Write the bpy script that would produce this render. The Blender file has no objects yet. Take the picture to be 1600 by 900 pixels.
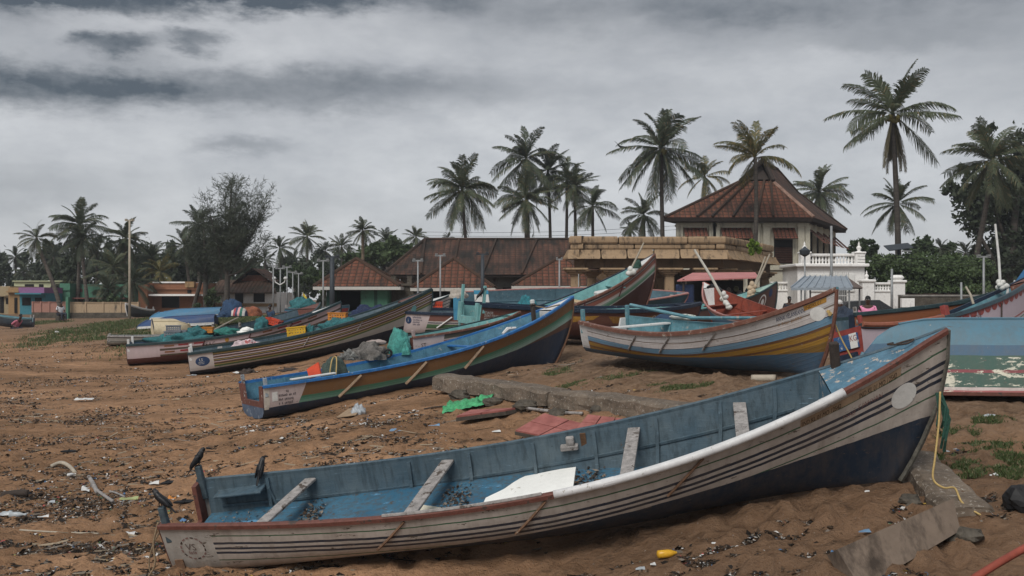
import bpy, math, random
import numpy as np
from mathutils import Matrix, Vector, noise as mnoise
R = math.radians
random.seed(7); RNG = np.random.default_rng(7)
C = bpy.context.scene.collection
scene = bpy.context.scene

# ------------------------------------------------------------------ camera, sky, sun, exposure
CAM_H, FPX, CX, YH = 3.2, 1600.0, 800.0, 465.0      # eye height; focal length, centre and horizon of a 1600x900 view
cam_data = bpy.data.cameras.new('camera'); cam = bpy.data.objects.new('camera', cam_data); C.objects.link(cam)
cam.location = (0, 0, CAM_H); cam.rotation_euler = (R(90), 0, 0)
cam_data.lens = 36; cam_data.sensor_width = 36; cam_data.shift_y = 15/1600
cam_data.clip_start = .1; cam_data.clip_end = 3000
scene.camera = cam
scene.view_settings.view_transform = 'Standard'; scene.view_settings.look = 'None'
scene.view_settings.exposure = 0.85; scene.view_settings.gamma = 1.0
SUN_EL, SUN_AZ = 46, 205         # high, veiled by cloud, behind the camera and to its side
sun_data = bpy.data.lights.new('sun', 'SUN'); sun = bpy.data.objects.new('sun', sun_data); C.objects.link(sun)
sun_data.energy = 1.5; sun_data.angle = R(32); sun_data.color = (1, .96, .9)
sdir = Vector((math.sin(R(SUN_AZ))*math.cos(R(SUN_EL)), math.cos(R(SUN_AZ))*math.cos(R(SUN_EL)), math.sin(R(SUN_EL))))
sun.rotation_euler = sdir.to_track_quat('Z', 'Y').to_euler()

def nd(nt, typ, ins=None, **props):
    n = nt.nodes.new(typ)
    for k, v in props.items(): setattr(n, k, v)
    for k, v in (ins or {}).items():
        s = n.inputs[k]
        if isinstance(v, bpy.types.NodeSocket): nt.links.new(v, s)
        elif isinstance(v, bpy.types.Node): nt.links.new(v.outputs[0], s)
        else: s.default_value = v
    return n
def mth(nt, op, a, b=None, c=None, clamp=False):
    ins = {0: a}
    if b is not None: ins[1] = b
    if c is not None: ins[2] = c
    n = nd(nt, 'ShaderNodeMath', ins, operation=op); n.use_clamp = clamp
    return n.outputs[0]
def mix(nt, f, a, b, blend='MIX'):
    n = nd(nt, 'ShaderNodeMix', None, data_type='RGBA', blend_type=blend)
    for s, v in ((n.inputs[0], f), (n.inputs[6], a), (n.inputs[7], b)):
        if isinstance(v, bpy.types.NodeSocket): nt.links.new(v, s)
        elif isinstance(v, (tuple, list)): s.default_value = tuple(v) if len(v) == 4 else (*v, 1)
        else: s.default_value = v
    return n.outputs[2]
def mrange(nt, v, a, b, c=0.0, d=1.0, smooth=False):
    n = nd(nt, 'ShaderNodeMapRange', {0: v, 1: a, 2: b, 3: c, 4: d})
    if smooth: n.interpolation_type = 'SMOOTHSTEP'
    return n.outputs[0]
def nz(nt, vec, scale, detail=4.0, rough=.55, out='Fac', dist=0.0):
    n = nd(nt, 'ShaderNodeTexNoise', {'Scale': scale, 'Detail': detail, 'Roughness': rough, 'Distortion': dist})
    if vec is not None: nt.links.new(vec, n.inputs['Vector'])
    return n.outputs[out]
def vscale(nt, vec, s):
    return nd(nt, 'ShaderNodeVectorMath', {0: vec, 1: s}, operation='MULTIPLY').outputs[0]

def build_world():
    w = bpy.data.worlds.new('World'); scene.world = w; w.use_nodes = True
    nt = w.node_tree; nt.nodes.clear()
    sky = nd(nt, 'ShaderNodeTexSky', None, sky_type='NISHITA'); sky.sun_disc = False
    sky.sun_elevation = R(SUN_EL); sky.sun_rotation = R(SUN_AZ)
    tc = nd(nt, 'ShaderNodeTexCoord'); g = tc.outputs['Generated']
    sp = nd(nt, 'ShaderNodeSeparateXYZ', {0: g}); x, y, z = sp.outputs
    hyp = mth(nt, 'SQRT', mth(nt, 'ADD', mth(nt, 'MULTIPLY', x, x), mth(nt, 'ADD', mth(nt, 'MULTIPLY', y, y), 1e-5)))
    az = mth(nt, 'ARCTAN2', x, y); el = mth(nt, 'DIVIDE', z, hyp)
    v = nd(nt, 'ShaderNodeCombineXYZ', {0: az, 1: el, 2: 0.0}).outputs[0]
    st = vscale(nt, v, (1.0, 2.2, 1))
    w1 = nz(nt, st, 11, 8, .66); w2 = nz(nt, vscale(nt, v, (1.1, 1.9, 1)), 15, 8, .66)
    azw = mth(nt, 'ADD', az, mth(nt, 'MULTIPLY', mth(nt, 'SUBTRACT', w2, .5), .10))
    elw = mth(nt, 'ADD', el, mth(nt, 'MULTIPLY', mth(nt, 'SUBTRACT', w1, .5), .060))
    tot = None
    def blob(a0, e0, sa, se, s, pw=1.0):
        nonlocal tot
        qa = mth(nt, 'DIVIDE', mth(nt, 'SUBTRACT', azw, a0), sa); qe = mth(nt, 'DIVIDE', mth(nt, 'SUBTRACT', elw, e0), se)
        q = mth(nt, 'ADD', mth(nt, 'MULTIPLY', qa, qa), mth(nt, 'MULTIPLY', qe, qe))
        if pw != 1: q = mth(nt, 'POWER', q, pw)
        m = mth(nt, 'MULTIPLY', mth(nt, 'EXPONENT', mth(nt, 'MULTIPLY', q, -1.0)), s)
        tot = m if tot is None else mth(nt, 'ADD', tot, m)
    blob(-.42, .286, .20, .027, .97, 3); blob(-.60, .270, .20, .030, .9, 2)     # dark band overhead
    blob(-.20, .298, .16, .022, .90, 2)
    blob(-.46, .186, .17, .021, .74, 1.6)   # long grey streak
    blob(-.24, .197, .20, .022, .66, 1.5); blob(-.10, .212, .10, .014, .34)
    blob(-.365, .229, .038, .012, .92, 1.6); blob(-.300, .240, .026, .013, .92, 1.6)
    blob(-.262, .143, .040, .008, .42, 1.5)
    blob(-.46, .10, .10, .022, .34); blob(-.20, .09, .05, .016, .22)
    blob(.42, .285, .30, .04, .50); blob(.22, .270, .24, .028, .34); blob(.05, .285, .16, .02, .30); blob(.34, .235, .10, .012, .22); blob(.12, .20, .14, .012, .14); blob(.5, .20, .14, .06, .22); blob(-.52, .25, .10, .05, .30)
    fb = nz(nt, vscale(nt, v, (1, 2.3, 1)), 4.5, 8, .6)
    fine = nz(nt, vscale(nt, v, (1, 1.8, 1)), 13.0, 8, .62)
    cl = mth(nt, 'MULTIPLY', tot, mrange(nt, fine, .34, .66, .68, 1.2), clamp=False)
    high = mrange(nt, el, .33, .9, 0, 1, True)
    base = mix(nt, mrange(nt, mth(nt, 'ADD', mth(nt, 'MULTIPLY', fb, .65), mth(nt, 'MULTIPLY', fine, .35)), .36, .64, 0, 1), (2.45, 2.55, 2.72), (3.85, 3.92, 4.04))
    base = mix(nt, mrange(nt, el, .0, .09, 1, 0, True), base, (3.2, 3.26, 3.36))
    base = mix(nt, high, base, mix(nt, fb, (1.9, 2.05, 2.3), (3.3, 3.42, 3.6)))
    dim = mrange(nt, el, .10, .29, 1.0, .86, True)
    base = nd(nt, 'ShaderNodeVectorMath', {0: base, 3: dim}, operation='SCALE').outputs[0]
    col = mix(nt, mth(nt, 'MULTIPLY', cl, 1.0, clamp=True), base, (.44, .54, .65))
    col = mix(nt, .96, sky.outputs[0], col)
    bg = nd(nt, 'ShaderNodeBackground', {0: col, 1: .1})
    out = nd(nt, 'ShaderNodeOutputWorld', {0: bg.outputs[0]})
build_world()

# ------------------------------------------------------------------ helpers
def tag(o, label=None, cat=None, group=None, kind=None):
    if label: o['label'] = label
    if cat: o['category'] = cat
    if group: o['group'] = group
    if kind: o['kind'] = kind
    return o
MW = {}                                   # world matrix of every thing root
def thing(name, label, cat, loc=(0, 0, 0), rz=0, group=None, matrix=None):
    o = bpy.data.objects.new(name, None); C.objects.link(o); o.empty_display_size = .3
    m = matrix if matrix is not None else Matrix.Translation(Vector(loc)) @ Matrix.Rotation(rz, 4, 'Z')
    o.matrix_world = m; MW[o.name] = m.copy()
    return tag(o, label, cat, group)

class MB:
    """mesh builder: collects faces with a material slot and optional uv"""
    def __init__(s): s.v = []; s.f = []; s.m = []; s.uv = []
    def face(s, pts, m=0, uv=None):
        b = len(s.v); s.v.extend([tuple(p) for p in pts]); s.f.append(tuple(range(b, b+len(pts)))); s.m.append(m)
        s.uv.append(uv or [(0, 0)]*len(pts))
    def mesh(s, V, F, m=0):
        b = len(s.v); s.v.extend([tuple(p) for p in V])
        for f in F: s.f.append(tuple(b+i for i in f)); s.m.append(m); s.uv.append([(0, 0)]*len(f))
    def box(s, c, size, m=0, rz=0, mat=None, bev=0, taper=1):
        hx, hy, hz = size[0]/2, size[1]/2, size[2]/2
        M = mat if mat is not None else Matrix.Translation(Vector(c)) @ Matrix.Rotation(rz, 4, 'Z')
        if bev <= 0:
            V = [M @ Vector((sx*hx*(taper if sz > 0 else 1), sy*hy*(taper if sz > 0 else 1), sz*hz)) for sz in (-1, 1) for sy in (-1, 1) for sx in (-1, 1)]
            s.mesh(V, [(0, 2, 3, 1), (4, 5, 7, 6), (0, 1, 5, 4), (2, 6, 7, 3), (0, 4, 6, 2), (1, 3, 7, 5)], m); return
        b = min(bev, hx*.9, hy*.9, hz*.9)
        ring = [(-1, -1, -1, 0), (-1, -1, 0, -1), (1, -1, 0, -1), (1, -1, 1, 0), (1, 1, 1, 0), (1, 1, 0, 1), (-1, 1, 0, 1), (-1, 1, -1, 0)]
        def lay(z, ins):
            L = []
            for sx, sy, ex, ey in ring:
                x = sx*(hx - ins - (b if ex == 0 else 0)); y = sy*(hy - ins - (b if ey == 0 else 0))
                L.append(M @ Vector((x, y, z)))
            return L
        V = lay(-hz, b*.7)+lay(-hz+b, 0)+lay(hz-b, 0)+lay(hz, b*.7)
        F = []
        for l in range(3):
            for i in range(8):
                j = (i+1) % 8; F.append((l*8+i, l*8+j, l*8+8+j, l*8+8+i))
        F.append(tuple(range(7, -1, -1))); F.append(tuple(range(24, 32))); s.mesh(V, F, m)
    def prism(s, poly, z0, z1, m=0, mtop=None):
        n = len(poly)
        V = [(x, y, z0) for x, y in poly]+[(x, y, z1) for x, y in poly]
        s.mesh(V, [(i, (i+1) % n, n+(i+1) % n, n+i) for i in range(n)], m)
        s.mesh(V, [tuple(range(n, 2*n))], m if mtop is None else mtop); s.mesh(V, [tuple(range(n-1, -1, -1))], m)
    def tube(s, pts, r, n=6, m=0, cap=True):
        pts = [Vector(p) for p in pts]; k = len(pts)
        rs = r if isinstance(r, (list, tuple)) else [r]*k
        V = []; F = []; up = Vector((0, 0, 1))
        prev = None
        for i, p in enumerate(pts):
            t = (pts[min(i+1, k-1)]-pts[max(i-1, 0)])
            if t.length < 1e-9: t = Vector((0, 0, 1))
            t.normalize()
            a = prev if prev is not None else (Vector((1, 0, 0)) if abs(t.z) > .9 else up)
            a = (a - t*a.dot(t))
            if a.length < 1e-6: a = Vector((1, 0, 0)) - t*t.x
            a.normalize(); b = t.cross(a); prev = a
            for j in range(n):
                th = 2*math.pi*(j+.5)/n
                V.append(p+(a*math.cos(th)+b*math.sin(th))*rs[i])
        for i in range(k-1):
            for j in range(n):
                jj = (j+1) % n; F.append((i*n+j, i*n+jj, (i+1)*n+jj, (i+1)*n+j))
        if cap: F.append(tuple(range(n-1, -1, -1))); F.append(tuple((k-1)*n+j for j in range(n)))
        s.mesh(V, F, m)
    def lathe(s, prof, c, n=12, m=0):
        V = []; F = []
        for r_, z in prof:
            for j in range(n):
                th = 2*math.pi*j/n; V.append((c[0]+r_*math.cos(th), c[1]+r_*math.sin(th), c[2]+z))
        for i in range(len(prof)-1):
            for j in range(n):
                jj = (j+1) % n; F.append((i*n+j, i*n+jj, (i+1)*n+jj, (i+1)*n+j))
        F.append(tuple(range(n-1, -1, -1))); F.append(tuple((len(prof)-1)*n+j for j in range(n)))
        s.mesh(V, F, m)
    def blob(s, c, rad, m=0, n=14, k=8, amp=.25, fr=1.5, half=False, seed=0.0, M=None):
        V = []; F = []
        for i in range(k+1):
            ph = (math.pi/2 if half else math.pi)*i/k
            for j in range(n):
                th = 2*math.pi*j/n
                d = Vector((math.sin(ph)*math.cos(th), math.sin(ph)*math.sin(th), math.cos(ph)))
                q = 1+amp*mnoise.fractal(d*fr+Vector((seed, seed*1.7, 0)), 1.0, 2.0, 4)
                p = Vector((d.x*rad[0]*q, d.y*rad[1]*q, d.z*rad[2]*q))
                V.append((M @ p) if M is not None else Vector(c)+p)
        for i in range(k):
            for j in range(n):
                jj = (j+1) % n; F.append((i*n+j, i*n+n+j, i*n+n+jj, i*n+jj))
        s.mesh(V, F, m)
    def build(s, name, mats, parent=None, smooth=False, local=False):
        me = bpy.data.meshes.new(name); me.from_pydata([tuple(p) for p in s.v], [], s.f)
        for mt in (mats if isinstance(mats, (list, tuple)) else [mats]): me.materials.append(mt)
        me.polygons.foreach_set('material_index', s.m)
        ul = me.uv_layers.new(name='UVMap'); flat = [c for f in s.uv for p in f for c in p]
        ul.data.foreach_set('uv', flat)
        if smooth: me.polygons.foreach_set('use_smooth', [True]*len(s.f))
        if smooth:
            import bmesh
            b = bmesh.new(); b.from_mesh(me); bmesh.ops.remove_doubles(b, verts=b.verts, dist=1e-5); b.to_mesh(me); b.free()
        if parent is not None and not local: me.transform(root_matrix(parent).inverted())
        me.update()
        o = bpy.data.objects.new(name, me); C.objects.link(o)
        if parent is not None: o.parent = parent
        return o
def root_matrix(o):
    while o.parent is not None: o = o.parent
    return MW.get(o.name, Matrix.Identity(4))
def solo(mb, name, mats, label, cat, loc, group=None, smooth=False):
    """a thing that is one mesh; built in world coordinates, origin moved to loc"""
    o = mb.build(name, mats, smooth=smooth); o.data.transform(Matrix.Translation(-Vector(loc))); o.location = loc
    MW[o.name] = Matrix.Translation(Vector(loc))
    return tag(o, label, cat, group)
def copy_tree(o, parent=None):
    c = o.copy(); C.objects.link(c); c.parent = parent
    if parent is not None: c.matrix_parent_inverse = o.matrix_parent_inverse.copy()
    for ch in list(o.children): copy_tree(ch, c)
    return c

# ------------------------------------------------------------------ terrain height: thin plate spline through surveyed points
CTRL = np.array([(-6,8,-.1),(0,8,.1),(-12,10,-.05),(-20,12,-.05),(-3.9,12.5,.03),(0,12,.2),(1.45,11.6,.50),(2.93,11.3,.84),(4.3,11.55,1.06),
 (2.9,9.2,.66),(4.3,9,.68),(1,7,.35),(5,6,.7),(0,5,.2),(-8,5,-.2),(5.2,10.6,1.1),(6.2,12.5,1.38),(8,10,1.3),(7.5,16,1.72),(12,14,1.7),(20,18,1.9),
 (5.5,14.2,1.55),(-.4,18,1.05),(1,16.2,1.08),(-2.2,16,.82),(-3.6,19,.80),(-5,18,.42),(-5.5,22,.60),(-10,20,.35),(-16,20,.25),(-1.6,21,1.2),(1.2,19.5,1.55),(2.3,17.6,1.62),
 (-2,24.3,1.15),(1.1,26.2,1.52),(1.9,21.6,1.85),(4.9,16.7,1.86),(3.6,19,1.86),(2,22.5,1.85),(-9.9,31.5,.84),(-15,30,.72),(-22,30,.6),(-3,33.4,1.75),(-6.5,31.5,1.2),(-2.6,25.6,1.36),(-1.2,28.3,1.85),(-12.9,34.5,.96),(-6.5,36,1.45),
 (-3.5,33.7,1.88),(4,28,1.9),(8,25.3,2.0),(6.8,20.7,1.9),(0,34,1.85),(8.4,31.3,1.85),(-10.6,38.1,1.28),(-15.3,38.8,1.36),(-22,40,.95),(-30,40,.8),(-16,44,1.6),(-18,50,1.85),(-20,58,2.0),(-28,60,1.5),(-40,60,1.3),
 (-26,70,1.85),(-45,72,1.8),(0,45,2.05),(10,45,2.05),(20,45,2.05),(-8,45,1.9),(-10,60,2.1),(10,60,2.1),(30,60,2.1),(-30,80,2.1),(0,85,2.1),(40,85,2.1),(-60,90,2.1),(70,90,2.1),(30,25,2.0),(-60,40,.6),(-60,10,-.1),(60,40,2.0),(40,8,1.5)], float)
def tps_fit():
    P = CTRL[:, :2]; n = len(P)
    r = np.linalg.norm(P[:, None]-P[None], axis=2)
    K = np.where(r > 0, r*r*np.log(r+1e-12), 0)+np.eye(n)*.6
    A = np.zeros((n+3, n+3)); A[:n, :n] = K; A[:n, n] = 1; A[:n, n+1:] = P; A[n, :n] = 1; A[n+1:, :n] = P.T
    return np.linalg.solve(A, np.concatenate([CTRL[:, 2], np.zeros(3)]))
TPS = tps_fit()
def ground_np(x, y):
    x = np.clip(np.asarray(x, float), -62, 72); y = np.clip(np.asarray(y, float), 4, 92)
    out = np.empty(x.shape); xf, yf, of = x.ravel(), y.ravel(), out.reshape(-1)
    for i in range(0, len(xf), 20000):
        a, b = xf[i:i+20000], yf[i:i+20000]
        r = np.hypot(a[:, None]-CTRL[None, :, 0], b[:, None]-CTRL[None, :, 1])
        of[i:i+20000] = (r*r*np.log(r+1e-12))@TPS[:-3]+TPS[-3]+TPS[-2]*a+TPS[-1]*b
    return out
def g(x, y): return float(ground_np(np.array([x]), np.array([y]))[0])
def P(px, py, d): return Vector(((px-CX)/FPX*d, d, CAM_H-(py-YH)/FPX*d))
def W(px, d): return (px-CX)/FPX*d
def hit(px, py, d0=6.0, d1=110.0):
    """where the sight line through a pixel of the survey photo meets the terrain"""
    d = np.arange(d0, d1, .05); x = (px-CX)/FPX*d; z = CAM_H-(py-YH)/FPX*d
    s = z-ground_np(x, d); i = np.argmax(s < 0) if (s < 0).any() else len(d)-1
    return Vector((x[i], d[i], float(ground_np(x[i:i+1], d[i:i+1])[0])))
# ------------------------------------------------------------------ materials
def new_mat(name):
    m = bpy.data.materials.new(name); m.use_nodes = True; nt = m.node_tree
    return m, nt, nt.nodes['Principled BSDF']
def bump(nt, bsdf, h, strength=.3, dist=.02):
    b = nd(nt, 'ShaderNodeBump', {'Height': h, 'Strength': strength, 'Distance': dist}); nt.links.new(b.outputs[0], bsdf.inputs['Normal'])
_M = {}
def mat(name, col, rough=.7, var=.25, scale=6.0, bmp=.25, bd=.01, chip=None, chip_amt=.0, spec=.3, metal=0.0, chip_scale=9.0):
    if name in _M: return _M[name]
    m, nt, b = new_mat(name)
    o = nd(nt, 'ShaderNodeTexCoord').outputs['Object']
    n1 = nz(nt, o, scale, 6, .6); n2 = nz(nt, o, scale*6, 4, .6)
    f = mth(nt, 'ADD', mth(nt, 'MULTIPLY', n1, .65), mth(nt, 'MULTIPLY', n2, .35))
    lo = tuple(c*(1-var) for c in col); hi = tuple(min(1, c*(1+var)) for c in col)
    c = mix(nt, mrange(nt, f, .36, .64), lo, hi)
    if chip:
        k = nz(nt, o, chip_scale, 8, .72)
        c = mix(nt, mrange(nt, k, .64-chip_amt, .67-chip_amt), c, chip)
    nt.links.new(c, b.inputs['Base Color']); b.inputs['Roughness'].default_value = rough
    b.inputs['Specular IOR Level'].default_value = spec; b.inputs['Metallic'].default_value = metal
    if bmp: bump(nt, b, f, bmp, bd)
    _M[name] = m; return m

def hull_mat(name, stripes, bottom, wl, panel=None, chip=(.45, .42, .38), chip_amt=.02, dirt=.35, peel=0.0, peel_v=.56, peel_col=(.60, .58, .47), plank=.13, rough=.55, fan=0.0):
    """painted hull: stripes = [(metres below the sheer, colour)...]; bottom paint below the line z = a + b*u**p"""
    m, nt, b = new_mat(name)
    uv = nd(nt, 'ShaderNodeUVMap'); uv.uv_map = 'UVMap'; s = nd(nt, 'ShaderNodeSeparateXYZ', {0: uv.outputs[0]}); U, V = s.outputs[0], s.outputs[1]
    uw = nd(nt, 'ShaderNodeUVMap'); uw.uv_map = 'WL'; s2 = nd(nt, 'ShaderNodeSeparateXYZ', {0: uw.outputs[0]}); un, z = s2.outputs[0], s2.outputs[1]
    ob = nd(nt, 'ShaderNodeTexCoord').outputs['Object']
    wob = mth(nt, 'MULTIPLY', mth(nt, 'SUBTRACT', nz(nt, ob, 3.5, 4), .5), .022)
    Vw = mth(nt, 'ADD', V, wob)
    ramp = nt.nodes.new('ShaderNodeValToRGB'); cr = ramp.color_ramp; cr.interpolation = 'CONSTANT'
    st = sorted(stripes); cr.elements[0].position = 0; cr.elements[0].color = (*st[0][1], 1); cr.elements.remove(cr.elements[1])
    for p, c in st[1:]:
        e = cr.elements.new(min(p/2, 1)); e.color = (*c, 1)
    if fan: Vw = mth(nt, 'DIVIDE', Vw, mth(nt, 'ADD', 1.0, mth(nt, 'MULTIPLY', mth(nt, 'POWER', un, 1.8), fan)))
    nt.links.new(mth(nt, 'DIVIDE', Vw, 2.0), ramp.inputs[0])
    col = ramp.outputs[0]
    if panel:
        u0, u1, slant, pc = panel
        ue = mth(nt, 'ADD', U, mth(nt, 'MULTIPLY', V, slant))
        f = mth(nt, 'MULTIPLY', mth(nt, 'GREATER_THAN', ue, u0), mth(nt, 'LESS_THAN', ue, u1))
        col = mix(nt, f, col, pc)
    if peel > 0:
        pk = mth(nt, 'ADD', mth(nt, 'MULTIPLY', nz(nt, vscale(nt, ob, (1.0, 3.0, 3.6)), 4.0, 10, .78), .6), mth(nt, 'MULTIPLY', nz(nt, ob, 1.1, 3, .5), .4))
        pm_ = mth(nt, 'MULTIPLY', mrange(nt, pk, .585-peel*.3, .60-peel*.3), mth(nt, 'LESS_THAN', Vw, peel_v))
        col = mix(nt, pm_, col, peel_col)
    line = mth(nt, 'ADD', wl[0], mth(nt, 'MULTIPLY', mth(nt, 'POWER', un, wl[2]), wl[1]))
    low = mth(nt, 'LESS_THAN', mth(nt, 'ADD', z, mth(nt, 'MULTIPLY', wob, 1.2)), line)
    col = mix(nt, low, col, bottom)
    # scuffs, chips and rain streaks that belong to the paint
    n1 = nz(nt, ob, 2.2, 7, .65); n2 = nz(nt, vscale(nt, ob, (9, 9, 1.2)), 1.6, 5, .6); n3 = nz(nt, ob, 14, 8, .7)
    dm = mth(nt, 'MULTIPLY', mrange(nt, mth(nt, 'ADD', mth(nt, 'MULTIPLY', n1, .6), mth(nt, 'MULTIPLY', n2, .4)), .42, .68), dirt)
    col = mix(nt, dm, col, (.115, .088, .066))
    sc = nz(nt, vscale(nt, ob, (2.2, 2.2, 7)), 1.9, 8, .75)
    col = mix(nt, mrange(nt, sc, .655-chip_amt, .68-chip_amt), col, (.10, .08, .065))
    col = mix(nt, mrange(nt, n3, .70-chip_amt, .73-chip_amt), col, chip)
    nt.links.new(col, b.inputs['Base Color']); b.inputs['Roughness'].default_value = rough; b.inputs['Specular IOR Level'].default_value = .35
    if plank:
        fr = mth(nt, 'FRACT', mth(nt, 'DIVIDE', V, plank)); gr = mrange(nt, mth(nt, 'ABSOLUTE', mth(nt, 'SUBTRACT', fr, .5)), .40, .5, 0, 1, True)
        h = mth(nt, 'ADD', mth(nt, 'MULTIPLY', gr, -.8), mth(nt, 'MULTIPLY', n3, .5))
    else: h = n3
    bump(nt, b, h, .55, .012)
    return m

def worn_paint(name, col, light, stain, amt=.34):
    """boat paint rubbed pale along the edges, streaked by rain and scuffed"""
    m, nt, b = new_mat(name); o = nd(nt, 'ShaderNodeTexCoord').outputs['Object']
    n1 = nz(nt, o, 1.7, 8, .68); st = nz(nt, vscale(nt, o, (11, 11, .9)), 1.3, 6, .65); sc = nz(nt, vscale(nt, o, (.8, 3, 9)), 2.4, 9, .78); n3 = nz(nt, o, 16, 8, .72)
    c = mix(nt, mrange(nt, n1, .34, .66), col, light)
    c = mix(nt, mth(nt, 'MULTIPLY', mrange(nt, st, .46, .68), .75), c, stain)
    c = mix(nt, mrange(nt, sc, .665-amt*.12, .69-amt*.1), c, tuple(min(1, x*2.1+.05) for x in col))
    c = mix(nt, mrange(nt, n3, .67-amt*.1, .70-amt*.1), c, stain)
    c = mix(nt, mrange(nt, nz(nt, o, 5.5, 9, .75), .68-amt*.1, .71-amt*.1), c, (.10, .07, .05))
    nt.links.new(c, b.inputs['Base Color']); b.inputs['Roughness'].default_value = .62; b.inputs['Specular IOR Level'].default_value = .3
    bump(nt, b, mth(nt, 'ADD', mth(nt, 'MULTIPLY', sc, .8), mth(nt, 'MULTIPLY', n3, .5)), .6, .012); return m
def sand_mat():
    m, nt, b = new_mat('beach_sand')
    o = nd(nt, 'ShaderNodeTexCoord').outputs['Object']
    n1 = nz(nt, vscale(nt, o, (.35, .8, 1)), 1.0, 8, .62); n2 = nz(nt, o, 7, 8, .65); n3 = nz(nt, o, 60, 3, .6); n4 = nz(nt, o, .12, 4, .55)
    c = mix(nt, mrange(nt, n1, .35, .66), (.180, .100, .053), (.465, .268, .152))
    c = mix(nt, mrange(nt, n2, .35, .7), c, mix(nt, .5, c, (.145, .082, .046)))
    c = mix(nt, mth(nt, 'MULTIPLY', mrange(nt, n3, .45, .75), .35), c, (.40, .29, .19))
    # earthy, trodden plateau above the beach
    sx = nd(nt, 'ShaderNodeSeparateXYZ', {0: o}); zc = sx.outputs[2]
    top = mth(nt, 'MULTIPLY', mrange(nt, mth(nt, 'ADD', zc, mth(nt, 'MULTIPLY', mth(nt, 'SUBTRACT', n1, .5), .7)), 1.15, 1.75, 0, 1, True), .8)
    c = mix(nt, top, c, mix(nt, mrange(nt, n2, .35, .65), (.105, .070, .047), (.27, .188, .128)))
    # darker damp earth on the near side of the bow block
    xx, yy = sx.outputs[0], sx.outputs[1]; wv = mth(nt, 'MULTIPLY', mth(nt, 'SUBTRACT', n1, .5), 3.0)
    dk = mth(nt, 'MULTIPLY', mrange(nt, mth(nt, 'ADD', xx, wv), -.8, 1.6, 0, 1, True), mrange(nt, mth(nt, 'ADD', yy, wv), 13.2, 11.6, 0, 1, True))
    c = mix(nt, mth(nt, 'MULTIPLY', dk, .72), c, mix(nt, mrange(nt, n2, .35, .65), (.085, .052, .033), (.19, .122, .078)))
    # damp dark leaf mould and weed, in drifts
    k1 = nz(nt, vscale(nt, o, (.45, 1.25, 1)), 1.15, 5, .6); k2 = nz(nt, vscale(nt, o, (1, 2.2, 1)), 5.5, 8, .75)
    k = mth(nt, 'ADD', mth(nt, 'MULTIPLY', k1, .55), mth(nt, 'MULTIPLY', k2, .45))
    c = mix(nt, mth(nt, 'MULTIPLY', mrange(nt, k, .55, .63), .8), c, (.048, .034, .024))
    c = mix(nt, mth(nt, 'MULTIPLY', mrange(nt, nz(nt, o, 22, 6, .7), .655, .69), .7), c, (.42, .38, .33))
    nt.links.new(c, b.inputs['Base Color']); b.inputs['Roughness'].default_value = .95; b.inputs['Specular IOR Level'].default_value = .1
    foot = nd(nt, 'ShaderNodeTexVoronoi', {'Vector': vscale(nt, o, (1, 1.2, 1)), 'Scale': 3.2}).outputs['Distance']
    h = mth(nt, 'ADD', mth(nt, 'ADD', mth(nt, 'MULTIPLY', n2, 1.0), mth(nt, 'MULTIPLY', n3, .18)), mth(nt, 'MULTIPLY', foot, .5))
    bump(nt, b, h, 1.0, .12)
    return m

def tile_mat(name, c0, c1, moss, size=(.26, .22), moss_amt=.5):
    m, nt, b = new_mat(name)
    uv = nd(nt, 'ShaderNodeUVMap'); uv.uv_map = 'UVMap'; u = uv.outputs[0]
    ob = nd(nt, 'ShaderNodeTexCoord').outputs['Object']
    br = nd(nt, 'ShaderNodeTexBrick', {'Vector': u, 'Color1': (*c0, 1), 'Color2': (*c1, 1), 'Mortar': (.02, .014, .01, 1), 'Scale': 1.0, 'Mortar Size': .042, 'Mortar Smooth': .3, 'Brick Width': size[0], 'Row Height': size[1], 'Bias': 0.0})  # near-black joints, widened to paint the shadow line under each tile row
    br.offset = 0.0; br.offset_frequency = 2
    n1 = nz(nt, ob, .55, 7, .65); n2 = nz(nt, vscale(nt, u, (1.2, .35, 1)), 1.6, 7, .7); n3 = nz(nt, u, 5, 5, .7)
    c = mix(nt, mrange(nt, n3, .3, .7), br.outputs[0], mix(nt, .35, br.outputs[0], (.22, .12, .08)))
    k = mth(nt, 'ADD', mth(nt, 'MULTIPLY', n1, .5), mth(nt, 'MULTIPLY', n2, .5))
    c = mix(nt, mrange(nt, k, .64-moss_amt*.3, .72-moss_amt*.22), c, moss)
    nt.links.new(c, b.inputs['Base Color']); b.inputs['Roughness'].default_value = .85; b.inputs['Specular IOR Level'].default_value = .2
    s = nd(nt, 'ShaderNodeSeparateXYZ', {0: u}); fv = mth(nt, 'FRACT', mth(nt, 'DIVIDE', s.outputs[1], size[1])); fu = mth(nt, 'PINGPONG', s.outputs[0], size[0]/2)
    h = mth(nt, 'ADD', mth(nt, 'MULTIPLY', fv, -1.0), mth(nt, 'MULTIPLY', fu, 5.0))
    bump(nt, b, h, 1.0, .06)
    return m
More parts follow.
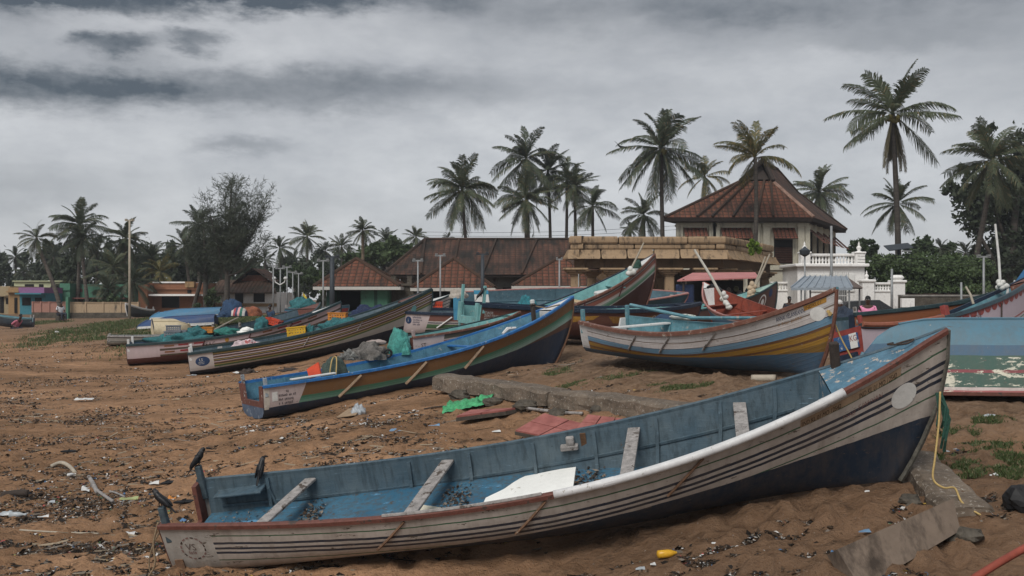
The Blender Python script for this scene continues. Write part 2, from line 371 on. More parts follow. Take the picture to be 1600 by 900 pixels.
def leaf_mat(name, c0, c1, dry=None, dry_amt=.1, trans=.25):
    m, nt, b = new_mat(name)
    o = nd(nt, 'ShaderNodeTexCoord').outputs['Object']; geo = nd(nt, 'ShaderNodeNewGeometry')
    oi = nd(nt, 'ShaderNodeObjectInfo')
    f = mth(nt, 'ADD', mth(nt, 'MULTIPLY', geo.outputs['Random Per Island'], .6), mth(nt, 'MULTIPLY', oi.outputs['Random'], .4))
    c = mix(nt, f, c0, c1)
    if dry: c = mix(nt, mth(nt, 'GREATER_THAN', geo.outputs['Random Per Island'], 1-dry_amt), c, dry)
    nt.links.new(c, b.inputs['Base Color']); b.inputs['Roughness'].default_value = .55; b.inputs['Specular IOR Level'].default_value = .25
    tr = nd(nt, 'ShaderNodeBsdfTranslucent', {0: c}); mx = nd(nt, 'ShaderNodeMixShader', {0: trans, 1: b.outputs[0], 2: tr.outputs[0]})
    nt.links.new(mx.outputs[0], nt.nodes['Material Output'].inputs[0])
    return m
def net_mat(name, col, dark=.35):
    m, nt, b = new_mat(name)
    o = nd(nt, 'ShaderNodeTexCoord').outputs['Object']
    n1 = nz(nt, o, 5, 6, .65, dist=1.5); n2 = nz(nt, o, 34, 4, .7)
    c = mix(nt, mrange(nt, n1, .35, .65), tuple(x*dark for x in col), col)
    c = mix(nt, mrange(nt, n2, .35, .65, 0, .6), c, tuple(x*.4 for x in col))
    nt.links.new(c, b.inputs['Base Color']); b.inputs['Roughness'].default_value = .8
    bump(nt, b, mth(nt, 'ADD', mth(nt, 'MULTIPLY', n1, 1), mth(nt, 'MULTIPLY', n2, .5)), 1.0, .06)
    return m
def wall_mat(name, col, stain=(.06, .055, .05), amt=.4, scale=1.2):
    m, nt, b = new_mat(name)
    o = nd(nt, 'ShaderNodeTexCoord').outputs['Object']
    n1 = nz(nt, vscale(nt, o, (1.6, 1.6, .45)), scale, 8, .68); n2 = nz(nt, o, 9, 6, .65)
    c = mix(nt, mrange(nt, n2, .3, .7), tuple(x*.86 for x in col), tuple(min(1, x*1.08) for x in col))
    c = mix(nt, mth(nt, 'MULTIPLY', mrange(nt, n1, .68-amt*.28, .80-amt*.2), .9), c, stain)
    nt.links.new(c, b.inputs['Base Color']); b.inputs['Roughness'].default_value = .9; b.inputs['Specular IOR Level'].default_value = .15
    bump(nt, b, n2, .3, .02)
    return m

M_BLUE = worn_paint('weathered_blue_paint', (.050, .088, .118), (.095, .130, .150), (.030, .046, .056))
M_FLOOR = worn_paint('bright_blue_floor_paint', (.026, .100, .170), (.055, .145, .215), (.070, .060, .048), .6)
M_BLUERAIL = mat('blue_rail_paint', (.022, .125, .33), .5, .3, 7, .3, .01, (.2, .25, .3), .02)
M_TEALIN = mat('teal_interior_paint', (.14, .31, .31), .6, .25, 5, .3, .01, (.30, .33, .30), .04)
M_TEALRAIL = mat('grey_teal_paint', (.10, .22, .26), .6, .3, 5, .3, .01, (.3, .3, .28), .05)
M_REDRAIL = mat('rust_red_paint', (.125, .048, .036), .6, .35, 9, .45, .01, (.055, .04, .034), .06)
M_BROWNRAIL = mat('brown_red_paint', (.145, .065, .046), .6, .3, 9, .4, .01, (.30, .26, .22), .05)
M_REDIN = mat('red_interior_paint', (.20, .045, .026), .6, .3, 6, .3, .01, (.09, .04, .03), .05)
M_NAVY = mat('navy_paint', (.012, .022, .042), .5, .3, 7, .3, .01, (.12, .13, .15), .02)
M_DKGREEN = mat('dark_green_black_paint', (.020, .040, .045), .5, .3, 7, .3, .01, (.1, .12, .11), .02)
M_PINKRAIL = mat('faded_pink_paint', (.36, .17, .15), .6, .3, 7, .3, .01, (.3, .28, .26), .05)
M_WHITE = mat('worn_white_paint', (.56, .56, .55), .6, .12, 9, .3, .008, (.16, .14, .12), .03)
M_PIPE = mat('white_plastic_pipe', (.54, .54, .54), .45, .14, 3, .1, .005, (.26, .24, .21), .035, chip_scale=14)
M_WOOD = mat('grey_weathered_wood', (.25, .235, .225), .85, .4, 14, .7, .008, (.07, .055, .045), .07, chip_scale=6)
M_BRWOOD = mat('brown_wood', (.17, .10, .062), .8, .35, 14, .5, .008, (.28, .22, .17), .04)
M_DKWOOD = mat('dark_wood', (.045, .034, .028), .85, .35, 12, .5, .008)
M_FOAM = mat('white_foam_board', (.74, .74, .71), .75, .07, 3, .15, .004, (.45, .43, .38), .02)
M_BOARD = mat('cream_board', (.58, .55, .45), .75, .12, 5, .15, .004, (.3, .26, .2), .03)
M_CONC = mat('old_concrete', (.125, .098, .074), .92, .42, 3, .9, .03, (.30, .27, .23), .06, chip_scale=22)
M_SLAB = wall_mat('stained_concrete_slab', (.175, .135, .105), (.040, .031, .025), .75, 2.2)
M_BLACK = mat('black_rubber', (.010, .010, .011), .6, .3, 8)
M_CROW = mat('crow_feathers', (.008, .009, .011), .45, .3, 20, .3, .004)
M_CROWN = mat('crow_grey_nape', (.045, .045, .048), .6, .3, 20, .3, .004)
M_YELLOW = mat('yellow_plastic', (.56, .34, .025), .45, .15, 6, .1, .004, (.3, .18, .03), .03)
M_ORANGE = mat('orange_plastic', (.50, .19, .03), .5, .2, 6, .1, .004, (.25, .1, .03), .03)
M_REDPL = mat('red_orange_plastic', (.48, .055, .020), .5, .2, 6, .1, .004)
M_GREYPL = mat('grey_plastic', (.17, .18, .20), .6, .25, 6, .2, .004)
M_GREENBAG = mat('green_plastic_film', (.06, .30, .13), .35, .5, 12, .8, .02)
M_SACK = mat('dark_green_net_sack', (.050, .072, .062), .85, .4, 26, 1.0, .03)
M_ROPEY = mat('yellow_rope', (.42, .30, .12), .85, .2, 40, .4, .004)
M_ROPEG = mat('green_rope', (.020, .065, .048), .85, .3, 40, .4, .004)
M_ROPEB = mat('brown_rope', (.20, .145, .09), .9, .3, 40, .4, .004)
M_BLUEHOSE = mat('faded_red_pipe', (.24, .055, .035), .6, .2, 8)
M_NETTEAL = net_mat('teal_fishing_net', (.035, .21, .23)); M_NETAQUA = net_mat('aqua_netting', (.10, .46, .40), .45); M_NETBLUE = net_mat('blue_tarpaulin_cloth', (.025, .075, .17), .45)
M_TARPGREY = net_mat('grey_bundle_cloth', (.24, .22, .20), .3); M_TARPNAVY = net_mat('navy_tarpaulin', (.015, .035, .11), .4); M_TARPORANGE = net_mat('orange_tarpaulin', (.34, .11, .05), .5)
M_BLUECOVER = net_mat('bright_blue_cover', (.015, .14, .33), .7)
M_SKIN = mat('dark_brown_skin', (.055, .028, .018), .55, .1, 10, 0); M_HAIR = mat('black_hair', (.006, .006, .006), .6, .2, 20, .3); M_WHITEHAIR = mat('grey_white_hair', (.48, .47, .46), .8, .2, 20, .3)
M_PINKSHIRT = mat('pink_shirt_cloth', (.70, .26, .42), .85, .12, 8, .4, .01); M_WHITESHIRT = mat('white_shirt_cloth', (.60, .62, .66), .85, .12, 8, .4, .01); M_DARKCLOTH = mat('dark_cloth', (.025, .03, .045), .9, .2, 8, .4, .01)
M_STEEL = mat('galvanised_steel', (.24, .25, .255), .55, .2, 10, .2, .004, metal=.3); M_DKPOLE = mat('dark_blue_grey_pole', (.035, .042, .05), .55, .2, 10); M_LTPOLE = mat('pale_weathered_pole', (.34, .30, .24), .8, .2, 10)
M_ROOFSHEET = mat('grey_metal_roof_sheet', (.26, .30, .34), .5, .15, 5, .1, .004, (.2, .15, .12), .02, metal=.2)
M_PINKSHEET = mat('faded_pink_sheet', (.42, .17, .16), .6, .12, 2, .2, .01)
M_DARKVOID = mat('dark_interior', (.010, .009, .009), .95, .2, 3)
M_CAR = mat('dark_car_paint', (.02, .022, .026), .25, .1, 3, 0, spec=.5); M_GLASS = mat('dark_glass', (.015, .018, .02), .1, .1, 3, 0, spec=.6)
M_TEXTDK = mat('dark_lettering_paint', (.020, .022, .032), .6, .25, 30, 0); M_TEXTBR = mat('brown_lettering_paint', (.035, .016, .010), .6, .4, 30, 0); M_TEXTNAVY = mat('navy_lettering_paint', (.012, .022, .07), .6, .3, 30, 0); M_TEXTWH = mat('white_lettering_paint', (.50, .49, .47), .6, .25, 30, 0); M_TEXTFADE = mat('faded_red_lettering', (.20, .11, .10), .7, .4, 40, 0); M_TEXTYEL = mat('yellow_plate_paint', (.34, .18, .035), .6, .3, 14, 0)
M_DISC = mat('off_white_disc_paint', (.60, .60, .58), .6, .1, 8, .1, .003, (.10, .08, .07), .015); M_BADGENAVY = mat('navy_badge_paint', (.02, .045, .11), .5, .2, 9, 0)
def bark_mat(name, col):
    m, nt, b = new_mat(name); o = nd(nt, 'ShaderNodeTexCoord').outputs['Object']; s = nd(nt, 'ShaderNodeSeparateXYZ', {0: o}); n1 = nz(nt, o, 3, 6, .65)
    rg = mth(nt, 'FRACT', mth(nt, 'ADD', mth(nt, 'MULTIPLY', s.outputs[2], 4.5), n1)); c = mix(nt, mrange(nt, n1, .3, .7), tuple(x*.6 for x in col), tuple(x*1.35 for x in col))
    c = mix(nt, mth(nt, 'MULTIPLY', mrange(nt, rg, .75, .95), .7), c, tuple(x*.35 for x in col)); nt.links.new(c, b.inputs['Base Color']); b.inputs['Roughness'].default_value = .95
    bump(nt, b, rg, .9, .04); return m
M_BARK = bark_mat('palm_bark', (.105, .090, .076)); M_BARKDK = bark_mat('dark_bark', (.060, .051, .043)); M_BARKLT = bark_mat('pale_palm_bark', (.17, .13, .09))
M_NUT = mat('green_coconut', (.10, .085, .02), .6, .3, 6)
L_PALM = leaf_mat('palm_leaf', (.050, .066, .040), (.112, .132, .076), (.22, .17, .09), .07, .35)
L_PALMYEL = leaf_mat('yellowing_palm_leaf', (.060, .070, .032), (.160, .150, .062), (.30, .21, .07), .14, .35)
L_PALMDK = leaf_mat('dark_palm_leaf', (.042, .056, .038), (.088, .106, .066), (.16, .13, .07), .05, .35)
L_DEAD = leaf_mat('dry_palm_leaf', (.085, .075, .045), (.14, .12, .07))
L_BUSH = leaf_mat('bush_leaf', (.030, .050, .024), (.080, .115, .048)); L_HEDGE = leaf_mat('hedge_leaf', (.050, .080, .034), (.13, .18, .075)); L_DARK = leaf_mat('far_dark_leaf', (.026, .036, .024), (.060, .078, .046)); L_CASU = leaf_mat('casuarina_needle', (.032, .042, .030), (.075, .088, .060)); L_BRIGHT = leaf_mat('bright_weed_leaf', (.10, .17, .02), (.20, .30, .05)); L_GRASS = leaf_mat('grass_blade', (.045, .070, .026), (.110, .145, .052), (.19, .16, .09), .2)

# ------------------------------------------------------------------ ground: one sheet to the horizon
def axis(a, b, fine0, fine1, step, grow):
    pos = [fine0]
    while pos[-1] < fine1: pos.append(pos[-1]+step)
    s = step; p = pos[-1]
    while p < b: s *= grow; p += s; pos.append(p)
    s = step; p = pos[0]; left = []
    while p > a: s *= grow; p -= s; left.append(p)
    return np.array(left[::-1]+pos)
def fbm(x, y, seed, octs=4):
    out = np.zeros(x.shape); rr = np.random.default_rng(seed); amp = 1.0; fr = 1.0
    for o in range(octs):
        T = rr.random((64, 64)); X, Y = x*fr, y*fr; xi, yi = np.floor(X).astype(int), np.floor(Y).astype(int); fx, fy = X-xi, Y-yi
        fx = fx*fx*(3-2*fx); fy = fy*fy*(3-2*fy); a, b_ = xi % 64, (xi+1) % 64; c, d = yi % 64, (yi+1) % 64
        out += amp*((T[a, c]*(1-fx)+T[b_, c]*fx)*(1-fy)+(T[a, d]*(1-fx)+T[b_, d]*fx)*fy-.5); amp *= .5; fr *= 2.03
    return out
def build_ground():
    xs = axis(-420, 420, -9.5, 8.5, .075, 1.06); ys = axis(-40, 430, 7.5, 20, .075, 1.045)
    X, Y = np.meshgrid(xs, ys, indexing='ij'); Z = ground_np(X, Y)
    fade = np.clip(1.3-Y/60, .25, 1)
    Z += (fbm(X*.55, Y*.8, 1, 4)*.07+fbm(X*3.1, Y*3.6, 2, 4)*.062+fbm(X*9, Y*9, 3, 2)*.012)*fade
    rr = np.random.default_rng(77)
    # footprints trodden into the sand
    for k in range(1500):
        d = 8.8*math.exp(rr.random()*.95); px = rr.uniform(-40, 1640); x0 = (px-CX)/FPX*d; a = rr.uniform(0, 3.14)
        i0, i1 = np.searchsorted(xs, (x0-.4, x0+.4)); j0, j1 = np.searchsorted(ys, (d-.4, d+.4)); sx, sy = X[i0:i1, j0:j1]-x0, Y[i0:i1, j0:j1]-d
        u, v = sx*math.cos(a)+sy*math.sin(a), -sx*math.sin(a)+sy*math.cos(a); q = np.sqrt((u/.17)**2+(v/.10)**2)
        Z[i0:i1, j0:j1] += -.042*np.exp(-q**2*1.2)+.022*np.exp(-((q-1.55)/.45)**2)
    # sand banked against the hulls and grooves where they were dragged up
    for (ax, ay, bx, by, wd, hh) in ((-3.93, 12.64, 4.36, 11.52, .50, .055), (-5.55, 22.03, 1.1, 26.2, .66, .08), (1.94, 21.4, 4.93, 16.55, .66, .08), (-9.86, 31.5, -3.04, 33.4, .66, .08), (-12.9, 34.5, -6.5, 36.1, .66, .08)):
        L = math.hypot(bx-ax, by-ay); ux, uy = (bx-ax)/L, (by-ay)/L; s_ = (X-ax)*ux+(Y-ay)*uy; dd = np.abs((X-ax)*-uy+(Y-ay)*ux)
        along = np.clip(s_+.3, 0, 1)*np.clip(L+.2-s_, 0, 1); nzv = .65+1.2*fbm(X*2.1, Y*2.1, 5, 3)
        Z += hh*nzv*np.exp(-((dd-wd)/.20)**2)*along
        back = np.clip(-s_, 0, 1)*np.clip((3.8+s_)/2, 0, 1)
        Z += (-.05*np.exp(-(dd/.22)**2)+.03*np.exp(-((dd-.42)/.16)**2))*back
    me = bpy.data.meshes.new('ground'); nx, ny = X.shape
    V = np.stack([X, Y, Z], -1).reshape(-1, 3); idx = np.arange(nx*ny).reshape(nx, ny)
    F = np.stack([idx[:-1, :-1], idx[1:, :-1], idx[1:, 1:], idx[:-1, 1:]], -1).reshape(-1, 4)
    me.from_pydata(V.tolist(), [], F.tolist()); me.polygons.foreach_set('use_smooth', [True]*len(F)); me.materials.append(sand_mat()); me.update()
    o = bpy.data.objects.new('ground', me); C.objects.link(o); tag(o, 'littered reddish brown beach sand rising to a trodden plateau', 'ground', kind='structure')
build_ground()

def soup(name, Q, mats, midx, label, cat, kind=None, smooth=False, loc=None):
    """numpy quads (n,4,3) into one mesh object"""
    n = len(Q); me = bpy.data.meshes.new(name); me.vertices.add(n*4); V = Q.reshape(-1, 3)
    if loc is not None: V = V-np.array(loc)
    me.vertices.foreach_set('co', V.astype(np.float32).ravel()); me.loops.add(n*4); me.loops.foreach_set('vertex_index', np.arange(n*4, dtype=np.int32))
    me.polygons.add(n); me.polygons.foreach_set('loop_start', np.arange(0, n*4, 4, dtype=np.int32)); me.polygons.foreach_set('loop_total', np.full(n, 4, np.int32))
    for m in mats: me.materials.append(m)
    if midx is not None: me.polygons.foreach_set('material_index', midx.astype(np.int32))
    me.update(); me.validate()
    o = bpy.data.objects.new(name, me); C.objects.link(o)
    if loc is not None: o.location = loc
    if label: tag(o, label, cat, kind=kind)
    return o
def rand_quads(P0, size, asp, rng, flat=0.0, bend=0.0):
    n = len(P0); a = rng.normal(size=(n, 3)); 
    if flat: a[:, 2] *= (1-flat)
    a /= np.linalg.norm(a, axis=1)[:, None]; b = rng.normal(size=(n, 3)); b[:, 2] *= (1-flat); b -= a*(a*b).sum(1)[:, None]; b /= np.linalg.norm(b, axis=1)[:, None]
    s = size[:, None]; A = a*s; B = b*s*asp[:, None]
    return np.stack([P0-A-B*.5, P0-A*.1-B, P0+A, P0-A*.1+B], 1)
def scatter_litter():
    rng = np.random.default_rng(11); n = 900000
    # denser close to the camera: sample by sight line
    d = 8.6*np.exp(rng.random(n)*1.9); px = rng.uniform(-60, 1680, n); x = (px-CX)/FPX*d
    dens = fbm(x*.42, d*1.15, 21, 4)*1.15+fbm(x*2.2, d*4.6, 22, 4)*.85
    left = np.clip((-x/d-.02)/.22, 0, 1)*np.clip((34-d)/14, .42, 1)
    gz = ground_np(x, d); plate = np.clip((gz-1.2)/.4, 0, 1)
    thr = .455-.42*left+plate*.10-.10*np.exp(-((x-.3)**2/4+(d-16.6)**2/1.6))
    py = YH+FPX*(CAM_H-gz)/d; pxx = CX+FPX*x/d
    for (a, b, rx, ry, s_) in ((120, 790, 120, 22, .55), (215, 800, 70, 16, .5), (50, 812, 70, 10, .4), (100, 868, 130, 9, .5), (150, 893, 130, 8, .45), (50, 733, 70, 6, .5), (85, 690, 80, 8, .4), (60, 655, 60, 5, .35), (25, 632, 45, 5, .35), (210, 725, 40, 4, .45), (185, 645, 40, 4, .35), (650, 664, 42, 6, .7), (700, 690, 60, 4, .3), (845, 640, 60, 5, .5), (40, 575, 60, 4, .3), (120, 600, 70, 4, .3), (330, 620, 60, 4, .25), (1180, 868, 50, 5, .25)):
        dens = dens+s_*1.3*np.exp(-((pxx-a)/rx)**2-((py-b)/ry)**2)
    keep = dens+rng.normal(size=n)*.06 > thr
    x, d, gz = x[keep], d[keep], gz[keep]; n = len(x)
    Z = gz+(fbm(x*.55, d*.8, 1, 4)*.07+fbm(x*3.1, d*3.6, 2, 4)*.045+fbm(x*9, d*9, 3, 2)*.012)*np.clip(1.3-d/60, .25, 1)
    size = rng.gamma(1.5, .0088, n)+.005; size = np.minimum(size, .06); asp = rng.uniform(.12, .75, n)
    k = rng.random(n); mi = np.select([k < .46, k < .70, k < .83, k < .955, k < .972, k < .984, k < .993], [0, 1, 2, 3, 4, 5, 6], 7)
    size = np.where(mi >= 3, size*.85, size)
    Q = rand_quads(np.stack([x, d, Z+size*.28], 1), size, asp, rng, flat=.72)
    mats = [mat('black_leaf_litter', (.018, .014, .011), .9, .4), mat('brown_leaf_litter', (.060, .038, .023), .9, .4), mat('grey_twig_litter', (.17, .145, .12), .9, .4), mat('white_scrap_litter', (.52, .51, .49), .7, .2), mat('blue_scrap_litter', (.07, .16, .30), .6, .2), mat('red_scrap_litter', (.30, .06, .05), .6, .2), mat('green_scrap_litter', (.07, .20, .10), .6, .2), mat('yellow_scrap_litter', (.45, .30, .06), .6, .2)]
    soup('beach_litter', Q, mats, mi, 'drifts of dark leaf litter, twigs and plastic scraps on the sand', 'litter', 'stuff')
    # twigs
    n = 2600; d = 9*np.exp(rng.random(n)*1.1); px = rng.uniform(-40, 900, n); x = (px-CX)/FPX*d
    keep = fbm(x*.42, d*1.15, 21, 4)*1.15+rng.normal(size=n)*.15 > .22-.3*np.clip((-x/d+.05)/.25, 0, 1); x, d = x[keep], d[keep]; n = len(x)
    Z = ground_np(x, d)+(fbm(x*.55, d*.8, 1, 4)*.07+fbm(x*3.1, d*3.6, 2, 4)*.045)+.015
    th = rng.uniform(0, math.pi, n); L = rng.gamma(2, .045, n)+.03; w = rng.uniform(.003, .008, n); tl = rng.normal(size=n)*.15
    dx, dy = np.cos(th), np.sin(th)*.7; A = np.stack([dx*L, dy*L, tl*L], 1); B = np.stack([-dy*w, dx*w, w*1.2], 1); P0 = np.stack([x, d, Z], 1)
    soup('beach_twigs', np.stack([P0-A-B, P0+A-B, P0+A+B, P0-A+B], 1), [mats[2], mats[0], mat('pale_twig_litter', (.26, .21, .15), .9, .3)], rng.integers(0, 3, n), 'thin twigs and straws strewn through the beach litter', 'twigs', 'stuff')
scatter_litter()
def grass(name, blobs, n, hgt, label, seed):
    rng = np.random.default_rng(seed); xs = []; ys = []
    for (px, py, rx, ry, w) in blobs:
        k = int(n*w); a = rng.uniform(0, 2*math.pi, k); r_ = np.sqrt(rng.random(k))*(1+rng.normal(size=k)*.12)
        c0 = hit(px, py); cl = hit(px, py-ry); cr_ = hit(px, py+ry); half_d = max(.2, (cl.y-cr_.y)/2)
        xs.append(c0.x+np.cos(a)*r_*rx/FPX*c0.y); ys.append(c0.y+np.sin(a)*r_*half_d)
    x = np.concatenate(xs); y = np.concatenate(ys)
    keep = fbm(x*1.3, y*1.3, seed+5, 4)+rng.normal(size=len(x))*.12 > -.12; x, y = x[keep], y[keep]; n = len(x)
    z = ground_np(x, y)-.01+(fbm(x*.55, y*.8, 1, 4)*.07+fbm(x*3.1, y*3.6, 2, 4)*.045)*np.clip(1.3-y/60, .25, 1)
    h = rng.gamma(4, hgt/4, n); th = rng.uniform(0, 2*math.pi, n); w = rng.uniform(.25, .5, n)*h*.35+.004*np.sqrt(y/8)
    ln = rng.normal(size=(n, 2))*.45; P0 = np.stack([x, y, z], 1); D_ = np.stack([np.cos(th)*w, np.sin(th)*w, 0*w], 1); T = np.stack([ln[:, 0]*h, ln[:, 1]*h, h], 1)
    soup(name, np.stack([P0-D_, P0+D_, P0+T+D_*.25, P0+T-D_*.25], 1), [L_GRASS], None, label, 'grass', 'stuff')
grass('grass', [(230, 503, 105, 9, .32), (160, 514, 70, 5, .06), (300, 495, 50, 9, .16), (345, 505, 60, 12, .2), (60, 505, 40, 3, .04), (200, 525, 60, 4, .08), (330, 485, 60, 5, .08), (420, 500, 40, 8, .06)], 150000, .055, 'green grass bank below the compound wall and upturned blue boats', 31)
grass('grass', [(1540, 700, 55, 9, .3), (1550, 663, 30, 4, .1), (1500, 680, 30, 5, .12), (1570, 740, 40, 8, .12), (1480, 725, 35, 14, .16), (1580, 718, 25, 8, .1), (1500, 740, 40, 6, .1)], 90000, .024, 'low green turf patches behind the bow of the pinstriped boat', 32)
grass('grass', [(880, 578, 30, 4, .2), (970, 590, 60, 3, .25), (890, 601, 25, 3, .2), (1070, 606, 50, 4, .25), (1030, 598, 30, 3, .1)], 30000, .022, 'thin tufts of grass beside the fallen concrete beam', 33)
# ------------------------------------------------------------------ boats
def half_beam(u, t):
    a = t+(1-t)*math.sin(min(max(u/.45, 0), 1)*math.pi/2)
    s = min(max((u-.45)/.55, 0), 1)
    return a if u < .45 else 1-s**2.3
def sstep(a, b, x):
    t = min(max((x-a)/(b-a), 0), 1); return t*t*(3-2*t)
MID = [(1, 0), (.985, .2), (.955, .4), (.90, .58), (.80, .74), (.64, .87), (.42, .945), (.2, .985), (0, 1)]
BOW = [(1, 0), (.84, .2), (.69, .4), (.55, .58), (.42, .74), (.29, .87), (.18, .945), (.08, .985), (0, 1)]
STN = [(1, 0), (.975, .2), (.95, .4), (.915, .6), (.87, .77), (.76, .90), (.50, .965), (.22, .985), (0, 1)]
class Hull:
    def __init__(s, x=0, d=0, z=0, yaw=0, pitch=0, roll=0, L=8, B=1.9, hs=.7, hb=1.6, p=2.6, rk=.08, t=.72, c=0, near=-1, rock=0.0):
        s.rock = rock; s.L, s.B, s.hs, s.hb, s.p, s.rk, s.t, s.c, s.near = L, B, hs, hb, p, rk, t, c, near
        s.M = Matrix.Translation((x, d, z)) @ Matrix.Rotation(yaw, 4, 'Z') @ Matrix.Rotation(-pitch, 4, 'Y') @ Matrix.Rotation(roll, 4, 'X')
    def sheer(s, u): return s.hs+(s.hb-s.hs)*(s.c*u+(1-s.c)*max(u, 1e-6)**s.p)
    def keel(s, u): return (0 if s.rock else .10*sstep(.55, 1, u))+s.rock*abs(2*u-1)**14
    def xs(s, u, df): return s.L*(u-s.rk*(df**1.9)*sstep(.5, 1, u))
    def section(s, u):
        b = max(s.B/2*half_beam(u, s.t), .028); k = sstep(.42, 1, u); ks = 1-sstep(0, .34, u); zs, zk = s.sheer(u), s.keel(u); out = []
        for (m, md), (w, wd), (sm, sd) in zip(MID, BOW, STN):
            m = m*(1-ks)+sm*ks; md = md*(1-ks)+sd*ks; y = b*(m*(1-k)+w*k); df = md*(1-k)+wd*k; out.append((s.xs(u, df), y, zs-(zs-zk)*df))
        return out
    def pt(s, U, V, side, off=0.0, inset=0.0):
        """point on the outer skin, U metres along and V metres below the sheer; off lifts it off the skin"""
        u = min(max(U/s.L, 0), 1)
        def at(u, V):
            sec = s.section(u); acc = 0
            for i in range(len(sec)-1):
                a, b = sec[i], sec[i+1]; l = math.dist(a, b)
                if V <= acc+l or i == len(sec)-2:
                    f = (V-acc)/l; return Vector((a[0]+(b[0]-a[0])*f, side*(a[1]+(b[1]-a[1])*f), a[2]+(b[2]-a[2])*f))
                acc += l
        p = at(u, V)
        if off:
            e = .004; q = at(min(u+e, 1), V); r_ = at(max(u-e, 0), V); dn = at(u, V+.02)-at(u, max(V-.02, 0))
            n = (q-r_).cross(dn); n.normalize()
            if n.y*side < 0: n = -n
            p = p+n*off
        if inset: p.y -= side*min(inset, abs(p.y))
        return p
    def gun(s, u, side, dy=0, dz=0):
        sec = s.section(u)[0]; return Vector((sec[0], side*max(sec[1]+dy, .0), sec[2]+dz))
    def w(s, v): return s.M @ Vector(v)

def text_mesh(txt):
    cu = bpy.data.curves.new('lettering', 'FONT'); cu.body = txt; cu.size = 1; cu.align_x = 'LEFT'; cu.resolution_u = 2
    o = bpy.data.objects.new('lettering', cu); C.objects.link(o); bpy.context.view_layer.update()
    me = bpy.data.meshes.new_from_object(o); V = [tuple(v.co) for v in me.vertices]; F = [tuple(p.vertices) for p in me.polygons]
    bpy.data.objects.remove(o); bpy.data.curves.remove(cu); bpy.data.meshes.remove(me)
    return V, F
def hull_text(h, root, txt, U, V, size, material, side=None, aspect=1.0, name='lettering', slope=0.0):
    side = h.near if side is None else side; v, f = text_mesh(txt); mb = MB()
    sg = 1 if side < 0 else -1
    mb.mesh([h.pt(U+sg*x*size*aspect, V-y*size+slope*x*size*aspect, side, .006) for x, y, _ in v], f)
    return mb.build(name, material, root, local=True)
def hull_patch(h, root, poly, material, name, side=None, off=.005, lift=0):
    side = h.near if side is None else side; mb = MB(); n = len(poly); cx = sum(p[0] for p in poly)/n; cy = sum(p[1] for p in poly)/n
    V = [h.pt(cx, cy, side, off)]; F = []; K = 4
    for k in range(1, K+1):
        for (a, b) in poly: V.append(h.pt(cx+(a-cx)*k/K, cy+(b-cy)*k/K, side, off))
    for i in range(n):
        j = (i+1) % n; F.append((0, 1+i, 1+j))
        for k in range(K-1): F.append((1+k*n+i, 1+(k+1)*n+i, 1+(k+1)*n+j, 1+k*n+j))
    mb.mesh(V, F); return mb.build(name, material, root, local=True)
def hull_scribble(h, root, U, V, size, words, material, slope=0.0, name='worn_lettering'):
    """lettering worn past reading: rows of short strokes"""
    rr = random.Random(int(U*1000+V*777)); mb = MB(); u = U
    for wl_ in words:
        for k in range(wl_):
            w_ = size*rr.uniform(.35, .6)
            for st in range(2):
                a, b = u+w_*.1+st*w_*.45, u+w_*.1+st*w_*.45+w_*.22; v0, v1 = V-size*rr.uniform(.75, 1), V-size*rr.uniform(0, .2)
                mb.face([h.pt(a, v0, h.near, .006), h.pt(b, v0, h.near, .006), h.pt(b, v1, h.near, .006), h.pt(a, v1, h.near, .006)])
            if rr.random() < .7: v0 = V-size*rr.choice((.95, .55, .15)); mb.face([h.pt(u, v0, h.near, .006), h.pt(u+w_*.8, v0, h.near, .006), h.pt(u+w_*.8, v0+size*.16, h.near, .006), h.pt(u, v0+size*.16, h.near, .006)])
            u += w_*1.15
        u += size*.4
    return mb.build(name, material, root, local=True)
def hull_disc(h, root, U, V, r, material, name, side=None, off=.006, rz=None, n=30):
    """a true circle on the hull side, round in the boat's own upright plane"""
    side = h.near if side is None else side; z0 = h.pt(U, V, side).z; poly = []
    for i in range(n):
        a = 2*math.pi*i/n; u = U+r*math.cos(a); z = z0+(rz or r)*math.sin(a); lo, hi = -.0, 1.6
        for _ in range(24):
            m_ = (lo+hi)/2
            if h.pt(u, m_, side).z > z: lo = m_
            else: hi = m_
        poly.append((u, max(lo, .0)))
    return hull_patch(h, root, poly, material, name, side, off)
def disc_poly(u, v, r, n=28, ry=None): return [(u+r*math.cos(2*math.pi*i/n), v+(ry or r)*math.sin(2*math.pi*i/n)) for i in range(n)]
def rect_poly(u0, v0, u1, v1, sl=0, n=4):
    out = [(u0+(u1-u0)*i/n, v0) for i in range(n)]+[(u1, v0+(v1-v0)*i/n) for i in range(n)]
    out += [(u1-sl+(u0-u1+sl)*i/n, v1) for i in range(n)]+[(u0, v1+(v0-v1)*i/n) for i in range(n)]; return out

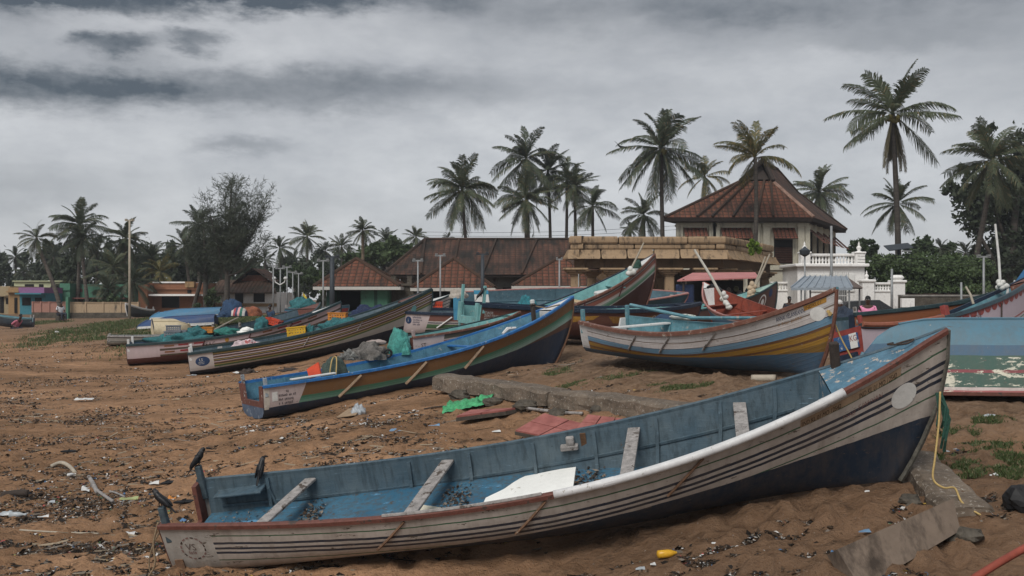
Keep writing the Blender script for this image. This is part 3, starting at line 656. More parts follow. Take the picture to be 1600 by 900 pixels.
def boat(name, label, h, paint, inner=None, floor=None, rail=None, transom=None, deck=None, ribs=(), thwarts=(), posts=True, stringer=True, notch=.5, rail_size=(.07, .055), group='fishing boats drawn up on the beach', floor_z=.26, rib_sides=(-1, 1), post_mat=None, deck_mat=None, name_cat='boat', rail_stop=1.0, nu=44, post_h=.16, wl0=.16, bottom_mat=None, stem_mat=None):
    bottom_mat = bottom_mat or M_NAVY
    root = thing(name, label, name_cat, matrix=h.M, group=group)
    us = [i/(nu-1) for i in range(nu)]
    secs = [h.section(u) for u in us]; K = len(MID)
    me = bpy.data.meshes.new('hull'); V = []; F = []; uv = []; wl = []
    vert_uv = []; vert_wl = []
    for side in (-1, 1):
        base = len(V)
        for u, sec in zip(us, secs):
            acc = 0; prev = sec[0]
            for q in sec:
                acc += math.dist(prev, q); prev = q
                V.append((q[0], side*q[1], q[2])); vert_uv.append((q[0] if True else 0, acc)); vert_wl.append((u, q[2]))
        for i in range(nu-1):
            for j in range(K-1):
                a = base+i*K+j; f = (a, a+K, a+K+1, a+1); F.append(f if side < 0 else f[::-1])
    n1 = nu*K; e = (nu-1)*K
    for j in range(K-1): F.append((e+j, n1+e+j, n1+e+j+1, e+j+1))
    me.from_pydata(V, [], F); l1 = me.uv_layers.new(name='UVMap'); l2 = me.uv_layers.new(name='WL')
    for lp in me.loops: l1.data[lp.index].uv = vert_uv[lp.vertex_index]; l2.data[lp.index].uv = vert_wl[lp.vertex_index]
    me.polygons.foreach_set('use_smooth', [True]*len(F)); me.materials.append(paint); me.update()
    ho = bpy.data.objects.new('hull', me); C.objects.link(ho); ho.parent = root
    # transom with a cut-down middle for the outboard
    if transom is not None:
        sec = secs[0]; b, zs = sec[0][1], sec[0][2]; zn = zs-notch*(zs-.05)
        out = [(-b, zs), (-b*.70, zs), (-b*.62, zn), (b*.62, zn), (b*.70, zs), (b, zs)]+[(q[1], q[2]) for q in sec[1:]]+[(-q[1], q[2]) for q in sec[-2:0:-1]]
        def clip(poly, zc, up):
            res = []
            for i in range(len(poly)):
                p, q = poly[i], poly[(i+1) % len(poly)]; ip, iq = (p[1] >= zc) == up, (q[1] >= zc) == up
                if ip: res.append(p)
                if ip != iq: f = (zc-p[1])/(q[1]-p[1]); res.append((p[0]+(q[0]-p[0])*f, zc))
            return res
        mb = MB()
        for k_, poly in enumerate((clip(out, wl0, True), clip(out, wl0, False))):
            n = len(poly)
            if n < 3: continue
            VV = [(-.012, y, z) for y, z in poly]+[(.05, y*.97, z) for y, z in poly]
            mb.mesh(VV, [tuple(range(n))[::-1], tuple(range(n, 2*n))]+[(i, (i+1) % n, n+(i+1) % n, n+i) for i in range(n)], k_)
        mb.build('transom', [transom, bottom_mat], root, local=True)
    th = .045; ud = deck or .985
    if inner is not None:
        mb = MB(); fb = MB(); ui = [.012+(ud+.02-.012)*i/31 for i in range(32)]; prevrow = {}; prevfl = None; NR = 7
        for u in ui:
            zs = h.sheer(u); zf = max(h.keel(u)+floor_z*h.hs/.7*.8, .12); zf = min(zf+.25*sstep(.7, 1, u), zs-.1); fl = []
            for side in (-1, 1):
                row = []
                sec = h.section(u)
                for k in range(NR+1):
                    zt = zs-.004-(zs-.004-zf)*k/NR
                    for i in range(len(sec)-1):
                        a, b = sec[i], sec[i+1]
                        if a[2] >= zt >= b[2] or i == len(sec)-2:
                            f = min(max((a[2]-zt)/max(a[2]-b[2], 1e-6), 0), 1); row.append((a[0]+(b[0]-a[0])*f, side*max(a[1]+(b[1]-a[1])*f-th, .004), zt)); break
                if side in prevrow:
                    pr = prevrow[side]
                    for k in range(NR):
                        q = (pr[k], row[k], row[k+1], pr[k+1]); mb.face(q if side > 0 else q[::-1])
                prevrow[side] = row; fl.append(row[-1])
            if prevfl is not None:
                a, b = prevfl; c_, d_ = fl
                for k in range(3):
                    l = lambda p, q, t: tuple(p[i]+(q[i]-p[i])*t for i in range(3))
                    fb.face([l(a, b, k/3), l(c_, d_, k/3), l(c_, d_, (k+1)/3), l(a, b, (k+1)/3)])
            prevfl = fl
        mb.build('inner_lining', inner, root, smooth=True, local=True)
        fb.build('floor', floor or inner, root, local=True)
        for u in ribs:
            for side in rib_sides:
                zs = h.sheer(u); rb = MB(); sec = h.section(u); pts = []
                for k in range(8):
                    zt = zs-.02-(zs-.02-max(floor_z*h.hs/.7*.8, .2))*k/7
                    for i in range(len(sec)-1):
                        a, b = sec[i], sec[i+1]
                        if a[2] >= zt >= b[2]:
                            f = (a[2]-zt)/(a[2]-b[2]); y_ = a[1]+(b[1]-a[1])*f-th-.012-.02*k/7
                            if y_ > .12: pts.append((a[0]+(b[0]-a[0])*f, side*y_, zt))
                            break
                if len(pts) > 2: rb.tube(pts, .029, 4); rb.build('rib', inner, root, local=True)
        if stringer:
            for side in rib_sides:
                pts = []
                for i in range(24):
                    u = .03+(ud-.06)*i/23; zs = h.sheer(u); zt = zs-.38*(h.sheer(.4)/.8); sec = h.section(u)
                    for k in range(len(sec)-1):
                        a, b = sec[k], sec[k+1]
                        if a[2] >= zt >= b[2]:
                            f = (a[2]-zt)/(a[2]-b[2]); pts.append((a[0]+(b[0]-a[0])*f, side*max(a[1]+(b[1]-a[1])*f-th-.008, .01), zt)); break
                sb = MB(); sb.tube(pts, .021, 4); sb.build('stringer', inner, root, local=True)
    for tw in thwarts:
        u, skew, dz, wd, tm = tw; mb = MB()
        a = h.gun(u, -1, -.05, -dz); b = h.gun(u+skew, 1, -.05, -dz); dv = (b-a); ln = dv.length; dv.normalize()
        sx = Vector((0, 0, 1)).cross(dv).normalized(); up = dv.cross(sx)
        M = Matrix.Translation((a+b)/2) @ Matrix((sx, dv, -up if up.z < 0 else up)).transposed().to_4x4()
        mb.box(None, (wd, ln, .035), mat=M, bev=.006); mb.build('thwart', tm, root, local=True)
    if rail is not None:
        rm = rail if isinstance(rail, (list, tuple)) else (rail, rail)
        for side, r_ in ((-1, rm[0]), (1, rm[1])):
            mb = MB(); rw, rh = rail_size; rows = []; nr = 40
            for i in range(nr):
                u = i/(nr-1)*rail_stop; k = h.gun(u, side)
                y0 = abs(k.y)
                o_, i_ = y0+rw*.45, max(y0-rw*.55, 0)
                rows.append([(k.x, side*o_, k.z-rh*.5), (k.x, side*o_, k.z+rh*.35), (k.x, side*(o_-.015), k.z+rh*.5), (k.x, side*i_, k.z+rh*.5), (k.x, side*i_, k.z-rh*.5)])
            for a, b in zip(rows, rows[1:]):
                for j in range(5):
                    jj = (j+1) % 5; q = (a[j], b[j], b[jj], a[jj]); mb.face(q if side > 0 else q[::-1])
            for row, fl in ((rows[0], 1), (rows[-1], -1)): mb.face(row[::fl*side])
            mb.build('gunwale_rail', r_, root, local=True)
    if deck is not None:
        mb = MB(); pr = None
        for i in range(12):
            u = deck+(.997-deck)*i/11; a, b = h.gun(u, -1, -.01, .015), h.gun(u, 1, -.01, .015); m_ = (a+b)/2+Vector((0, 0, .012))
            if pr: mb.face([pr[0], a, m_, pr[2]]); mb.face([pr[2], m_, b, pr[1]])
            else: pr0 = (a, b)
            pr = (a, b, m_)
        sec = h.section(deck); row = []; zl = h.keel(deck)+.35*(h.sheer(deck)-h.keel(deck))
        for k in range(6):
            zt = h.sheer(deck)-.005-(h.sheer(deck)-.005-zl)*k/5
            for i in range(len(sec)-1):
                a, b = sec[i], sec[i+1]
                if a[2] >= zt >= b[2]:
                    f = (a[2]-zt)/max(a[2]-b[2], 1e-6); row.append((a[0]+(b[0]-a[0])*f, max(a[1]+(b[1]-a[1])*f-.03, .01), zt)); break
        for p_, q_ in zip(row, row[1:]): mb.face([(p_[0], -p_[1], p_[2]), p_, q_, (q_[0], -q_[1], q_[2])])
        mb.build('foredeck', deck_mat or inner, root, local=True)
    if posts:
        for side in (-1, 1):
            a = h.gun(.004, side, -.05); mb = MB(); mb.box((a.x+.04, a.y, a.z-.10+post_h/2), (.075, .075, post_h+.25), bev=.008); mb.build('stern_post', post_mat or M_WOOD, root, local=True)
    # stem band
    mb = MB(); sec = h.section(1.0); mb.tube([(q[0]+.008, 0, q[2]) for q in sec], [.034]*len(sec), 6)
    mb.build('stem', stem_mat or (rail[0] if isinstance(rail, (list, tuple)) else (rail or paint)), root, local=True)
    return root
def stick(h, root, U, V0, V1, dU, m=M_BRWOOD, r=.018, side=None):
    side = h.near if side is None else side; mb = MB(); n = 5
    mb.tube([h.pt(U+dU*i/n, V0+(V1-V0)*i/n, side, r*.8) for i in range(n+1)], r, 5); mb.build('fender_stick', m, root, local=True)
W8, PK = (.47, .44, .42), (.46, .36, .37)
NAVY, BL = (.010, .016, .032), (.055, .13, .21)
def seq(start, *pairs):
    out = []; v = start
    for w_, c in pairs: out.append((v, c)); v += w_
    return out

# --- the pinstriped white boat in front
H1 = Hull(x=-3.927, d=12.639, z=-.02, yaw=-.13, pitch=.127, roll=.282, L=9.032, B=1.639, hs=.766, hb=1.815, p=2.642, rk=.065, t=.727, c=-.523)
WARM = (.46, .415, .375)
GRN = (.035, .105, .055); NV = (.018, .026, .045)
paint1 = hull_mat('white_paint_with_navy_pinstripes', seq(0, (.118, WARM), (.015, GRN), (.085, WARM), (.030, NV), (.036, WARM), (.030, NV), (.036, WARM), (.030, NV), (.085, WARM), (.013, GRN), (.5, WARM)), (.013, .027, .050), (.055, .80, 1.8), panel=(-1, .62, 0, (.42, .40, .37)), chip=(.11, .085, .065), chip_amt=.045, dirt=.50, plank=0, fan=.5)
b1 = boat('fishing_boat', 'large white boat with navy pinstripes, bare blue inside, nearest in the sand', H1, paint1, M_BLUE, M_FLOOR, (M_REDRAIL, M_BLUE), M_REDRAIL, deck=.855, ribs=[.10, .30, .385, .475, .56, .645, .73, .80], thwarts=[(.125, .035, .10, .15, M_WOOD), (.325, .03, .08, .16, M_WOOD), (.60, .015, .10, .15, M_WOOD), (.745, .01, .10, .15, M_WOOD)], post_mat=mat('blue_grey_post', (.06, .085, .10), .8, .35, 14, .5), deck_mat=mat('chipped_sky_blue_deck', (.075, .160, .225), .55, .3, 4, .4, .01, (.42, .36, .30), .07), floor_z=.38, notch=.62, nu=64, post_h=.2, wl0=.06, stem_mat=mat('grimy_stem_paint', (.10, .095, .08), .7, .5, 6, .4))
mb = MB(); pts = [H1.gun(.515+(.868-.515)*i/24, -1, .02, .012) for i in range(25)]; mb.tube(pts, .048, 14); mb.build('rail_pipe', M_PIPE, b1, smooth=True, local=True)
for q_ in (pts[4:6], [pts[22], pts[22]+(pts[23]-pts[22])*.35]): mb = MB(); mb.tube(q_, .0505, 14); mb.build('pipe_coupling', M_PIPE, b1, local=True)
mb = MB(); mb.tube([H1.gun(.30+.2*i/9, -1, -.005, .035) for i in range(10)], .022, 6); mb.build('chipped_rail_cap', M_WOOD, b1, local=True)
hull_disc(H1, b1, 8.58, .48, .150, M_DISC, 'painted_disc')
hull_patch(H1, b1, rect_poly(7.36, .085, 8.50, .185, n=8), mat('tan_plate_paint', (.30, .215, .14), .65, .25, 9), 'number_band', off=.004)
hull_text(H1, b1, 'IND KL 01 MO 12542', 8.02, .185, .095, M_TEXTBR, aspect=.50); hull_text(H1, b1, 'IND KL 01 MO-12542', 7.38, .18, .085, M_TEXTBR, aspect=.56)
hull_text(H1, b1, 'S JAHVAN', 8.02, .325, .085, M_TEXTFADE, aspect=.75); hull_text(H1, b1, 'TXNS', 7.85, .365, .075, M_TEXTFADE, aspect=.8)
for i in range(16):
    a0 = 2*math.pi*i/16; a1 = a0+.26; pl = []
    for k in range(4): a = a0+(a1-a0)*k/3; pl.append((.35+.155*math.cos(a), .30+.155*math.sin(a)))
    for k in range(3, -1, -1): a = a0+(a1-a0)*k/3; pl.append((.35+.140*math.cos(a), .30+.140*math.sin(a)))
    mb = MB(); mb.face([H1.pt(p[0], p[1], -1, .006) for p in pl]); mb.build('badge_dash', M_TEXTFADE if i % 3 else M_TEXTBR, b1, local=True)
hull_text(H1, b1, 'VS', .26, .325, .13, mat('stencil_grey_paint', (.13, .10, .085), .7, .3, 30, 0), aspect=.95); hull_scribble(H1, b1, .28, .385, .045, (4,), M_TEXTFADE)
for U in (2.95, 4.55, 6.28): stick(H1, b1, U, .05, .42, -.40, M_BRWOOD, .016)
mb = MB(); M_ = Matrix.Translation(H1.pt(.12, .52, -1, .012)) @ Matrix.Rotation(.05, 4, 'X'); mb.box(None, (.10, .03, .12), mat=M_); mb.build('hull_plate', M_BRWOOD, b1, local=True)
# small deck bracket, stern shelf, deck post and eyes
mb = MB(); a = H1.gun(.875, 1, -.03); mb.box((a.x, a.y-.02, a.z+.09), (.10, .09, .42), bev=.01); mb.build('mooring_post', M_DKWOOD, b1, local=True)
mb = MB(); a = H1.gun(.035, 1, -.12, -.14); mb.box((a.x+.25, a.y, a.z), (.62, .26, .03), bev=.008); mb.build('stern_shelf', M_BLUE, b1, local=True)
mb = MB(); a = H1.gun(.095, 1, -.1, -.34); mb.tube([a+Vector((.05, 0, .2)), a+Vector((.12, 0, -.1))], .02, 6); mb.build('shelf_bracket', M_BLUE, b1, local=True)
mb = MB(); a = H1.gun(.525, 1, -.10, -.15); mb.box((a.x, a.y, a.z), (.22, .10, .06), bev=.01); mb.box((a.x+.02, a.y, a.z+.08), (.10, .07, .11), bev=.01); mb.build('cleat_block', M_WOOD, b1, local=True)
mb = MB(); a = H1.gun(.545, 1, -.06, -.27); mb.box((a.x, a.y, a.z), (.07, .03, .50)); mb.build('rust_stained_plate', mat('rusty_brown_steel', (.10, .055, .03), .9, .4, 8, .4), b1, local=True)
# debris in the bilge
def bilge(h, root, u0, u1, n, seed, zf=.30, mats=None, name='leaf_debris'):
    rng = np.random.default_rng(seed); u = rng.uniform(u0, u1, n); pos = []
    for a in u:
        hb_ = h.B/2*half_beam(a, h.t)*.7; pos.append((a*h.L, rng.normal()*.22+hb_*.35, 0))
    pos = np.array(pos); pos[:, 2] = h.hs*.38*.8/.7+.006+rng.random(n)*.025
    Q = rand_quads(pos, rng.gamma(2, .007, n)+.005, rng.uniform(.2, .8, n), rng, .8)
    o = soup(name, Q, mats or [mat('black_leaf_litter', (.018, .014, .011)), mat('brown_leaf_litter', (.06, .04, .025)), mat('grey_twig_litter', (.17, .145, .12))], rng.integers(0, 3, n), None, None); o.parent = root; o['kind'] = 'stuff'; return o
bilge(H1, b1, .155, .185, 260, 1); bilge(H1, b1, .35, .39, 260, 2); bilge(H1, b1, .53, .57, 420, 3); bilge(H1, b1, .03, .10, 60, 4)
# --- brown and sea-green boat
H2 = Hull(x=-5.548, d=22.03, z=.605, yaw=.558, pitch=.102, roll=-.018, L=8.632, B=1.931, hs=.721, hb=1.748, p=2.84, rk=.086, t=.848, c=-.031)
BRN = (.155, .078, .030)
g_ = [(.05+.0, BRN), (.30, (.045, .15, .095)), (.345, (.075, .20, .14)), (.395, (.13, .27, .21)), (.45, (.20, .34, .28)), (.50, (.26, .37, .33)), (.56, (.10, .05, .035))]
paint2 = hull_mat('brown_and_sea_green_paint', [(0, (.12, .055, .035))]+g_, (.018, .032, .060), (.27, .72, 2.2), panel=(-1, .95, .45, (.48, .40, .39)), chip=(.3, .25, .2), chip_amt=.015, dirt=.30, plank=0)
TRB = mat('rust_brown_transom_paint', (.115, .045, .034), .65, .3, 7, .4, .01, (.4, .36, .33), .04)
b2 = boat('fishing_boat', 'brown and sea-green boat with bright blue rails and a chipped open transom', H2, paint2, mat('dusty_blue_paint', (.06, .155, .22), .6, .3, 4, .3, .01, (.2, .24, .26), .03), None, M_BLUERAIL, TRB, deck=.90, deck_mat=M_WHITE, ribs=[.12, .26, .4, .54, .68, .8], thwarts=[(.2, 0, .12, .16, M_BLUERAIL), (.62, 0, .1, .14, M_BLUERAIL)], posts=True, post_mat=mat('pale_blue_grey_post', (.25, .29, .32), .8, .25, 12, .4, .01, (.12, .07, .05), .08), notch=.50, rail_size=(.09, .06), post_h=.15, wl0=.27, bottom_mat=mat('blue_grey_bottom_paint', (.07, .10, .15), .7, .4, 5, .3, .01, (.25, .27, .28), .05), floor_z=.34, stem_mat=mat('brown_stem_paint', (.14, .066, .032), .6, .3, 7, .3))
hull_patch(H2, b2, rect_poly(.01, .01, .13, .50, .03), mat('cream_corner_paint', (.50, .46, .40), .6, .15, 8, .2), 'corner_panel')
for i, t_ in enumerate(((2,), (6, 2, 2), (3, 6), (1, 1, 6))): hull_scribble(H2, b2, .32+(.16 if i == 0 else 0), .18+.085*i, .06, t_, M_TEXTDK)
hull_patch(H2, b2, rect_poly(.18, .14, .30, .34), M_DISC, 'white_patch')
hull_text(H2, b2, 'INDKL 01 MO 10 LS 9', 7.25, .22, .12, mat('worn_tan_lettering', (.28, .18, .10), .7, .35, 30, 0), aspect=.62)
for U in (2.16, 3.75, 5.31): stick(H2, b2, U, .06, .46, -.52, mat('pale_fender_wood', (.26, .185, .125), .85, .3, 14), .035)
mb = MB(); a = H2.gun(.86, 1, -.25, .0); mb.box((a.x, a.y*.3, a.z+.06), (.10, .10, .40), bev=.015); mb.box((a.x, a.y*.3, a.z+.28), (.15, .13, .05), bev=.02); mb.build('bollard_post', M_DKWOOD, b2, local=True)
mb = MB(); mb.box((a.x, a.y*.3, a.z+.36), (.10, .10, .11), bev=.02); mb.build('bollard_top', M_WHITE, b2, local=True)
mb = MB(); mb.tube([H2.w and Vector(H2.gun(.875, 1, -.3, .2))*1, H2.gun(.885, -1, -.2, .12), H2.gun(.93, -1, .0, .05)], .018, 5); mb.build('mooring_line', M_ROPEB, b2, local=True)
mb = MB(); mb.tube([H2.gun(.69, -1, -.05, .05), H2.gun(.715, -1, -.12, .10), H2.gun(.74, -1, -.05, .06)], [.03, .05, .03], 6); mb.build('white_fender', M_WHITE, b2, local=True)
mb = MB(); a, b_ = H2.gun(.06, -1, -.05, .04), H2.gun(.2, -1, -.05, .04); mb.box(((a.x+b_.x)/2, (a.y+b_.y)/2+.03, a.z+.03), (1.0, .16, .03), bev=.008); mb.build('white_board', M_WHITE, b2, local=True)
# --- ANNAI VELANKANNI, ochre, white and blue
H3 = Hull(x=1.939, d=21.384, z=2.065, yaw=-1.015, pitch=-.039, roll=.074, L=6.103, B=1.868, hs=.678, hb=1.507, p=3.305, rk=.068, t=.665, c=-.261)
OC, OCB = (.285, .155, .022), (.115, .052, .022)
paint3 = hull_mat('white_blue_and_ochre_strakes', seq(0, (.03, (.16, .07, .05)), (.105, (.47, .46, .46)), (.020, (.16, .13, .11)), (.080, (.52, .49, .48)), (.010, (.03, .05, .08)), (.085, (.125, .24, .345)), (.032, OCB), (.075, OC), (.024, OCB), (.055, OC), (.4, (.16, .09, .02))), (.040, .085, .14), (.16, .34, 2.0), panel=(-1, .30, 0, (.55, .54, .53)), chip=(.30, .27, .24), chip_amt=.03, dirt=.30, plank=.095, fan=.6)
b3 = boat('fishing_boat', 'ochre, white and blue striped boat named ANNAI VELANKANNI with a white disc on its bow', H3, paint3, M_TEALRAIL, mat('faded_teal_floor', (.10, .20, .22), .7, .3, 5), (M_BROWNRAIL, M_TEALRAIL), M_WHITE, deck=.9, deck_mat=M_BROWNRAIL, ribs=[.2, .4, .6, .75], rib_sides=(1,), thwarts=[(.16, .03, .03, .18, M_WHITE), (.5, 0, .1, .16, M_TEALRAIL)], post_mat=M_TEALRAIL, notch=.3, rail_size=(.08, .075), post_h=.24)
hull_disc(H3, b3, 5.86, .27, .115, M_DISC, 'painted_disc'); hull_patch(H3, b3, rect_poly(5.66, .055, 5.98, .135), M_TEXTYEL, 'number_plate')
hull_text(H3, b3, 'ANNAI VELANKANNI', 5.24, .155, .115, M_TEXTNAVY, aspect=.40); hull_text(H3, b3, 'INDKL01', 5.68, .12, .07, M_TEXTBR, aspect=.85); hull_scribble(H3, b3, 5.26, .245, .055, (1, 4, 5), mat('tan_lettering', (.27, .17, .10), .7, .3, 30, 0))
for U in (2.2, 3.14, 4.18): stick(H3, b3, U, .07, .35, -.34, M_WOOD, .017)
mb = MB(); mb.tube([H3.gun(.985, -1, .03, -.30), H3.gun(.975, 1, .03, -.28), H3.gun(.99, -1, .05, -.36)], .03, 6); mb.build('rope_lashing', M_ROPEY, b3, local=True)
mb = MB(); mb.tube([H3.gun(.05, 1, -.2, .30), H3.gun(.3, 1, -.1, .12), H3.gun(.7, 1, -.02, .04)], .035, 6); mb.build('steering_pole', M_TEALRAIL, b3, local=True)
# --- long multi-striped boat with the LS badge
H4 = Hull(x=-9.859, d=31.49, z=.843, yaw=.271, pitch=.126, roll=.041, L=7.77, B=1.903, hs=.696, hb=1.679, p=2.509, rk=.08, t=.717, c=.02)
st = [(0, (.02, .03, .04))]; v = .05
for w_, c in [(.030, (.05, .085, .035)), (.035, (.30, .19, .06)), (.028, (.03, .025, .025)), (.030, (.42, .34, .35)), (.024, (.03, .02, .02)), (.026, (.16, .06, .03)), (.030, (.40, .36, .35)), (.024, (.03, .02, .03)), (.026, (.30, .21, .07)), (.028, (.03, .03, .03)), (.035, (.40, .33, .34)), (.024, (.15, .05, .03)), (.028, (.05, .05, .03)), (.035, (.30, .22, .09)), (.05, (.06, .11, .04)), (.3, (.34, .33, .31))]: st.append((v, c)); v += w_
paint4 = hull_mat('many_coloured_pinstripes', st, NAVY, (.15, .60, 1.8), panel=(-1, .72, 0, (.46, .42, .40)), chip_amt=.01, dirt=.22, plank=0)
b4 = boat('fishing_boat', 'long boat with many thin coloured stripes and an oval LS badge at its stern', H4, paint4, M_BLUE, None, M_DKGREEN, M_NAVY, deck=.86, deck_mat=M_REDRAIL, ribs=[.2, .4, .6, .8], rib_sides=(1,), thwarts=[(.12, 0, .05, .15, M_WOOD)], post_mat=M_WHITE, rail_size=(.09, .08))
hull_patch(H4, b4, disc_poly(.40, .28, .21, ry=.145), M_BADGENAVY, 'oval_badge'); hull_text(H4, b4, 'LS', .30, .27, .12, M_TEXTWH); hull_scribble(H4, b4, .27, .325, .035, (9,), M_TEXTWH); hull_scribble(H4, b4, .27, .37, .03, (5, 5), M_TEXTWH)
for U in (3.6, 5.3): stick(H4, b4, U, .10, .36, -.2, M_WOOD, .015)
hull_patch(H4, b4, disc_poly(7.1, .40, .10, ry=.15, n=20), M_TEALIN, 'bow_emblem')
# --- PEACE boat
H5 = Hull(x=-12.88, d=34.521, z=.95, yaw=.251, pitch=.061, roll=.044, L=7.146, B=1.91, hs=.705, hb=1.665, p=2.868, rk=.08, t=.721, c=.004)
paint5 = hull_mat('pale_pink_paint_with_olive_bands', seq(0, (.04, (.02, .03, .04)), (.145, PK), (.07, (.075, .06, .045)), (.135, PK), (.045, (.09, .08, .05)), (.5, (.10, .035, .028))), (.085, .028, .024), (.24, .55, 2), panel=(-1, 1.05, 0, (.48, .39, .40)), chip_amt=.008, dirt=.2, plank=0)
b5 = boat('fishing_boat', 'pale pink boat lettered PEAC with olive bands and a dark red bottom', H5, paint5, M_NETBLUE, None, M_DKGREEN, M_NAVY, deck=.86, deck_mat=M_WHITE, post_mat=M_WHITE, rail_size=(.09, .08))
hull_text(H5, b5, 'P.E.A.C', 2.42, .235, .17, M_BLACK, aspect=.8); hull_patch(H5, b5, disc_poly(3.22, .12, .07, n=12), M_TEXTYEL, 'painted_emblem')
for i, (U, V) in enumerate([(1.2, .11), (1.65, .10), (2.15, .10), (1.2, .31), (1.7, .30), (2.15, .29), (4.4, .10), (4.9, .10), (5.4, .10), (4.5, .30), (5.0, .30), (5.5, .30), (5.95, .11)]):
    hull_patch(H5, b5, rect_poly(U, V-.027, U+.32, V+.027, n=2), mat('crimson_dash_paint', (.27, .035, .04)) if i % 3 else mat('brown_dash_paint', (.22, .10, .05)), 'painted_dash')
for U in (2.5, 4.0, 5.4): stick(H5, b5, U, .05, .24, -.1, mat('maroon_fender', (.09, .028, .03)), .02)
# --- green boat, grey canoe and the bow beyond
H6 = Hull(x=-10.62, d=38.126, z=1.284, yaw=1.123, pitch=.044, roll=-.051, L=5.933, B=1.895, hs=.777, hb=1.429, p=2.439, rk=.08, t=.728, c=.092)
paint6 = hull_mat('dark_green_hull_paint', seq(0, (.05, (.10, .03, .03)), (.22, (.045, .095, .05)), (.05, (.3, .25, .2)), (.5, (.03, .07, .05))), NAVY, (.2, .5, 2), dirt=.3, plank=.14)
b6 = boat('fishing_boat', 'green hulled boat with a red bow rail behind the pale pink boat', H6, paint6, M_BLUE, None, (M_DKGREEN, M_DKGREEN), M_NAVY, deck=.84, deck_mat=M_REDRAIL)
H7 = Hull(x=-15.315, d=38.787, z=1.408, yaw=.32, pitch=-.025, roll=.002, L=3.4, B=1.099, hs=.345, hb=.52, p=2.6, rk=.08, t=.72)
b7 = boat('canoe', 'low grey weathered canoe lying at the stern of the pale pink boat', H7, hull_mat('grey_canoe_paint', seq(0, (.06, (.12, .11, .10)), (.12, (.32, .31, .28)), (.03, (.1, .1, .09)), (.5, (.30, .29, .26))), (.08, .09, .09), (.02, .02, 1), dirt=.5, plank=.1), M_TEALRAIL, None, M_WOOD, M_WOOD, posts=True, post_h=.06, notch=.2)
H8 = Hull(x=-6.582, d=37.798, z=1.853, yaw=.303, pitch=.047, roll=.025, L=4.491, B=1.904, hs=.736, hb=1.25, p=2.677, rk=.086, t=.72)
b8 = boat('fishing_boat', 'white banded bow showing behind an orange crate and the multi-striped boat', H8, hull_mat('white_banded_bow_paint', seq(0, (.04, (.02, .03, .05)), (.10, W8), (.03, NV), (.10, W8), (.03, NV), (.1, W8), (.03, NV), (.5, W8)), NAVY, (.2, .4, 2), dirt=.25, plank=0), M_BLUE, None, M_DKGREEN, M_NAVY, deck=.8, deck_mat=M_WHITE)
# --- boat with the white text badge, brown and green
H10 = Hull(x=-3.555, d=33.714, z=1.954, yaw=-.101, pitch=-.028, roll=.065, L=3.928, B=1.93, hs=.824, hb=.967, p=2.688, rk=.08, t=.724)
paint10 = hull_mat('brown_white_and_green_paint', seq(0, (.05, (.03, .035, .05)), (.20, (.17, .075, .06)), (.035, (.44, .40, .38)), (.03, (.02, .03, .06)), (.03, (.44, .40, .38)), (.14, (.065, .14, .065)), (.06, (.40, .37, .34)), (.5, (.03, .055, .035))), (.03, .055, .035), (.16, .05, 1), panel=(-1, 1.05, .35, (.50, .43, .43)), dirt=.15, plank=0)
b10 = boat('fishing_boat', 'short brown, white and green boat with a round blue badge and text at its stern', H10, paint10, M_BLUE, None, M_NAVY, TRB, deck=.85, deck_mat=M_NAVY, post_mat=M_TEALRAIL, rail_size=(.09, .09))
hull_patch(H10, b10, disc_poly(.30, .24, .10, n=20, ry=.12), M_BADGENAVY, 'round_badge'); hull_text(H10, b10, 'i', .27, .29, .15, M_TEXTWH)
for i, t_ in enumerate(((9,), (8, 2), (8,), (4, 4))): hull_scribble(H10, b10, .44, .18+.075*i, .055, t_, M_TEXTNAVY)
stick(H10, b10, 1.75, .1, .46, -.5, M_WHITE, .03)
# --- ST. JACOB boat
H11 = Hull(x=-1.213, d=28.309, z=2.179, yaw=.468, pitch=-.059, roll=.041, L=7.839, B=1.986, hs=.853, hb=1.303, p=2.848, rk=.08, t=.775, c=-.026)
paint11 = hull_mat('maroon_hull_paint_with_ochre', seq(0, (.07, (.02, .028, .045)), (.11, (.10, .035, .026)), (.18, (.12, .045, .03)), (.5, (.10, .036, .028))), (.055, .026, .024), (.12, .3, 2), dirt=.25, plank=0)
b11 = boat('fishing_boat', 'maroon boat lettered ST.JACOB with an ochre arrow, navy rail and sea-green transom frame', H11, paint11, M_TEALIN, None, M_NAVY, M_TEALIN, ribs=[.3, .5, .7, .85], rib_sides=(1,), post_mat=M_TEALIN, notch=.55, rail_size=(.1, .11), deck=.9, deck_mat=M_NAVY, post_h=.5)
for i, t_ in enumerate(('ST.JACOB', 'DONT TOUCH', 'MOLUTIRA')): hull_text(H11, b11, t_, .10, .225+.085*i, (.085, .095, .085)[i], M_TEXTWH, aspect=.66)
hull_scribble(H11, b11, .08, .47, .05, (3, 6), M_TEXTWH)
hull_patch(H11, b11, [(.62, .37), (.85, .24), (1.3, .23), (2.0, .22), (2.8, .17), (3.6, .14), (3.4, .26), (2.6, .36), (1.9, .40), (1.5, .41)], M_TEXTYEL, 'ochre_arrow')
hull_patch(H11, b11, [(3.9, .16), (4.8, .15), (6.0, .15), (6.4, .2), (5.6, .34), (4.7, .40), (4.1, .36)], mat('ochre_band_paint', (.22, .11, .025), .6, .3, 8), 'ochre_band')
hull_text(H11, b11, 'Oz', 5.55, .34, .24, M_TEXTWH, aspect=1.0)
mb = MB(); sec = H11.section(0); b_ = sec[0][1]
for s_ in (-1, 1): mb.box((-.04, s_*b_*.74, .62), (.07, .20, .55), bev=.01)
mb.box((-.04, 0, .40), (.075, b_*1.5, .22), bev=.01); mb.build('transom_frame', M_TEALIN, b11, local=True)
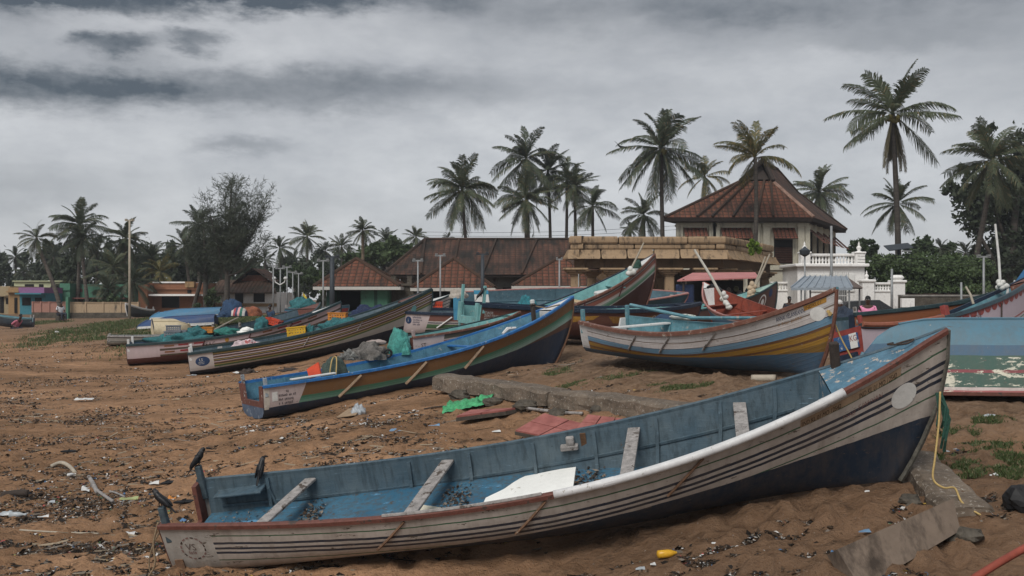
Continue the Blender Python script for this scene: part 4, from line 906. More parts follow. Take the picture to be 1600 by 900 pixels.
mb = MB(); mb.box((-.03, 0, .17), (.05, b_*1.1, .28), bev=.01); mb.build('transom_plank', TRB, b11, local=True)
# --- small ST skiff
H12 = Hull(x=-2.621, d=25.625, z=1.46, yaw=.612, pitch=.096, roll=-.033, L=3.593, B=1.194, hs=.741, hb=1.014, p=2.544, rk=.08, t=.721, c=.059)
b12 = boat('skiff', 'small skiff lettered ST behind the blue rail of the sea-green boat', H12, hull_mat('white_and_brown_skiff_paint', seq(0, (.035, (.12, .05, .035)), (.10, (.07, .065, .045)), (.03, (.36, .31, .28)), (.4, (.22, .08, .05))), (.05, .1, .11), (.2, .3, 2), panel=(-1, .85, .2, (.46, .38, .36)), dirt=.25, plank=0), M_TEALIN, None, (M_BROWNRAIL, M_DKGREEN), TRB, deck=.88, deck_mat=M_TEALIN, ribs=[.4, .7], post_mat=mat('pink_grey_post', (.34, .26, .25)), notch=.3)
hull_text(H12, b12, 'ST', .20, .27, .14, M_TEXTBR, aspect=.95); hull_scribble(H12, b12, .2, .40, .1, (5,), M_TEXTBR)
# --- heeled blue boat, teal-lined striped boat, red-lined boat, dark bow with a round emblem
H13 = Hull(x=-2.088, d=41.04, z=2.30, yaw=.004, pitch=.011, roll=.368, L=9.102, B=1.957, hs=.934, hb=1.047, p=2.513, rk=.08, t=.698)
b13 = boat('fishing_boat', 'wide boat heeled over to show its dusty blue inside, below the stone hall', H13, hull_mat('faded_blue_hull_paint', seq(0, (.5, (.07, .15, .2))), NAVY, (.2, .2, 2)), mat('dusty_blue_grey_paint', (.075, .135, .165), .65, .3, 4, .3, .01, (.2, .22, .22), .03), mat('mid_blue_floor', (.05, .15, .22), .6, .3, 4), M_PINKRAIL, M_BLUE, ribs=[.12, .28, .42, .57, .7, .84], thwarts=[(.52, .0, .15, .16, M_WOOD), (.93, 0, .12, .16, M_WOOD)], deck=.95, notch=.3, posts=False)
H14 = Hull(x=-.235, d=33.439, z=1.785, yaw=.299, pitch=.173, roll=.06, L=5.713, B=1.897, hs=.729, hb=1.939, p=2.396, rk=.119, t=.721, c=.055)
paint14 = hull_mat('maroon_white_and_green_bands', seq(0, (.04, (.13, .06, .05)), (.05, (.08, .05, .045)), (.035, (.30, .27, .26)), (.03, (.08, .05, .045)), (.12, (.24, .085, .06)), (.05, (.40, .34, .31)), (.05, (.48, .46, .44)), (.06, (.22, .32, .25)), (.10, (.10, .24, .15)), (.05, (.40, .40, .38)), (.02, NV), (.05, (.42, .38, .38)), (.02, NV), (.03, (.40, .36, .36)), (.4, (.06, .025, .022))), (.055, .024, .022), (.18, 1.15, 2.2), dirt=.2, plank=0)
b14 = boat('fishing_boat', 'steep-bowed boat with teal inside and maroon, white and green bands', H14, paint14, M_TEALIN, None, (M_BROWNRAIL, M_NAVY), M_NAVY, deck=.88, deck_mat=M_WHITE, ribs=[.3, .5, .66, .8], thwarts=[(.45, 0, .05, .25, mat('sandy_thwart', (.42, .30, .17))), (.72, 0, .2, .14, M_TEALIN)], rail_size=(.08, .07))
mb = MB(); a = H14.gun(.60, -1, -.35, -.12); mb.box((a.x, a.y, a.z), (.55, .35, .26), bev=.04); mb.build('white_locker', M_WHITE, b14, local=True)
for U in (2.6, 4.1): stick(H14, b14, U, .05, .42, -.18, mat('maroon_fender', (.09, .028, .03)), .018)
H16 = Hull(x=8.414, d=31.283, z=1.848, yaw=1.782, pitch=.04, roll=-.101, L=6.17, B=1.822, hs=.71, hb=1.662, p=3.033, rk=.102, t=.714, near=1)
paint16 = hull_mat('red_rimmed_blue_hull_paint', seq(0, (.03, (.40, .33, .31)), (.06, (.42, .16, .13)), (.04, (.40, .33, .31)), (.5, (.06, .14, .23))), (.05, .11, .19), (.2, .3, 2), dirt=.2, plank=.14)
b16 = boat('fishing_boat', 'boat with rust red inside and pink rim seen over the ochre boat', H16, paint16, M_REDIN, M_REDIN, (M_REDIN, M_PINKRAIL), M_REDIN, deck=.93, deck_mat=M_WHITE, ribs=[.35, .55, .72], thwarts=[(.78, 0, .25, .35, M_REDIN), (.5, 0, .12, .2, M_REDIN)], rail_size=(.06, .05))
mb = MB(); a = H16.gun(.80, 1, 0, 0); b_ = H16.gun(.80, -1, 0, 0); mb.face([(a.x, a.y-.05, a.z-.28), (b_.x, b_.y+.05, b_.z-.28), (b_.x, b_.y*.35, .75), (a.x, a.y*.35, .75)]); mb.build('bulkhead', M_REDIN, b16, local=True)
H17 = Hull(x=5.044, d=38.522, z=1.815, yaw=.197, pitch=.089, roll=.032, L=5.416, B=1.917, hs=.743, hb=1.51, p=2.643, rk=.053, t=.72, c=.044)
b17 = boat('fishing_boat', 'dark maroon bow with round white emblem and pale green inside by the stall', H17, hull_mat('dark_maroon_bow_paint', seq(0, (.05, (.02, .035, .045)), (.5, (.095, .05, .042))), (.06, .03, .03), (.15, .4, 2), dirt=.3, plank=0), M_TEALIN, None, M_DKGREEN, M_NAVY, deck=.82, deck_mat=mat('pale_green_deck', (.30, .42, .36)), ribs=[.5, .7])
hull_patch(H17, b17, disc_poly(4.62, .45, .20, ry=.30), M_DISC, 'round_emblem'); hull_patch(H17, b17, disc_poly(4.62, .45, .155, ry=.24), mat('maroon_emblem_centre', (.12, .06, .05)), 'emblem_centre', off=.009); hull_patch(H17, b17, disc_poly(4.62, .47, .08, ry=.15), M_DISC, 'emblem_figure', off=.012)
hull_patch(H17, b17, disc_poly(5.05, .25, .10, ry=.16), M_BADGENAVY, 'blue_emblem')
# --- SANOOSHA and the orange banded boat
H18 = Hull(x=6.822, d=20.574, z=1.835, yaw=.61, pitch=-.063, roll=-.254, L=8.191, B=1.376, hs=.736, hb=2.597, p=1.454, rk=.08, t=.553, c=-.434)
paint18 = hull_mat('pale_lilac_hull_paint', seq(0, (.06, (.13, .04, .032)), (.50, (.37, .305, .34)), (.035, (.22, .05, .04)), (.05, (.37, .305, .34)), (.03, (.05, .16, .10)), (.5, (.37, .305, .34))), NAVY, (.2, .5, 2), dirt=.12, plank=0, chip_amt=0)
TRRED = mat('red_transom_paint', (.21, .038, .030), .6, .25, 7, .3, .01, (.10, .03, .03), .04)
b18 = boat('fishing_boat', 'lilac boat named SANOOSHA with red scallops and a red and blue transom', H18, paint18, M_TEALRAIL, None, (mat('dark_teal_rail', (.022, .045, .058), .5, .3, 7), M_NAVY), TRRED, deck=.88, deck_mat=M_BROWNRAIL, ribs=[.3, .5], post_mat=TRRED, notch=.0, rail_size=(.10, .09), post_h=.2)
SAN_T = (3.22, .265)
for i in range(19):
    U = 1.9+i*.32; mb = MB(); pl = [(U, .05)]+[(U+.15-.15*math.cos(math.pi*k/8), .05+.13*math.sin(math.pi*k/8)) for k in range(9)]+[(U+.3, .05)]
    mb.face([H18.pt(a, b, -1, .006) for a, b in pl]); mb.build('painted_scallop', TRRED, b18, local=True)
hull_text(H18, b18, 'SANOOSHA', SAN_T[0], SAN_T[1], .19, M_BLACK, aspect=.72); hull_patch(H18, b18, disc_poly(7.25, .40, .24, ry=.30), M_BRWOOD, 'brown_disc'); hull_patch(H18, b18, disc_poly(7.62, .22, .09, ry=.10), M_TEXTDK, 'round_mark')

mb = MB(); sec = H18.section(0); b_ = sec[0][1]
mb.box((-.03, 0, .47), (.03, b_*1.5, .30)); mb.build('blue_transom_panel', mat('blue_panel_paint', (.025, .075, .18), .6, .3, 8, .3, .01, (.4, .4, .4), .03), b18, local=True)
mb = MB(); mb.box((-.05, -b_*.48, .47), (.02, b_*.44, .30)); mb.build('white_transom_panel', M_DISC, b18, local=True)
v_, f_ = text_mesh('KG'); mb = MB(); mb.mesh([(-.064, -b_*.27-x*.13, .46+y*.17) for x, y, _ in v_], f_); mb.build('red_emblem', TRRED, b18, local=True)
mb = MB(); mb.box((-.035, 0, .13), (.045, b_*1.12, .22)); mb.build('dark_transom_base', M_NAVY, b18, local=True)
for U in (2.9,): mb = MB(); a = H18.gun(U/9, -1, -.02); mb.box((a.x, a.y, a.z+.1), (.16, .12, .3), bev=.01); mb.build('side_post', TRRED, b18, local=True)
stick(H18, b18, 4.95, .1, .5, -.1, M_DKWOOD, .02)
mb = MB(); pts = [H18.gun(i/20*.30, -1, .03, .02) for i in range(21)]; mb.tube(pts, .055, 8); mb.build('brown_rail_cap', mat('orange_brown_rail', (.24, .085, .05), .6, .25, 8), b18, local=True)
H19 = Hull(x=8.112, d=25.296, z=1.955, yaw=.371, pitch=.056, roll=-.14, L=8.024, B=1.9, hs=.752, hb=1.587, p=2.589, rk=.08, t=.719, c=.057)
b19 = boat('fishing_boat', 'blue boat with an orange brown band and navy rail behind the lilac boat', H19, hull_mat('orange_brown_and_blue_paint', seq(0, (.06, (.02, .03, .04)), (.22, (.22, .075, .03)), (.5, (.045, .11, .20))), (.03, .07, .13), (.2, .3, 2), dirt=.2, plank=0), M_BLUE, None, M_DKGREEN, M_NAVY, deck=.9, ribs=[.4, .6], rail_size=(.09, .09))
# --- upturned boats
def upturned(name, label, pos, yaw, L, B, hgt, stripes, bottom, wlv, cat='boat', peel=0, group='upturned boats', rk=.14, rail=None, tilt=0.0, t=.72, pitch=0.0, keel=True, rock=0.0):
    h = Hull(L=L, B=B, hs=hgt, hb=hgt*1.08, p=3, rk=rk, t=t, rock=rock)
    h.M = Matrix.Translation(pos) @ Matrix.Rotation(yaw, 4, 'Z') @ Matrix.Rotation(-pitch, 4, 'Y') @ Matrix.Rotation(math.pi+tilt, 4, 'X') @ Matrix.Translation((0, 0, -hgt))
    pm = hull_mat(name+'_'+label.split()[0]+'_'+str(len(bpy.data.materials))+'_paint', stripes, bottom, wlv, peel=peel, dirt=.36, plank=0)
    root = boat(name, label, h, pm, None, None, rail or M_REDRAIL, pm, posts=False, group=group, notch=0, stem_mat=pm)
    if keel: mb = MB(); mb.tube([(h.xs(u, 1)-.02, 0, h.keel(u)-.012) for u in [.01+.93*i/20 for i in range(21)]], .022, 5); mb.build('keel_strip', pm, root, local=True)
    return root, h
gz_ = 1.80
b20, H20 = upturned('upturned_boat', 'upturned boat with peeling green and sky blue paint resting on logs', Vector((13.5, 15.3, gz_+.05)), math.pi-.02, 8.35, 2.1, 1.02, seq(0, (.05, (.30, .08, .08)), (.05, (.48, .40, .38)), (.22, (.030, .078, .060)), (.045, (.19, .035, .045)), (.22, (.030, .080, .062)), (.16, (.042, .10, .165)), (.5, (.080, .175, .235))), (.080, .175, .235), (.12, .0, 1), peel=.17, t=.8, rk=.02, rock=.5)
b21, H21 = upturned('upturned_dinghy', 'small bright blue upturned hull beside the lilac boat bow', Vector((13.0, 18.6, 2.02)), math.pi-.2, 3.8, 1.5, .70, seq(0, (.06, (.3, .25, .22)), (.08, (.28, .10, .05)), (.5, (.02, .22, .42))), (.02, .22, .42), (.1, 0, 1))
pa = hit(229, 496); b22, H22 = upturned('upturned_boat', 'dark blue upturned boat on the grass bank, in front of the paler one', Vector((W(338, 47.2), 47.2, 1.98)), math.pi+.04, 3.6, 1.2, .44, seq(0, (.10, (.42, .42, .40)), (.5, (.018, .055, .15))), (.018, .055, .15), (.1, 0, 1), rail=M_WHITE, pitch=-.05)
b23, H23 = upturned('upturned_boat', 'pale blue upturned boat on the grass bank below the orange house', Vector((W(347, 51.5), 51.5, 2.28)), math.pi+.03, 3.6, 1.3, .42, seq(0, (.10, (.42, .42, .40)), (.5, (.05, .17, .29))), (.05, .17, .29), (.1, 0, 1), rail=M_WHITE, pitch=-.04)
b24, H24 = upturned('upturned_dinghy', 'cream upturned dinghy with blue stripes beside stacked grey crates', Vector((W(238, 40.6), 40.6, 1.68)), .45, 1.55, 1.3, .64, seq(0, (.10, (.45, .45, .42)), (.03, NV), (.05, (.52, .46, .32)), (.03, NV), (.05, (.52, .46, .32)), (.03, (.04, .1, .15)), (.5, (.53, .45, .30))), (.53, .45, .30), (.1, 0, 1), tilt=.45, rail=M_WHITE, t=.85)
b25, H25 = upturned('upturned_dinghy', 'small white upturned hull under the red and blue net boat', Vector((W(444, 46), 46, 1.82)), .1, 1.25, .8, .26, seq(0, (.5, (.5, .5, .48))), (.5, .5, .48), (.1, 0, 1), rail=M_WHITE)
# --- small boats further back
H26 = Hull(x=W(446, 52), d=52, z=2.02, yaw=.15, L=3.2, B=1.4, hs=.62, hb=.8, p=2)
b26 = boat('fishing_boat', 'small red and blue boat heaped with netting under a yellow flag', H26, hull_mat('red_and_blue_small_boat_paint', seq(0, (.14, (.05, .16, .25)), (.5, (.26, .03, .03))), (.26, .03, .03), (.2, .1, 2), dirt=.2), M_BLUE, None, M_BLUE, M_NAVY, deck=.85, nu=24)
H27 = Hull(x=W(44, 58), d=58.6, z=1.52, yaw=math.pi+.25, L=2.2, B=1.25, hs=.5, hb=.8, p=2, near=1)
b27 = boat('fishing_boat', 'small dark boat with net and white floats far along the beach', H27, hull_mat('dark_small_boat_paint', seq(0, (.08, (.16, .25, .27)), (.5, (.03, .05, .07))), (.02, .03, .05), (.2, .1, 2), dirt=.3), M_TEALRAIL, None, M_TEALRAIL, M_NAVY, deck=.8, nu=24)
H28 = Hull(x=W(226, 61), d=62, z=2.02, yaw=-2.0, L=2.0, B=.9, hs=.45, hb=.85, p=2.5, near=1)
b28 = boat('fishing_boat', 'small dark boat with white rim beside the compound wall', H28, hull_mat('black_white_small_boat_paint', seq(0, (.08, (.45, .44, .42)), (.5, (.04, .05, .055))), (.03, .035, .04), (.2, .1, 2), dirt=.3), M_TEALRAIL, None, M_WHITE, M_NAVY, deck=.8, nu=24)
# ------------------------------------------------------------------ buildings
T_OLD = tile_mat('old_red_roof_tile', (.098, .042, .029), (.062, .030, .022), (.022, .019, .016), (.34, .34), .68)
T_RED = tile_mat('terracotta_roof_tile', (.150, .052, .031), (.088, .033, .022), (.022, .018, .015), (.34, .32), .48)
T_DARK = tile_mat('dark_roof_tile', (.075, .036, .027), (.050, .027, .021), (.022, .020, .018), (.30, .26), .6)
T_AWN = tile_mat('awning_roof_tile', (.20, .062, .042), (.13, .045, .034), (.04, .028, .022), (.25, .2), .3)
Wl_CREAM = wall_mat('cream_plaster', (.50, .47, .38), amt=.48); Wl_WHITE = wall_mat('stained_white_plaster', (.74, .73, .71), (.10, .095, .09), .42); Wl_GREY = wall_mat('grey_plaster', (.17, .165, .155), amt=.5)
Wl_GREEN = wall_mat('green_plaster', (.070, .175, .120), amt=.4); Wl_ORANGE = wall_mat('orange_plaster', (.245, .118, .070), amt=.3); Wl_PURPLE = wall_mat('purple_plaster', (.24, .12, .24), amt=.1); Wl_TURQ = wall_mat('turquoise_plaster', (.055, .19, .24), amt=.2)
Wl_PINK = wall_mat('faded_pink_plaster', (.33, .18, .145), amt=.4); Wl_TAN = wall_mat('tan_plaster', (.36, .27, .18), amt=.45); Wl_OCHRE = wall_mat('ochre_plaster', (.29, .19, .10), amt=.35); Wl_LIME = wall_mat('pale_lime_plaster', (.42, .44, .29), amt=.3); Wl_BEIGE = wall_mat('beige_plaster', (.31, .25, .16), amt=.4)
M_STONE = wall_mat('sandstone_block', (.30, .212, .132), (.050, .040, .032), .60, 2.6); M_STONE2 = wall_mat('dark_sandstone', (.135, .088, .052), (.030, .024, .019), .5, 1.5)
M_ROOFTOP = mat('grey_lime_roof', (.16, .15, .14), .95, .3, 2); M_DARKWOODT = mat('blackened_timber', (.030, .022, .018), .85, .3, 8, .4); M_SHUTTER = mat('brown_louvre', (.075, .035, .025), .8, .3, 10, .4)
M_RUBBLE = mat('dark_rubble_stone', (.075, .065, .052), .95, .5, 3, 1.0, .08)

def roof_face(mb, a, b, c, d=None, m=0):
    """a-b eave, c(-d) top; uv in metres along the eave and up the slope"""
    a, b, c = Vector(a), Vector(b), Vector(c); ex = (b-a).normalized(); n = ex.cross((c-a)).normalized(); ey = n.cross(ex)
    pts = [a, b, c] if d is None else [a, b, c, Vector(d)]
    mb.face(pts, m, [((p-a).dot(ex)+50, (p-a).dot(ey)+50) for p in pts])
def ridge(mb, a, b, r=.09, m=0): mb.tube([a, b], r, 6, m)
def wall_quad(mb, a, b, z0, z1, th=.25, m=0):
    """upright slab from a to b (plan points), thickness going back (left of a->b)"""
    a, b = Vector((a[0], a[1], 0)), Vector((b[0], b[1], 0)); n = Vector((-(b-a).y, (b-a).x, 0)).normalized()*th
    mb.prism([(a.x, a.y), (b.x, b.y), (b.x+n.x, b.y+n.y), (a.x+n.x, a.y+n.y)], z0, z1, m)
def lp(a, b, t): return (a[0]+(b[0]-a[0])*t, a[1]+(b[1]-a[1])*t)

# --- stone pillared hall
def stone_hall():
    A, B = (W(876, 50), 50.2), (W(1143, 50), 50.0); Cc = (W(1219, 60.5), 60.5); Dd = (A[0]+Cc[0]-B[0], A[1]+Cc[1]-B[1])
    t = thing('stone_hall', 'low pillared sandstone hall with heavy block cornices, behind the boats', 'stone hall', ((A[0]+B[0])/2, 52, 2.05))
    def inset(e):
        cx, cy = (A[0]+B[0]+Cc[0]+Dd[0])/4, (A[1]+B[1]+Cc[1]+Dd[1])/4
        out = []
        for p in (A, B, Cc, Dd):
            L = math.hypot(p[0]-cx, p[1]-cy); out.append((p[0]+(cx-p[0])/L*e*1.3, p[1]+(cy-p[1])/L*e*1.3))
        return out
    zt = lambda y: CAM_H-(y-YH)/FPX*50
    rng = random.Random(3)
    def course(name, e, z0, z1, bl, flare=0, out=.35):
        q = inset(e); mb = MB(); gap = .03
        for i, (a, b) in enumerate(((q[0], q[1]), (q[1], q[2]), (q[3], q[0]))):
            L = math.hypot(b[0]-a[0], b[1]-a[1]); ex = Vector((b[0]-a[0], b[1]-a[1], 0))/L; ny = Vector((-ex.y, ex.x, 0)); s = 0
            while s < L-.05:
                w = min(bl*rng.uniform(.6, 1.5)*(1 if i == 0 else .55), L-s)
                if L-s-w < .3: w = L-s
                c0 = Vector((a[0], a[1], 0))+ex*(s+gap); c1 = Vector((a[0], a[1], 0))+ex*(s+w-gap); jt = rng.uniform(-.035, .03); jz = rng.uniform(-.02, .02)
                K = 5; V = []
                for k in range(K+1):
                    f = k/K; z = z0+(z1-z0)*f+jz; o_ = jt-(flare*(1-f)**1.6 if flare else -.05*(abs(f-.5)*2)**4)
                    ix = .03*(abs(f-.5)*2)**4
                    for c_, sgn in ((c0, 1), (c1, -1)):
                        p = c_+ex*ix*sgn+ny*(o_); V.append((p.x, p.y, z))
                    for c_, sgn in ((c0, 1), (c1, -1)):
                        p = c_+ex*ix*sgn+ny*(out+.3); V.append((p.x, p.y, z))
                F = []
                for k in range(K):
                    a_ = k*4; F += [(a_, a_+1, a_+5, a_+4), (a_+1, a_+3, a_+7, a_+5), (a_+2, a_, a_+4, a_+6)]
                F += [(K*4, K*4+1, K*4+3, K*4+2), (0, 2, 3, 1)]; mb.mesh(V, F); s += w
        return mb.build(name, M_STONE, t)
    course('parapet_course', .42, zt(379.5), zt(368), 3.0); course('parapet_course', .50, zt(389), zt(380.2), 2.8)
    course('cornice', .30, zt(404), zt(389.5), 1.2, flare=.28)
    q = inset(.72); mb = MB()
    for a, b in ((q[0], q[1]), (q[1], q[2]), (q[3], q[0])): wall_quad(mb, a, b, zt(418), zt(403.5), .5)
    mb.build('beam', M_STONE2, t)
    q = inset(.6); mb = MB(); top = [(p[0], p[1]) for p in q]; cx, cy = sum(p[0] for p in q)/4, sum(p[1] for p in q)/4
    zz = zt(371); ctr = (cx, cy, zz+.32)
    for i in range(4): a, b = top[i], top[(i+1) % 4]; mb.face([(a[0], a[1], zz), (b[0], b[1], zz), ctr])
    mb.build('roof', M_ROOFTOP, t)
    q = inset(1.0)
    def column(p, zb=1.9):
        mb = MB(); zc0, zc1 = zt(431), zt(418.3)
        mb.box((p[0], p[1], (zb+zc0)/2), (.46, .46, zc0-zb), bev=.05)
        mb.box((p[0], p[1], zb+.45), (.60, .60, .9), bev=.05)
        for k in range(4): mb.box((p[0], p[1], zc0+(zc1-zc0)*(k+.5)/4), (.5+.24*k, .5+.24*k, (zc1-zc0)/4+.006), bev=.03)
        mb.build('column', M_STONE2 if 0 else M_STONE, t)
    for px in (899, 956, 1046, 1100): column((W(px, 50.8), 50.9))
    for f in (.08, .38, .68, .96): column(lp(q[1], q[2], f))
    for px in (925, 985, 1030, 1075): column((W(px, 54), 54.2))
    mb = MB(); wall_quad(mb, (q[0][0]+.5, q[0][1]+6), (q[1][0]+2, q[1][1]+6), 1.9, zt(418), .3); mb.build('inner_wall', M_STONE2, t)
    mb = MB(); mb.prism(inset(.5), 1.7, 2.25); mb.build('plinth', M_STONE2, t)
stone_hall()

# --- two storey tiled mansion
def mansion():
    d0, d1 = 64.0, 75.4; ze = 8.22
    eA, eB = Vector((W(1038, d0), d0, ze)), Vector((W(1271, d0), d0, ze)); eC = Vector((W(1323, d1), d1, ze)); eD = eA+eC-eB
    t = thing('tiled_mansion', 'two storey cream building with a steep gabled hip roof of red tiles', 'building', ((eA.x+eC.x)/2, 68, 2.1))
    cA = lambda s, f: eA+(eB-eA)*s+(eC-eB)*f
    zr = CAM_H-(253-YH)/FPX*(d0+4.2); R0 = cA(.54, .36); R1 = cA(.54, .72); R0.z = R1.z = zr
    zg = CAM_H-(284-YH)/FPX*(d0+2.8); G0 = cA(.43, .22); G1 = cA(.655, .22); G0.z = G1.z = zg; Gb0 = cA(.43, .86); Gb1 = cA(.655, .86); Gb0.z = Gb1.z = zg
    mb = MB(); roof_face(mb, eA, eB, G1, G0); mb.build('front_roof', T_RED, t)
    mb = MB(); roof_face(mb, eB, eC, Gb1, G1); roof_face(mb, G1, Gb1, R1, R0); mb.build('side_roof', T_DARK, t)  # side slopes take the darker tile colours, the front the redder ones
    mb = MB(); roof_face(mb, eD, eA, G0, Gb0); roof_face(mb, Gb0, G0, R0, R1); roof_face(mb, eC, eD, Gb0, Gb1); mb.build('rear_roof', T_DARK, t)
    mb = MB(); o = Vector((0, -.25, 0)); gc = (G0+G1)/2
    mb.face([G0+Vector((.2, .05, .12)), G1+Vector((-.2, .05, .12)), R0+Vector((0, .4, -.15))]); mb.build('gable_panel', M_DARKWOODT, t)
    mb = MB()
    for a, b in ((G0, R0), (G1, R0)): mb.tube([a+o, b+o*1.4+Vector((0, 0, .12))], .16, 4)
    mb.build('barge_board', M_DARKWOODT, t)
    mb = MB(); ridge(mb, eB, G1, .13); mb.build('hip_ridge', mat('lime_patched_ridge', (.24, .15, .115), .9, .4, 2), t)
    mb = MB(); ridge(mb, eA, G0, .10); ridge(mb, R0+o, R1, .12); ridge(mb, R1, Gb1, .1); ridge(mb, Gb1, eC, .1); mb.build('ridge', T_DARK, t)
    for s0, s1 in ((.22, .44), (.32, .49), (.46, .55), (.62, .60), (.73, .645)):
        mb = MB(); a = eA+(eB-eA)*s0; b = G0+(G1-G0)*((s1-.43)/.225); mb.tube([a+Vector((0, -.03, .06)), b+Vector((0, -.03, .06))], .10, 4); mb.build('roof_rib', T_DARK, t)
    mb = MB(); z0 = ze-.02
    for a, b in ((eA, eB), (eB, eC)): 
        n = Vector((-(b-a).y, (b-a).x, 0)).normalized()
        mb.face([a+Vector((0, 0, -.26))+n*.08, b+Vector((0, 0, -.26))+n*.08, b-Vector((0, 0, .02)), a-Vector((0, 0, .02))])
    mb.face([p+Vector((0, 0, -.26)) for p in (eA, eB, eC, eD)]); mb.build('eave_board', M_DARKWOODT, t)
    def wp(s, f): v = cA(s, f); return (v.x, v.y)
    w0, w1, w2 = wp(.06, .075), wp(.93, .075), wp(.93, .93)
    zw = ze-.27
    mb = MB(); wall_quad(mb, lp(w0, w1, 0), w1, 5.2, zw, .3); mb.build('upper_wall', Wl_CREAM, t)
    mb = MB(); wall_quad(mb, w1, w2, 5.0, zw, .3); mb.build('side_wall', Wl_CREAM, t)
    mb = MB(); wall_quad(mb, w0, w1, 1.9, 5.2, .35); wall_quad(mb, w1, w2, 1.9, 5.0, .35); mb.build('lower_wall', Wl_CREAM, t)
    mb = MB()
    for a, b in ((w0, w1), (w1, w2)):
        n = Vector((b[1]-a[1], -(b[0]-a[0])))/math.dist(a, b)*.15; wall_quad(mb, (a[0]+n.x, a[1]+n.y), (b[0]+n.x, b[1]+n.y), 4.95, 5.12, .25)
    mb.build('string_course', Wl_CREAM, t)
    def xat(px): return ((W(px, d0+1)-w0[0])/(w1[0]-w0[0]))
    n = Vector((0, -1, 0))
    for px0, px1 in ((1068, 1103), (1126, 1172), (1206, 1240)):
        f0, f1 = xat(px0), xat(px1); a, b = lp(w0, w1, f0), lp(w0, w1, f1); zt_ = zw-.42; zb_ = 5.35
        mb = MB(); mb.prism([(a[0]+.1, a[1]-.02), (b[0]-.1, b[1]-.02), (b[0]-.1, b[1]+.1), (a[0]+.1, a[1]+.1)], zb_, zt_); wv = mb.build('window', M_DARKVOID, t)
        mb = MB()
        for k in range(9): mb.box(((a[0]+b[0])/2, a[1]-.06, zb_+.1+k*.11), (b[0]-a[0]-.3, .03, .07), mat=Matrix.Translation(((a[0]+b[0])/2, a[1]-.06, zb_+.1+k*.11)) @ Matrix.Rotation(.5, 4, 'X'))
        mb.build('louvre', M_SHUTTER, wv)
        mb = MB(); roof_face(mb, (a[0]-.05, a[1]-.75, zt_-.62), (b[0]+.05, b[1]-.75, zt_-.62), (b[0]+.02, b[1]-.03, zt_+.1), (a[0]-.02, a[1]-.03, zt_+.1))
        mb.face([(a[0]-.05, a[1]-.75, zt_-.67), (b[0]+.05, b[1]-.75, zt_-.67), (b[0]+.05, b[1]-.75, zt_-.62), (a[0]-.05, a[1]-.75, zt_-.62)]); mb.build('awning', T_AWN, wv)
    for px in (1058, 1112, 1118, 1180, 1196, 1250):
        f = xat(px); a = lp(w0, w1, min(max(f, .01), .985)); mb = MB(); mb.box((a[0], a[1]-.06, (5.12+zw)/2), (.42, .22, zw-5.14)); mb.box((a[0], a[1]-.08, zw-.2), (.55, .3, .14)); mb.build('pilaster', Wl_CREAM, t)
    ex = (Vector(w2)-Vector(w1)).normalized(); nn = Vector((ex.y, -ex.x))
    L = math.dist(w1, w2)
    for k in range(5):
        s0, s1 = L*(k+.12)/5, L*(k+.88)/5; a = Vector(w1)+ex*s0; b = Vector(w1)+ex*s1; mb = MB(); o_ = nn*.03
        mb.prism([(a.x+o_.x, a.y+o_.y), (b.x+o_.x, b.y+o_.y), (b.x-o_.x, b.y-o_.y), (a.x-o_.x, a.y-o_.y)], 5.3, zw-.5); wv = mb.build('window', M_DARKVOID, t)
        mb = MB(); q = nn*1.05; zt_ = zw-.35
        roof_face(mb, (a.x+q.x, a.y+q.y, zt_-.95), (b.x+q.x, b.y+q.y, zt_-.95), (b.x+o_.x, b.y+o_.y, zt_), (a.x+o_.x, a.y+o_.y, zt_)); mb.build('awning', T_AWN, wv)
        mb = MB(); p = Vector(w1)+ex*(L*k/5+.02); mb.box((p.x+nn.x*.06, p.y+nn.y*.06, (5.1+zw)/2), (.3, .3, zw-5.15)); mb.build('pilaster', Wl_CREAM, t)
mansion()

